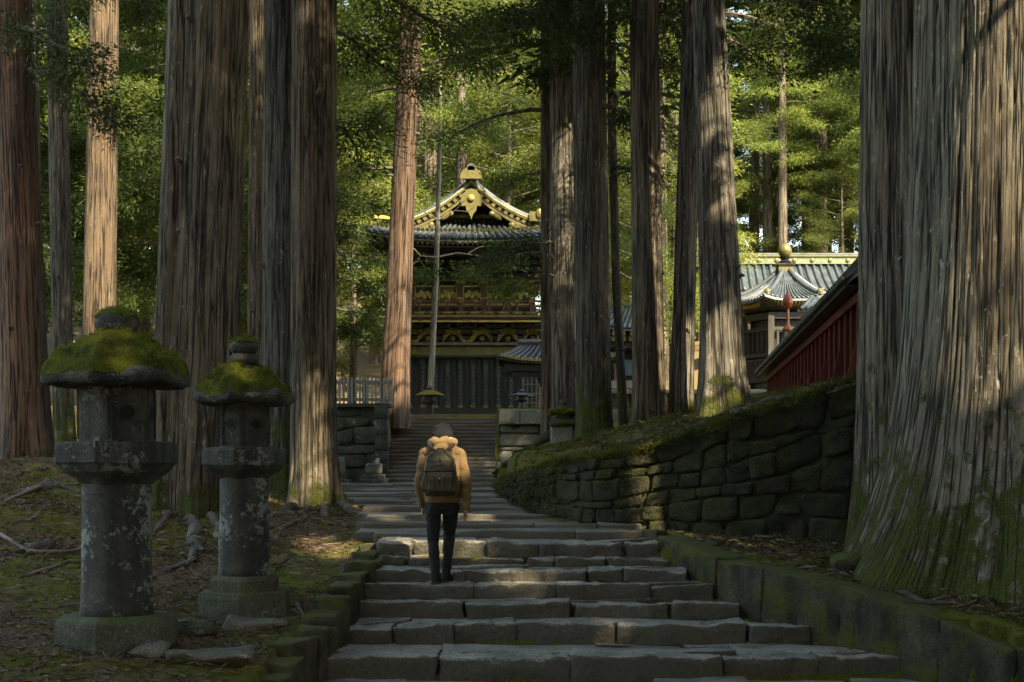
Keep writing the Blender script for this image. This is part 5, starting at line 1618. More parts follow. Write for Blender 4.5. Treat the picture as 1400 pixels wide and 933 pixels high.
for k in range(NS6):
    a, b = ev(k), ev(k + 1)
    m = MB()
    for i in range(16):
        u = (i + .5) / 16
        e = a * (1 - u) + b * u; c = np.array((bcx, bcy, zE))
        d = (c - e); d /= np.linalg.norm(d)
        m.bar(e + d * .08 + np.array((0, 0, -.12 + .18 * (2 * abs(u - .5)) ** 3)), e + d * 1.0 + np.array((0, 0, -.45)), .07, .09)
    m.build("rafter", M['gold_dim'], BT)["kind"] = "stuff"
zB = az(545, 60)
for k in range(NS6):
    a = rot + 2 * math.pi * k / NS6
    px_, py_ = bcx + 1.72 * math.cos(a), bcy + 1.72 * math.sin(a)
    MB().bar((px_, py_, zB), (px_, py_, zE - .5), .24, .24).build("post", M['towerwood'], BT)
    a2 = rot + 2 * math.pi * (k + 1) / NS6
    qx, qy = bcx + 1.72 * math.cos(a2), bcy + 1.72 * math.sin(a2)
    for zz, hh, mt in ((zE - .62, .26, 'lacquer'), (zE - 1.15, .14, 'towerwood'), (az(486, 59), .16, 'towerwood'), (az(493, 59), .10, 'towerwood'), (az(520, 59), .18, 'towerwood')):
        MB().bar((px_, py_, zz), (qx, qy, zz), .14, hh).build("rail", M[mt], BT)
    for j in range(1, 6):
        u = j / 6
        x, y = px_ + (qx - px_) * u, py_ + (qy - py_) * u
        MB().bar((x, y, az(486, 59)), (x, y, zE - 1.1), .09, .09).build("slat", M['towerwood'], BT)
        MB().bar((x, y, az(520, 59)), (x, y, az(492, 59)), .30, .05).build("panel_board", M['towerwood'], BT)
MB().lathe([(1.45, zB), (1.45, zE - .5)], 6, (bcx, bcy, 0), rot).build("inner_wall", M['lacquer'], BT)
MB().lathe([(1.2, 0), (2.3, -.55), (2.3, -.62), (1.2, -.62)], 6, (bcx, bcy, az(526, 59)), rot).build("skirt_roof", M['tile'], BT)
rock_obj("stone_base", M['wall_dark'], BT, (bcx, bcy, zB - .5), (4.4, 4.4, 1.4), res=.5, rnd=.05, amp=.03)

# ---------------------------------------------------------------- long hall behind
HB = empty("long_hall", (ax(1090, 73), 73, 5.5), "long hall with a pale blue tiled roof and gilded ridge behind the tower", "hall")
hx0, hx1 = ax(1003, 72), ax(1003, 72) + 11
m = MB()
zr, ze2 = az(362, 73), az(398, 70.5)
for k in range(6):
    f0, f1 = k / 6, (k + 1) / 6
    tiled(m, (hx0 - .3 + (hx1 - hx0 + .6) * f0, 70.3, ze2), (hx0 - .3 + (hx1 - hx0 + .6) * f1, 70.3, ze2), (hx0 + (hx1 - hx0) * f0, 73, zr), (hx0 + (hx1 - hx0) * f1, 73, zr), 5, .25, .10, 6, .12)
    tiled(m, (hx0 - .3 + (hx1 - hx0 + .6) * f0, 75.7, ze2), (hx0 - .3 + (hx1 - hx0 + .6) * f1, 75.7, ze2), (hx0 + (hx1 - hx0) * f0, 73, zr), (hx0 + (hx1 - hx0) * f1, 73, zr), 5, .25, .10, 6, .12)
m.build("roof", M['tile'], HB, True)
rg = MB().box(((hx0 + hx1) / 2, 73, zr + .18), (hx1 - hx0 + .2, .5, .36)).build("ridge", M['greenblue'], HB)
MB().box(((hx0 + hx1) / 2, 72.98, zr + .41), (hx1 - hx0 + .3, .62, .09)).build("ridge_edge", M['gold'], rg)
MB().tube([(hx0 - .2, 73, zr + .50), (hx1 + .2, 73, zr + .50)], .10, 8).build("ridge_cap", M['tile'], rg)
m = MB()
for k in range(12): m.ell((hx0 + .5 + (hx1 - hx0 - 1) * k / 11, 72.72, zr + .18), (.11, .05, .11), 8, 6)
m.build("gilt_crest", M['gold'], rg)["kind"] = "stuff"
MB().bar((hx0 + .02, 72.9, zr + .04), (hx0 - .28, 70.3, ze2 + .08), .22, .12).build("verge", M['gold'], HB)
MB().box(((hx0 + hx1) / 2, 73, (ze2 + 5.4) / 2 - .1), (hx1 - hx0 - 1.2, 3.6, ze2 - 5.4)).build("wall", M['oldwood'], HB)
MB().box(((hx0 + hx1) / 2, 71.1, ze2 - .3), (hx1 - hx0 - .4, .5, .3)).build("eave_beam", M['lacquer'], HB)
for k in range(8): MB().box((hx0 + .7 + (hx1 - hx0 - 1.4) * k / 7, 71.15, (ze2 + 5.4) / 2), (.22, .2, ze2 - 5.6)).build("post", M['lacquer'], HB)

# lean-to tiled roof behind the red wall
LR = empty("lean_to", (ax(1120, 53), 53, 3), "low lean-to with a blue grey tiled roof tucked behind the red wall", "lean-to")
m = MB()
l0, l1 = ax(1083, 52), ax(1083, 52) + 3.4
for k in range(4):
    f0, f1 = k / 4, (k + 1) / 4
    tiled(m, (l0 + (l1 - l0) * f0, 51, az(423, 51)), (l0 + (l1 - l0) * f1, 51, az(423, 51)), (l0 + .8 + (l1 - l0) * f0, 53, az(408, 53)), (l0 + .8 + (l1 - l0) * f1, 53, az(408, 53)), 4, .1, .07, 5, .08)
m.build("roof", M['tile'], LR, True)
MB().box(((l0 + l1) / 2 + .4, 52.4, (az(424, 51) + 2.9) / 2), (l1 - l0 - .3, 1.6, az(424, 51) - 2.9)).build("wall", M['lacquer'], LR)

# ---------------------------------------------------------------- red boarded wall with its own little roof
A = np.array((ax(1054, 45), 45.0, 0)); B = np.array((ax(1165, 26), 26.0, 0))
A[2], B[2] = az(508, 45), az(404, 26)
zt = (A[2] + B[2]) / 2
B = A + (B - A) * 1.12
A[2] = B[2] = zt
RW = empty("red_wall", (A[0], A[1], 1.8), "dark red boarded wall with a narrow tiled roof running up beside the giant cedar", "wall")
d = B - A; Lw = np.linalg.norm(d); d /= Lw
nrm = np.array((-d[1], d[0], 0)) * -1
if nrm[0] > 0: nrm = -nrm
NB = 26
for k in range(NB):
    a, b = A + d * Lw * k / NB, A + d * Lw * (k + 1) / NB
    c = (a + b) / 2
    o = MB()
    o.bar((a[0] + d[0] * .006, a[1] + d[1] * .006, zt - 1.25), (b[0] - d[0] * .006, b[1] - d[1] * .006, zt - 1.25), .06, 2.3, (0, 0, 1))
    o.build("red_board", M['red'], RW)
    q = a + nrm * .06
    MB().bar((q[0], q[1], zt - 2.35), (q[0], q[1], zt - .15), .10, .09).build("batten", M['red'], RW)
    if k % 3 == 1:
        e = q + nrm * .35; MB().bar((e[0], e[1], zt - 2.3), (q[0], q[1], zt - .9), .09, .09).build("brace", M['red'], RW)
for h in (-.25, -1.9):
    q0, q1 = A + nrm * .12, B + nrm * .12
    MB().bar((q0[0], q0[1], zt + h), (q1[0], q1[1], zt + h), .08, .16).build("rail", M['red'], RW)
m = MB()
for s, nn in ((1, nrm), (-1, -nrm)):
    for k in range(8):
        a, b = A + d * (-.4 + (Lw + .6) * k / 8), A + d * (-.4 + (Lw + .6) * (k + 1) / 8)
        up = np.array((0, 0, .34)); dn = np.array((0, 0, -.04))
        tiled(m, a + nn * .42 + dn, b + nn * .42 + dn, a + up, b + up, 9, .03, .055, 4, .07)
rf_ = m.build("roof", M['darktile'], RW, True)
q0, q1 = A - d * .45 + np.array((0, 0, .42)), B + d * .2 + np.array((0, 0, .42))
MB().tube([q0, q1], .12, 8).build("ridge", M['darktile'], rf_)
m = MB()
for k in range(72):
    p = A + d * (-.4 + (Lw + .6) * (k + .5) / 72) + nrm * .44 + np.array((0, 0, -.02))
    m.tube([p, p + nrm * .05], .05, 7)
m.build("eave_tile", M['oldwood'], rf_)["kind"] = "stuff"
q0, q1 = A + nrm * .24 - np.array((0, 0, .12)), B + nrm * .24 - np.array((0, 0, .12))
MB().bar(q0, q1, .34, .05).build("soffit", M['lacquer'], rf_)

# orange teardrop finial on its pole behind the red wall
OP = empty("orange_post", (ax(1077, 48), 48, 2.6), "orange teardrop finial on a slim post before the tower", "post")
zc = az(412, 48)
MB().lathe([(.05, -.26), (.14, -.19), (.18, -.06), (.17, .06), (.11, .17), (.05, .28), (.015, .40)], 14, (ax(1077, 48), 48, zc)).build("teardrop", M['orange'], OP, True)
MB().lathe([(.06, -.80), (.05, -.26)], 8, (ax(1077, 48), 48, zc)).build("stem", M['orange'], OP)
MB().lathe([(.20, -1.02), (.17, -.92), (.07, -.80), (.05, -.74)], 10, (ax(1077, 48), 48, zc)).build("collar", M['orange'], OP, True)
MB().box((ax(1077, 48), 48, (zc - 1.0 + 2.4) / 2), (.26, .26, zc - 1.0 - 2.4)).build("shaft", M['oldwood'], OP)

# ---------------------------------------------------------------- picket fences
def picket(name, p0, p1, h, step, label, mat, w=.055):
    p0, p1 = np.array(p0, float), np.array(p1, float)
    o = empty(name, p0, label, "fence")
    L = np.linalg.norm(p1 - p0); n = int(L / step)
    me = None
    for k in range(n + 1):
        c = p0 + (p1 - p0) * k / n
        q = MB().box((c[0] + rs.uniform(-.006, .006), c[1], c[2] + h / 2 + rs.uniform(-.015, .015)), (w, .05, h), ry=rs.uniform(-.015, .015)).build("picket", mat, o)
    for t in (.18, .84):
        MB().bar(p0 + np.array((0, .06, h * t)), p1 + np.array((0, .06, h * t)), .05, .09).build("rail", mat, o)
    for k in range(0, n + 1, 12):
        c = p0 + (p1 - p0) * k / n
        MB().box((c[0], c[1] + .12, c[2] + h * .5 - .05), (.12, .12, h + .1)).build("post", mat, o)
    return o
picket("picket_fence", (ax(300, 40.6), 40.6, 2.03), (ax(536, 40.6), 40.6, 2.03), az(516, 40.6) - 2.05, .112, "weathered grey picket fence on the dark stone wall left of the gate", M['wood_grey'])
p0 = at(28, 500, 38); p1 = at(112, 512, 42)
o = picket("picket_fence", (p0[0], 38, az(500, 38)), (p1[0], 42, az(512, 42)), az(452, 38) - az(500, 38), .22, "grey paling fence half hidden behind the far left cedars", M['wood_grey'], .12)

# ---------------------------------------------------------------- the two big stone lanterns
def moss_blades(name, parent, pts, nrm_up, mat, rs_, l=(.02, .05), w=.006):
    n = len(pts)
    d = rs_.normal(size=(n, 3)) * .55 + nrm_up
    d /= np.linalg.norm(d, axis=1, keepdims=True)
    sd = np.cross(d, rs_.normal(size=(n, 3))); sd /= np.linalg.norm(sd, axis=1, keepdims=True)
    ll = rs_.uniform(*l, n)[:, None]
    v = np.empty((n * 3, 3)); v[0::3] = pts - sd * w; v[1::3] = pts + sd * w; v[2::3] = pts + d * ll
    o = np_obj(name, v, np.arange(n * 3).reshape(-1, 3), mat, parent)
    o["kind"] = "stuff"
    return o
M['moss_blade'] = leaf_mat("moss_blades", (.04, .05, .006), (.15, .16, .022), .3, 6.0, .8)
def big_lantern(cx, Z, spec, label, seed):
    """spec: (radius px, y px) profile points per part, read off the photograph at depth Z"""
    r_ = lambda q: q / F * Z
    zz = lambda py: az(py, Z)
    x = ax(cx, Z)
    zb = zz(spec['ground'])
    o = empty("stone_lantern", (x, Z, zb), label, "stone lantern")
    rs_ = np.random.RandomState(seed)
    def part(name, prof, n, mat, rot=0.0, wob=.015, smooth=False, parent=None, bev=.012, sub=3):
        """lathe with small bevels, subdivided and roughened"""
        P = []
        for (r1, z1), (r2, z2) in zip(prof[:-1], prof[1:]):
            for k in range(sub): P.append((r1 + (r2 - r1) * k / sub, z1 + (z2 - z1) * k / sub))
        P.append(prof[-1])
        q = 16 if n > 12 else 8
        mb = MB()
        N = n * q if n <= 12 else 48
        vs = []
        for (r, z_) in P:
            for k in range(N):
                a = 2 * math.pi * k / N
                if n <= 12:
                    h = math.pi / n
                    aa = (a % (2 * h)) - h
                    rr = r * math.cos(h) / math.cos(aa) if abs(aa) < h else r
                    rr = min(rr, r * (1 - bev / max(r, .05) * .6))
                else: rr = r
                ca, sa = math.cos(a + rot), math.sin(a + rot)
                vs.append((rr * ca, rr * sa, z_))
        vs = np.array(vs)
        nz = fbm(vs * 3.2 + seed, 2, 3); nz2 = fbm(vs * 14 + seed, 5, 2)
        rad = np.linalg.norm(vs[:, :2], axis=1, keepdims=True)
        vs[:, :2] *= 1 + (nz[:, None] * wob + nz2[:, None] * wob * .35) * .3 / np.maximum(rad, .1)
        vs[:, 2] += nz * wob * .4
        vs += np.array((x, Z, 0))
        K = len(P); fs = []
        for i in range(K - 1):
            for k in range(N):
                k2 = (k + 1) % N
                fs.append((i * N + k, i * N + k2, (i + 1) * N + k2, (i + 1) * N + k))
        mb.add(vs, fs)
        mb.f.append(tuple(range(N - 1, -1, -1))); mb.f.append(tuple((K - 1) * N + k for k in range(N)))
        return mb.build(name, mat, parent or o, smooth)
    for nm, prof, n, mt, rot in spec['parts']:
        part(nm, [(r_(a), zz(b)) for a, b in prof], n, M[mt], rot, sub=spec.get('sub', 4), smooth=(n > 12))
    # light box: hexagonal with rimmed black discs for openings and sunk panels
    br, y0, y1 = spec['box']
    rot = spec['boxrot']
    bx = part("light_box", [(r_(br), zz(y0)), (r_(br), zz(y1))], 6, M['lantern'], rot, .008, sub=8)
    apo = r_(br) * math.cos(math.pi / 6)
    zc = zz((y0 + y1) / 2 - (y0 - y1) * .02)
    for k in range(6):
        a = rot + math.pi / 6 + k * math.pi / 3
        nv = np.array((math.cos(a), math.sin(a), 0)); tv = np.array((-math.sin(a), math.cos(a), 0)); uv = np.array((0, 0, 1))
        if nv[1] > .6 or round(math.degrees(a)) % 360 in spec.get('blind', ()): continue
        c = np.array((x, Z, zc)) + nv * apo
        # raised round rim; a flat black disc paints the shade of the bore
        rr = r_(spec['hole'])
        vs, fs = [], []
        n = 24
        for j, (q, dep) in enumerate(((1.30, .0), (1.26, .010), (1.06, .010), (1.0, .004))):
            for i in range(n):
                t = 2 * math.pi * i / n
                vs.append(c + (tv * math.cos(t) + uv * math.sin(t)) * rr * q + nv * dep)
        for j in range(3):
            for i in range(n):
                i2 = (i + 1) % n
                fs.append((j * n + i, j * n + i2, (j + 1) * n + i2, (j + 1) * n + i))
        MB().add(vs, fs).build("window_rim", M['lantern'], bx)
        MB().add([c + (tv * math.cos(2 * math.pi * i / n) + uv * math.sin(2 * math.pi * i / n)) * rr * 1.02 + nv * .008 for i in range(n)], [tuple(range(n))]).build("window_hole", M['black'], bx)
        # narrow frame strips at the panel edges
        w = apo * math.tan(math.pi / 6)
        for s in (-1, 1):
            q = c + tv * s * (w - .035)
            MB().bar((q[0] + nv[0] * .004, q[1] + nv[1] * .004, zz(y0) + .03), (q[0] + nv[0] * .004, q[1] + nv[1] * .004, zz(y1) - .03), .022, .022).build("panel_edge", M['lantern'], bx)
    # roof: heavy slab curling up slightly at the corners, thick moss over it
    rr_, ye_, yr_, yt_ = spec['roof']
    N, K = 72, 9
    def roof_r(a):
        h = math.pi / 6
        aa = ((a - spec['roofrot']) % (2 * h)) - h
        return .85 * math.cos(h) / math.cos(aa) + .15
    vs, fs = [], []
    prof = [(.40, ye_ + 1, 0), (.9, ye_ + 1.5, 0), (.985, ye_ - 2, .3), (1.0, ye_ - (ye_ - yr_) * .6, .9), (.96, yr_ , .9), (.78, yr_ - (yr_ - yt_) * .25, .4), (.56, yr_ - (yr_ - yt_) * .54, .2), (.36, yr_ - (yr_ - yt_) * .80, 0), (.20, yt_, 0)]
    for q, py, cl in prof:
        for k in range(N):
            a = 2 * math.pi * k / N
            r = r_(rr_) * q * (roof_r(a) if q > .5 else 1)
            corner = max(0, (roof_r(a) - .93) / .07) ** 2
            vs.append((x + r * math.cos(a), Z + r * math.sin(a), zz(py) + corner * cl * .022))
    vs = np.array(vs); vs[:, 2] += fbm(vs * 4 + seed, 3, 3) * .012; vs[:, :2] += np.stack([fbm(vs * 5 + seed + 7, 3, 2), fbm(vs * 5 + seed + 3, 3, 2)], 1) * .010
    for i in range(len(prof) - 1):
        for k in range(N):
            k2 = (k + 1) % N
            fs.append((i * N + k, i * N + k2, (i + 1) * N + k2, (i + 1) * N + k))
    mb = MB().add(vs, fs); mb.f.append(tuple(range(N - 1, -1, -1))); mb.f.append(tuple((len(prof) - 1) * N + k for k in range(N)))
    rf = mb.build("roof", M['lantern'], o, True)
    # moss cushion
    vs, fs = [], []
    K = 22; N2 = 110
    for i in range(K + 1):
        t = i / K
        q = .99 - .80 * t
        for k in range(N2):
            a = 2 * math.pi * k / N2
            r = r_(rr_) * q * roof_r(a)
            py = np.interp(t, [0, .05, .26, .53, .78, 1.0], [yr_ + 5, yr_ - .5, yr_ - (yr_ - yt_) * .37, yr_ - (yr_ - yt_) * .68, yr_ - (yr_ - yt_) * .90, yt_ + .5])
            vs.append((x + r * math.cos(a), Z + r * math.sin(a), zz(py)))
    vs = np.array(vs)
    b = fbm(vs * 5.2 + seed * 3.3, 3, 3)
    mound = np.clip(b * .9 + .25, -.25, 1)
    edge = np.repeat(np.clip(np.linspace(0, 1, K + 1) / .06, .2, 1), N2)
    vs[:, 2] += (.014 + mound * .075 + fbm(vs * 16, 8, 2) * .016) * edge
    drip = np.clip(b, 0, 1)
    vs[:N2, 2] -= drip[:N2] * .05; vs[N2:2 * N2, 2] -= drip[N2:2 * N2] * .015
    for i in range(K):
        for k in range(N2):
            k2 = (k + 1) % N2
            fs.append((i * N2 + k, i * N2 + k2, (i + 1) * N2 + k2, (i + 1) * N2 + k))
    ms = np_obj("moss", vs, np.array(fs), M['moss'], rf, True)
    pick = rs_.choice(np.where(mound > -.1)[0], 5200)
    pts = vs[pick] + rs_.normal(size=(len(pick), 3)) * np.array((.018, .018, .004))
    moss_blades("moss_blade", ms, pts, np.array((0, 0, .9)), M['moss_blade'], rs_, (.012, .034), .0045)
    # finial
    for nm, r0, yb_, yt2 in spec['finial']:
        h = zz(yt2) - zz(yb_)
        v = []
        mb = MB()
        prof = [(.55, 0), (.86, .12), (1, .38), (.97, .62), (.80, .84), (.45, .96), (.12, 1.0)]
        mb.lathe([(r_(r0) * a, h * b) for a, b in prof], 24, (x, Z, zz(yb_)), 0, (1, 1), True, .05, seed)
        fo = mb.build(nm, M['lantern'], o, True)
    nm, r0, yb_, yt2 = spec['finial'][-1]
    h = zz(yt2) - zz(yb_)
    mb = MB(); mb.lathe([(r_(r0) * a, h * b) for a, b in ((.97, .66), (.93, .78), (.74, .94), (.4, 1.05), (.05, 1.08))], 24, (x, Z, zz(yb_)), 0, (1, 1), True, .08, seed + 2)
    mo = mb.build("moss", M['moss'], fo, True)
    P = np.array(mb.v); pk = rs_.choice(len(P), 900)
    moss_blades("moss_blade", mo, P[pk] + rs_.normal(size=(900, 3)) * .025 * np.array((1, 1, .2)), np.array((0, 0, .9)), M['moss_blade'], rs_, (.01, .03), .004)
    return o
big_lantern(160, 12.4, dict(ground=890, sub=4, parts=[
    ("base", [(84, 896), (84, 852), (82, 845), (74, 839)], 6, 'lantern_base', R(86)),
    ("shaft", [(49, 841), (47, 790), (46, 720), (46, 662)], 48, 'lantern_shaft', 0),
    ("platform", [(50, 662), (58, 655), (72, 646), (80, 636), (84, 633), (84, 609), (81, 605), (60, 604)], 6, 'lantern', R(86))],
    box=(53, 606, 528), boxrot=R(92), blind=(242,), hole=10, roof=(104, 528, 511, 462), roofrot=R(88), finial=[("finial_neck", 20, 463, 450), ("finial_ball", 30, 458, 424)]),
    "larger stone lantern with thick moss on its roof and one round knob", 31)
big_lantern(334, 14.0, dict(ground=856, sub=4, parts=[
    ("base", [(68, 856), (68, 815), (66, 808), (52, 806), (52, 792), (48, 786)], 6, 'lantern_base', R(95)),
    ("shaft", [(36, 788), (34, 740), (33, 690), (33, 652)], 48, 'lantern_shaft', 0),
    ("platform", [(36, 654), (44, 648), (54, 642), (58, 638), (60, 636), (60, 617), (58, 613), (44, 612)], 6, 'lantern', R(88))],
    box=(37, 613, 551), boxrot=R(98), hole=6.5, roof=(71, 552, 540, 500), roofrot=R(85), finial=[("finial_neck", 13, 501, 494), ("finial_ball", 20, 499, 482), ("finial_ball", 20, 484, 462)]),
    "smaller stone lantern to the right with a mossy roof and a double knob", 47)
# ---------------------------------------------------------------- the walker
def remeshed(mb, name, mat, parent, vox, smooth_it=4, crease=0.0):
    me = bpy.data.meshes.new("tmp")
    me.from_pydata(mb.v, [], mb.f)
    o = bpy.data.objects.new("tmp", me); col.objects.link(o)
    md = o.modifiers.new("r", 'REMESH'); md.mode = 'VOXEL'; md.voxel_size = vox
    if smooth_it:
        sm = o.modifiers.new("s", 'SMOOTH'); sm.iterations = smooth_it; sm.factor = .5
    dg = bpy.context.evaluated_depsgraph_get()
    m2 = bpy.data.meshes.new_from_object(o.evaluated_get(dg))
    bpy.data.objects.remove(o); bpy.data.meshes.remove(me)
    if crease:
        n = len(m2.vertices)
        c = np.empty(n * 3, np.float32); m2.vertices.foreach_get("co", c); c = c.reshape(-1, 3).astype(float)
        q = np.empty(n * 3, np.float32); m2.vertices.foreach_get("normal", q); q = q.reshape(-1, 3)
        k = fbm(c * np.array((7, 7, 17)) + 3 * vnoise(c * 4, 3)[:, None], 51, 3)
        k = 1 - 2.2 * np.abs(k)                                  # sharp-valleyed folds
        c += q * (crease * k)[:, None]
        m2.vertices.foreach_set("co", c.astype(np.float32).ravel()); m2.update()
    m2.name = name
    m2.materials.clear()
    m2.transform(Matrix.Translation(Vector((-root_loc(parent)).tolist())))
    return link_mesh(name, m2, mat, parent, True)
def cap_limb(mb, pts, rad, n=12, sq=1.0):
    mb.tube(pts, rad, n)
    for p, r in zip(pts, rad): mb.ell(p, (r, r, r), n, 8)
def ell_ring(c, rx, ry, n=24, e=2.3):
    out = []
    for k in range(n):
        a = 2 * math.pi * k / n
        ca, sa = math.cos(a), math.sin(a)
        out.append((c[0] + rx * math.copysign(abs(ca) ** (2 / e), ca), c[1] + ry * math.copysign(abs(sa) ** (2 / e), sa), c[2]))
    return out
def cloth_mat(name, c, c2, rough=.85, bump=.5, weave=260, fold=7.0):
    m, t, b, out = NT(name)
    v = _coord(t, "Object")
    n = _noise(t, v, fold, 4, .55, .4)
    w = _noise(t, v, weave, 2)
    cc = _ramp(t, n, [(.35, c), (.65, c2)]).outputs[0]
    cc = _mix(t, 1.0, cc, _ramp(t, w, [(.3, (.8, .8, .8)), (.7, (1.15, 1.15, 1.15))]).outputs[0], 'MULTIPLY')
    t.links.new(cc, b.inputs["Base Color"])
    b.inputs["Roughness"].default_value = rough
    b.inputs["Specular IOR Level"].default_value = .2
    bp = _n(t, "ShaderNodeBump", Strength=bump, Distance=.02)
    t.links.new(_math(t, 'ADD', n, _math(t, 'MULTIPLY', w, .1)), bp.inputs["Height"])
    t.links.new(bp.outputs[0], b.inputs["Normal"])
    return m
M['jacket'] = cloth_mat("ochre_hoodie", (.15, .094, .047), (.215, .135, .067))
M['lining'] = cloth_mat("pale_lining", (.5, .46, .4), (.4, .36, .3))
M['trousers'] = cloth_mat("black_jeans", (.012, .013, .016), (.020, .021, .025), weave=400)
M['boot'] = paint_mat("black_boot_leather", (.010, .009, .008), (.016, .014, .012), rough=.6, bump=.3, spec=.2)
M['sole'] = paint_mat("boot_sole", (.04, .036, .03), rough=.8)
M['skin'] = paint_mat("skin", (.42, .25, .17), (.36, .2, .13), rough=.55, bump=.1)
M['hair'] = paint_mat("black_hair", (.004, .0038, .005), (.012, .0115, .014), rough=.75, bump=.8, scale=8, stretch=(6, 6, .6), fine=60, spec=.22)
M['pack'] = cloth_mat("olive_canvas", (.065, .056, .036), (.10, .088, .058), weave=200, fold=9)
M['strap'] = cloth_mat("dark_webbing", (.028, .024, .018), (.04, .034, .026))
M['brass'] = paint_mat("brass_button", (.7, .6, .35), rough=.3, metallic=.9, bump=0)
PX, PY, PZ = ax(605, 15.18), 15.18, -1.157
O = lambda *p: (PX + p[0], PY + p[1], PZ + p[2])
def OO(pts): return [O(*p) for p in pts]
person = empty("person", O(0, 0, 0), "person seen from behind climbing the steps in an ochre hooded jacket and black trousers", "person")
b = MB()
b.loft([ell_ring(O(0, .0, .80), .14, .10), ell_ring(O(0, .0, .90), .155, .105), ell_ring(O(0, .0, 1.05), .135, .095), ell_ring(O(0, .0, 1.22), .165, .11), ell_ring(O(0, .0, 1.36), .18, .10), ell_ring(O(0, .0, 1.44), .10, .07)])
cap_limb(b, OO([(0, .01, 1.40), (0, .05, 1.53)]), [.058, .052])
b.ell(O(0, .075, 1.605), (.074, .092, .108), 20, 16, Matrix.Rotation(R(-22), 3, 'X'))
b.ell(O(0, .105, 1.545), (.055, .06, .06), 14, 10)                      # jaw
b.ell(O(0, .170, 1.575), (.013, .02, .018), 8, 6)                       # nose
b.ell(O(0, .155, 1.525), (.022, .012, .008), 8, 6)                      # lips
for s in (-1, 1):
    b.ell(O(s * .030, .158, 1.60), (.014, .01, .008), 8, 6)             # eyelids
    b.ell(O(s * .076, .075, 1.590), (.010, .022, .034), 8, 6)           # ears
ARM = {-1: [(-.185, 0, 1.385), (-.246, -.01, 1.065), (-.218, .13, .83)], 1: [(.180, -.01, 1.375), (.258, -.07, 1.065), (.248, -.045, .80)]}
for s in (-1, 1):
    cap_limb(b, OO(ARM[s]), [.052, .040, .028])
    w = np.array(ARM[s][2])
    # hand: palm and five bent fingers, thumb from the side
    b.loft([ell_ring(O(*(w + (0, .0, -.01))), .020, .026, 12), ell_ring(O(*(w + (0, .012, -.055))), .018, .040, 12), ell_ring(O(*(w + (0, .02, -.095))), .015, .040, 12)])
    for k, (dy, l) in enumerate(((.030, .066), (.010, .074), (-.010, .069), (-.028, .054))):
        p0 = w + (0, .02 + dy, -.092)
        p1 = p0 + (-s * .004, .006, -l * .5); p2 = p1 + (-s * .016, .004, -l * .32); p3 = p2 + (-s * .016, 0, -l * .18)
        cap_limb(b, OO([p0, p1, p2, p3]), [.0095, .0088, .008, .007], 8)
    t0 = w + (-s * .006, .036, -.035); cap_limb(b, OO([t0, t0 + (-s * .012, .024, -.028), t0 + (-s * .016, .028, -.060)]), [.012, .010, .008], 8)
LEG = {-1: [(-.094, 0, .84), (-.098, .0, .46), (-.070, -.10, .10)], 1: [(.088, 0, .84), (.066, .14, .50), (.034, .11, .10)]}
for s in (-1, 1):
    cap_limb(b, OO(LEG[s]), [.082, .052, .036])
    f = np.array(LEG[s][2]); b.ell(O(f[0] + s * .01, f[1] + .07, .05), (.036, .11, .035), 12, 8)
body = remeshed(b, "body", M['skin'], person, .0065, 3)
# jacket
j = MB()
j.loft([ell_ring(O(0, .0, .875), .182, .128), ell_ring(O(0, .0, .91), .192, .135), ell_ring(O(0, -.005, .96), .200, .142), ell_ring(O(0, -.01, 1.06), .198, .140), ell_ring(O(0, -.01, 1.22), .205, .142), ell_ring(O(0, -.005, 1.34), .208, .132), ell_ring(O(0, .0, 1.405), .178, .112), ell_ring(O(0, .01, 1.46), .105, .088), ell_ring(O(0, .02, 1.50), .085, .08)])
for s in (-1, 1):
    A_ = [np.array(q) for q in ARM[s]]
    pts, rad = [], []
    for i in range(2):
        for k in range(9):
            t = k / 9
            q = A_[i] * (1 - t) + A_[i + 1] * t
            r = (.071, .057)[i] * (1 - t) + (.057, .046)[i] * t
            u = i + t
            r += .0015 * math.sin(u * 17 + s) * (.35 + .65 * math.exp(-((u - 1.05) / .25) ** 2)) + (.006 if i == 1 and t > .7 else 0)
            pts.append(q + np.array((.004 * math.sin(u * 13), .006 * math.cos(u * 11), 0))); rad.append(r)
    pts.append(A_[2] + np.array((0, -.002, .02))); rad.append(.044)
    cap_limb(j, OO(pts), rad, 12)
    j.ell(O(s * .135, 0, 1.395), (.095, .098, .065), 14, 10)
# hood lying in folds behind the neck
for k in range(26):
    t = k / 25; a = -2.75 + 5.5 * t
    j.ell(O(.118 * math.sin(a), .035 - .105 * math.cos(a), 1.475 + .035 * math.cos(a * .5) + .008 * math.sin(a * 5)), (.050, .044, .052 + .008 * math.sin(a * 7)), 10, 8)
j.ell(O(.0, -.115, 1.425), (.115, .055, .062), 14, 10)
j.ell(O(-.045, -.150, 1.415), (.060, .030, .026), 12, 8, Matrix.Rotation(R(25), 3, 'Y')); j.ell(O(.05, -.148, 1.425), (.062, .030, .024), 12, 8, Matrix.Rotation(R(-22), 3, 'Y'))
jk = remeshed(j, "jacket", M['jacket'], person, .008, 4, .0022)
h = MB(); h.tube(OO([(.108 * math.sin(a), .045 - .088 * math.cos(a), 1.535 + .02 * math.cos(a)) for a in np.linspace(-2.2, 2.2, 20)]), .016, 8)
h.build("hood_lining", M['lining'], jk, True)
h = MB()
h.loft([ell_ring(O(0, 0, .868), .184, .130), ell_ring(O(0, 0, .885), .191, .136), ell_ring(O(0, 0, .915), .191, .136), ell_ring(O(0, 0, .925), .186, .131)], False)
h.build("hem_band", M['jacket'], jk, True)
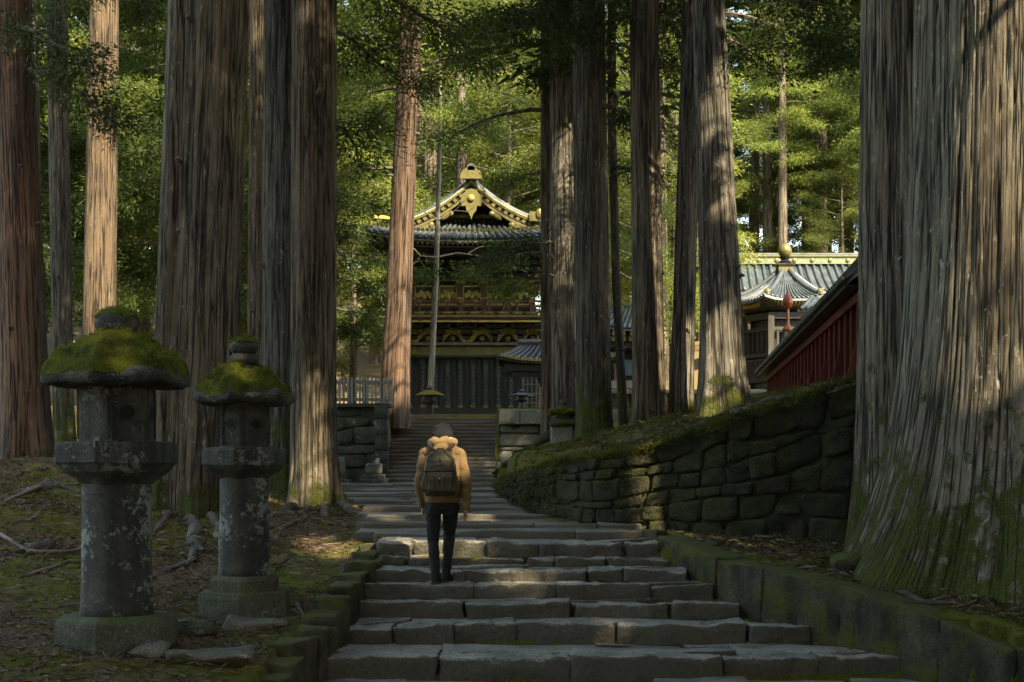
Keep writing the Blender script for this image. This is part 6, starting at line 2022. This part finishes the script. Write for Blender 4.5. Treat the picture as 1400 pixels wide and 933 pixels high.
# trousers
tr = MB()
tr.loft([ell_ring(O(0, .0, .79), .168, .120), ell_ring(O(0, -.005, .85), .172, .124), ell_ring(O(0, .0, .93), .160, .115)])
for s in (-1, 1):
    A_ = [np.array(q) for q in LEG[s]]
    pts, rad = [], []
    for i in range(2):
        for k in range(10):
            t = k / 10
            q = A_[i] * (1 - t) + A_[i + 1] * t
            r = (.092, .063)[i] * (1 - t) + (.063, .046)[i] * t
            u = i + t
            r += .0045 * math.sin(u * 23 + s * 2) * (math.exp(-((u - 1.05) / .2) ** 2) + math.exp(-((u - 1.9) / .2) ** 2))
            if i == 1: q = q + np.array((0, -.022 * math.sin(math.pi * t), 0))
            pts.append(q); rad.append(r)
    pts.append(A_[2] + np.array((0, 0, .03))); rad.append(.047)
    cap_limb(tr, OO(pts), rad, 14)
    tr.ell(O(s * .080, -.062, .80), (.082, .060, .085), 14, 10)
remeshed(tr, "trousers", M['trousers'], person, .009, 4, .006)
# boots
for s in (-1, 1):
    f = np.array(LEG[s][2]); yaw = R(-4) if s < 0 else R(-24)
    m = MB()
    rot = lambda x, y: (f[0] + x * math.cos(yaw) - y * math.sin(yaw), f[1] + x * math.sin(yaw) + y * math.cos(yaw))
    def rg(y, z_, rx, ry): 
        c = rot(0, y); return ell_ring(O(c[0], c[1], z_), rx, ry, 20)
    m.loft([rg(0, .19, .050, .052), rg(0, .12, .047, .052), rg(.0, .07, .044, .056), rg(-.005, .02, .042, .055)])
    for y, r_, hh in ((.05, .045, .062), (.09, .047, .05), (.13, .046, .042), (.165, .040, .036)):
        c = rot(0, y); m.ell(O(c[0], c[1], hh * .75), (r_, .05, hh), 14, 10)
    c = rot(0, 0); m.ell(O(c[0], c[1], .055), (.045, .058, .05), 14, 10)
    bo = remeshed(m, "boot", M['boot'], person, .007, 3)
    so = MB(); pl = []
    for x, y in ((-.036, -.055), (-.046, -.02), (-.040, .05), (-.052, .12), (-.046, .18), (-.02, .212), (.02, .212), (.046, .18), (.052, .12), (.040, .05), (.046, -.02), (.036, -.055), (.0, -.066)):
        c = rot(x, y); pl.append(O(c[0], c[1], .002))
    so.plate(pl, (0, 0, .024)); so.build("sole", M['sole'], bo)
# hair: a cap with strands to the nape
h = MB()
h.ell(O(0, .068, 1.615), (.098, .108, .104), 22, 16, Matrix.Rotation(R(-22), 3, 'X'))
h.ell(O(0, -.010, 1.575), (.088, .055, .082), 18, 12)
for k in range(34):
    a = -1.75 + 3.5 * k / 33
    sx, sy = math.sin(a), -math.cos(a)
    l = 1.50 + .012 * math.sin(k * 2.4) + .035 * (abs(a) / 1.75)
    h.tube(OO([(.024 * sx, .075 + .020 * sy, 1.712), (.078 * sx, .07 + .082 * sy, 1.675), (.101 * sx, .065 + .100 * sy, 1.605), (.098 * sx, .055 + .094 * sy, 1.55), (.086 * sx, .05 + .082 * sy, l)]), [.008, .0125, .0135, .012, .004], 6)
remeshed(h, "hair", M['hair'], person, .0055, 1)

# ---------------------------------------------------------------- the backpack
bp_ = empty("backpack", O(-.012, -.21, .94), "olive brown canvas backpack worn on the walker's back", "backpack")
m = MB()
bx = -.012
rings = []
for z_, hw, d0, d1 in ((.945, .135, -.165, -.285), (.96, .160, -.150, -.315), (1.02, .172, -.145, -.335), (1.14, .172, -.145, -.330), (1.24, .165, -.142, -.312), (1.32, .148, -.140, -.290), (1.385, .118, -.140, -.262), (1.415, .075, -.142, -.235)):
    rings.append(ell_ring(O(bx, (d0 + d1) / 2, z_), hw, abs(d1 - d0) / 2, 28, 3.4))
m.loft(rings)
main = remeshed(m, "main_bag", M['pack'], bp_, .008, 3, .005)
m = MB(); m.loft([ell_ring(O(bx, -.325, .985), .112, .028, 24, 4), ell_ring(O(bx, -.335, 1.0), .128, .038, 24, 4), ell_ring(O(bx, -.336, 1.13), .126, .038, 24, 4), ell_ring(O(bx, -.325, 1.155), .116, .028, 24, 4)])
pk = remeshed(m, "front_pocket", M['pack'], bp_, .007, 2)
m = MB(); m.plate([O(bx - .132, -.379, 1.135), O(bx + .132, -.379, 1.135), O(bx + .126, -.352, 1.19), O(bx - .126, -.352, 1.19)], (0, .02, .0)); m.box(O(bx, -.379, 1.118), (.264, .010, .035)); m.build("pocket_flap", M['pack'], pk)
m = MB(); m.bar(O(bx - .17, -.332, 1.196), O(bx + .17, -.332, 1.196), .012, .012); m.build("seam", M['strap'], bp_)
for s in (-1, 1):
    m = MB(); m.loft([ell_ring(O(bx + s * .168, -.24, .985), .026, .055, 16, 3), ell_ring(O(bx + s * .172, -.24, 1.06), .030, .062, 16, 3), ell_ring(O(bx + s * .168, -.24, 1.15), .020, .055, 16, 3)]); m.build("side_pocket", M['pack'], bp_, True)
    m = MB(); m.tube(OO([(bx + s * .150, -.20, 1.0), (bx + s * .195, -.10, 1.02), (bx + s * .19, .02, 1.10)]), .014, 6)
    m.tube(OO([(bx + s * .06, -.205, 1.405), (bx + s * .105, -.135, 1.455), (bx + s * .125, -.05, 1.485), (bx + s * .125, .05, 1.455), (bx + s * .13, .12, 1.36), (bx + s * .15, .135, 1.22), (bx + s * .18, .08, 1.10)]), [.018, .022, .024, .024, .022, .02, .014], 8)
    m.build("shoulder_strap", M['strap'], bp_, True)
    m = MB(); m.tube(OO([(bx + s * .128, -.338, 1.02 + .0), (bx + s * .145, -.328, 1.20), (bx + s * .120, -.290, 1.345), (bx + s * .04, -.245, 1.405)]), .006, 5); m.build("piping", M['strap'], bp_)
m = MB(); m.tube(OO([(bx - .05, -.20, 1.40), (bx - .03, -.20, 1.435), (bx + .03, -.20, 1.435), (bx + .05, -.20, 1.40)]), .010, 7); m.build("grab_handle", M['strap'], bp_, True)
for s in (-1, 1):
    MB().box(O(bx + s * .055, -.381, 1.07), (.010, .006, .15)).build("pocket_seam", M['strap'], pk)
MB().box(O(bx, -.385, 1.10), (.022, .008, .10)).build("strap_tab", M['strap'], pk)
for y, z_ in ((-.392, 1.125), (-.318, 1.275)):
    MB().ell(O(bx, y, z_), (.010, .006, .010), 10, 6).build("button", M['brass'], bp_)
MB().box(O(bx, -.312, 1.27), (.016, .008, .10), rx=R(12)).build("strap_tab", M['strap'], bp_)
m = MB(); m.loft([ell_ring(O(bx, -.235, .94), .150, .078, 24, 3), ell_ring(O(bx, -.24, .985), .168, .094, 24, 3)]); m.build("base_panel", M['strap'], bp_, True)

# ---------------------------------------------------------------- rocks, low edging, fallen sticks
for (px, py, s, lab, mt) in ((733, 706, (.40, .35, .48), "pale upright boulder at the foot of the big mossy wall", 'wall_pale'), (272, 868, (.36, .3, .28), "dark squared stone in the moss between the lantern bases", 'lantern_base'),
                             (292, 905, (.70, .45, .14), "flat pale stone sunk in the litter in front of the smaller lantern", 'rock'), (205, 898, (.3, .25, .2), "small mossy stone beside the larger lantern's base", 'rock'),
                             (632, 613, (.01, .01, .01), None, None), (1186, 777, (.75, .55, .24), "moss covered hump of stone at the foot of the giant cedar", 'kerb'), (452, 838, (.3, .25, .18), "small grey stone lying behind the left kerb", 'rock'),
                             (350, 856, (.6, .4, .12), "low grey slab behind the left kerb", 'rock')):
    if lab is None: continue
    q = gp(px, py)
    v, f = rock((q[0], q[1], q[2] + s[2] * .22), s, res=.06, rnd=min(s) * .42, amp=.035, fr=4, corner=.06)
    o = np_obj("rock", v - np.array(q), f, M[mt], None, True); o.location = q
    tag(o, lab, "rock")
pts = [(742, 712, 20.2), (768, 719, 19.1), (790, 724, 18.5), (820, 729, 18.05), (860, 732, 17.6), (903, 733, 17.0)]
kk = [at(px, py - 3, Z) for px, py, Z in pts]
kerb("kerb", [(p[0], p[1] - .15, p[2] + .04) for p in kk], .22, .22, "low curved edging stones along the foot of the big mossy wall", M['kerb'], [.7, .5, .6])
M['stick'] = paint_mat("dead_stick", (.11, .085, .062), (.20, .165, .125), rough=.9, bump=.4, scale=9)
for pix, r0, lab in (([(8, 690), (60, 668), (115, 664)], .035, "crooked dead branch lying on the bank at the far left"), ([(0, 736), (40, 760), (100, 757), (120, 748)], .028, "long pale dead branch lying left of the larger lantern"),
                     ([(40, 790), (90, 770), (115, 745)], .02, "thin dead stick slanting up the left bank"), ([(1275, 826), (1310, 812), (1380, 808)], .018, "pale dead twig lying on the ledge below the giant cedar"),
                     ([(1300, 835), (1330, 826), (1350, 806)], .014, "forked grey twig in the needles below the giant cedar"), ([(405, 830), (412, 850), (428, 862)], .02, "bent pale stick leaning by the left kerb")):
    q = [np.array(gp(*p)) + np.array((0, 0, r0)) for p in pix]
    P2 = []
    for i in range(len(q) - 1):
        for t in (0, .33, .66): P2.append(q[i] * (1 - t) + q[i + 1] * t + np.array((n1(i + t, r0 * 99), 0, .5 * abs(n1(i + t, 4.0, r0 * 70)))) * .05)
    P2.append(q[-1])
    m = MB(); m.tube(P2, [r0 * (1 - .6 * k / len(P2)) for k in range(len(P2))], 6)
    for k in (2, 4):
        if k < len(P2): m.tube([P2[k], P2[k] + np.array((rs.uniform(-.3, .3), rs.uniform(-.2, .2), .04))], [r0 * .5, r0 * .2], 5)
    c0 = q[0].copy()
    m.v = [(a - c0[0], b_ - c0[1], c_ - c0[2]) for a, b_, c_ in m.v]
    o = m.build("dead_branch", M['stick'], None, True); o.location = c0
    tag(o, lab, "branch")
# bare pale branch reaching across the dark eaves of the gate, belonging to the pale thin trunk
sl = [o for o in bpy.data.objects if o.get("label", "").startswith("very thin pale")][0]
m = MB()
for pl in ([(598, 352), (575, 350), (560, 368), (553, 376)], [(598, 352), (625, 346), (655, 350), (690, 360), (720, 372)], [(575, 350), (566, 340), (556, 338)], [(640, 347), (655, 338), (672, 336)], [(598, 300), (580, 290), (572, 272)], [(600, 300), (622, 288), (640, 270)], [(622, 288), (640, 290), (650, 282)]):
    m.tube([at(px, py, 46.9) for px, py in pl], [.028 - .022 * k / (len(pl) - 1) for k in range(len(pl))], 5)
m.build("bare_bough", M['twig_pale'], sl)
# sprig of sunlit needles on the tan cedar
# ---------------------------------------------------------------- litter, moss, needles on the ground
rl = np.random.RandomState(21)
def scatter(n, boxes):
    out = []
    for x0, x1, y0, y1, w in boxes:
        k = int(n * w)
        X = rl.uniform(x0, x1, k); Y = y0 + (y1 - y0) * rl.uniform(0, 1, k) ** 1.3
        out.append(np.stack([X, Y], 1))
    P = np.vstack(out)
    keep = (P[:, 0] < left_x(P[:, 1]) - .12) | (P[:, 0] > right_x(P[:, 1]) + .30)
    P = P[keep]
    Z = ground_z(P[:, 0], P[:, 1])
    return np.column_stack([P, Z])
def slivers(name, P, lmin, lmax, w, flat, mat, lift=.012, label=None):
    n = len(P)
    a = rl.uniform(0, 2 * math.pi, n)
    d = np.stack([np.cos(a), np.sin(a), rl.normal(size=n) * flat], 1)
    s = np.stack([-np.sin(a), np.cos(a), rl.normal(size=n) * .6], 1)
    l = rl.uniform(lmin, lmax, n)[:, None] / 2; ww = (w * rl.uniform(.5, 1.4, n))[:, None] / 2
    c = P + np.array((0, 0, lift)) + np.abs(d[:, 2:3]) * l * np.array((0, 0, 1))
    v = np.empty((n * 4, 3))
    v[0::4] = c - d * l - s * ww * .4; v[1::4] = c + s * -ww + np.array((0, 0, .25)) * l * .4; v[2::4] = c + d * l; v[3::4] = c + s * ww
    o = np_obj(name, v, np.arange(n * 4).reshape(-1, 4), mat, None)
    tag(o, label, None, None, "stuff")
    return o
def litter_mat(name, stops, scale=60):
    m, t, b, out = NT(name)
    P = t.nodes.new("ShaderNodeNewGeometry").outputs["Position"]
    n = _noise(t, P, scale, 2)
    t.links.new(_ramp(t, n, stops).outputs[0], b.inputs["Base Color"])
    b.inputs["Roughness"].default_value = .85
    return m
M['litter'] = litter_mat("cedar_litter", [(.3, (.035, .018, .011)), (.55, (.11, .062, .036)), (.75, (.22, .155, .10))], 9)
M['grass'] = leaf_mat("moss_tips", (.035, .042, .007), (.13, .13, .02), .25, 2.0, .8)
LB = [(-9.5, -1.6, 9.5, 24, .8), (1.7, 6.5, 11, 18, .35), (-.4, 6, 18, 30, .25)]
slivers("litter", scatter(52000, LB), .04, .15, .011, .22, M['litter'], .012, "brown cedar needles and leaf litter over the banks")
slivers("litter", scatter(2600, LB), .08, .30, .007, .10, M['stick'], .02, "fine grey twigs strewn over the banks")
P = scatter(150000, [(-9.5, -1.6, 9.5, 26, .55), (1.7, 6.0, 11.5, 18, .22), (-.4, 5.5, 18, 31, .5)])
g = fbm(np.column_stack([P[:, 0] * 1.1, P[:, 1] * 1.1, np.zeros(len(P))]), 33, 4)
keep = g + (P[:, 0] > 0) * .28 > .10
P = P[keep]
d = rl.normal(size=(len(P), 3)) * .6 + np.array((0, 0, .8)); d /= np.linalg.norm(d, axis=1, keepdims=True)
far = 1 + np.clip((P[:, 1] - 12) / 18, 0, 1.2)
ll = rl.uniform(.018, .055, len(P))[:, None] * far[:, None]
s = np.cross(d, rl.normal(size=d.shape)); s /= np.linalg.norm(s, axis=1, keepdims=True)
v = np.empty((len(P) * 3, 3)); v[0::3] = P - s * .006 * far[:, None]; v[1::3] = P + s * .006 * far[:, None]; v[2::3] = P + d * ll
mo = np_obj("ground_moss", v, np.arange(len(P) * 3).reshape(-1, 3), M['grass'], None)
tag(mo, "short green moss and grass tips on the banks", None, None, "stuff")
P = []
for k in range(700):
    i = rl.randint(7)
    x0, x1 = ax(JOINTS[i][0], STEPS[i][0]), ax(JOINTS[i][-1], STEPS[i][0])
    y = rl.uniform(STEPS[i][0] + .05, STEPS[i + 1][0]); P.append((x0 + (x1 - x0) * (rl.uniform() if rl.uniform() < .5 else rl.choice([0, 1]) * .9 + rl.uniform(0, .1)), y, STEPS[i][1] + .012))
slivers("litter", np.array(P), .02, .09, .008, .1, M['litter'], .006, "stray cedar needles lying on the stone steps")
rwall = [o for o in bpy.data.objects if o.get("label", "").startswith("long dark mossy boulder")][0]
vv, nn = [], []
for o in rwall.children:
    if not o.name.startswith("wall_stone"): continue
    me = o.data; n = len(me.polygons)
    c = np.empty(n * 3); me.polygons.foreach_get("center", c); q = np.empty(n * 3); me.polygons.foreach_get("normal", q)
    vv.append(c.reshape(-1, 3)[:64] + np.array(o.matrix_basis.translation) + root_loc(rwall)); nn.append(q.reshape(-1, 3)[:64])
vv = np.vstack(vv); nn = np.vstack(nn)
pk = rl.randint(0, len(vv), 42000)
c = vv[pk] + rl.normal(size=(len(pk), 3)) * np.array((.03, .004, .03)); n = nn[pk]
keep = fbm(c * 1.6, 41, 4) + rl.normal(size=len(c)) * .2 > .05
c, n = c[keep], n[keep]
d = n * .6 + rl.normal(size=c.shape) * .5 + np.array((0, 0, -.55)); d /= np.linalg.norm(d, axis=1, keepdims=True)
s = np.cross(d, rl.normal(size=d.shape)); s /= np.linalg.norm(s, axis=1, keepdims=True)
ll = rl.uniform(.02, .06, len(c))[:, None]
v = np.empty((len(c) * 3, 3)); v[0::3] = c - s * .006; v[1::3] = c + s * .006; v[2::3] = c + d * ll
M['wallmoss'] = leaf_mat("wall_moss_tips", (.018, .021, .006), (.065, .066, .014), .2, 2.0, .85)
o = np_obj("wall_moss", v, np.arange(len(c) * 3).reshape(-1, 3), M['wallmoss'], rwall)
o["kind"] = "stuff"
# grass hanging over the edge of the big wall
n = 9000
t = rl.uniform(0, 1, n)
W = np.array([at(px, pt, Z) for (px, pt, Z) in ((681, 659, 31.5), (702, 651, 24.0), (739, 641, 20.4), (765, 633, 19.3), (800, 630, 18.7), (845, 622, 18.4), (900, 610, 18.2), (960, 590, 18.0), (1020, 566, 17.8), (1095, 545, 17.7), (1165, 520, 17.6), (1240, 492, 17.5))])
S = np.linspace(0, 1, len(W))
c = np.stack([np.interp(t, S, W[:, k]) for k in range(3)], 1) + np.stack([rl.normal(size=n) * .05, np.abs(rl.normal(size=n)) * .16, rl.uniform(-.03, .04, n)], 1)
d = rl.normal(size=(n, 3)) * .5 + np.array((-.1, -.5, .35)); d /= np.linalg.norm(d, axis=1, keepdims=True)
s = np.cross(d, rl.normal(size=d.shape)); s /= np.linalg.norm(s, axis=1, keepdims=True)
ll = rl.uniform(.03, .12, n)[:, None]
v = np.empty((n * 3, 3)); v[0::3] = c - s * .006; v[1::3] = c + s * .006; v[2::3] = c + d * ll
o = np_obj("grass_fringe", v, np.arange(n * 3).reshape(-1, 3), M['grass'], None)
tag(o, "grass fringe along the top of the big mossy wall", None, None, "stuff")
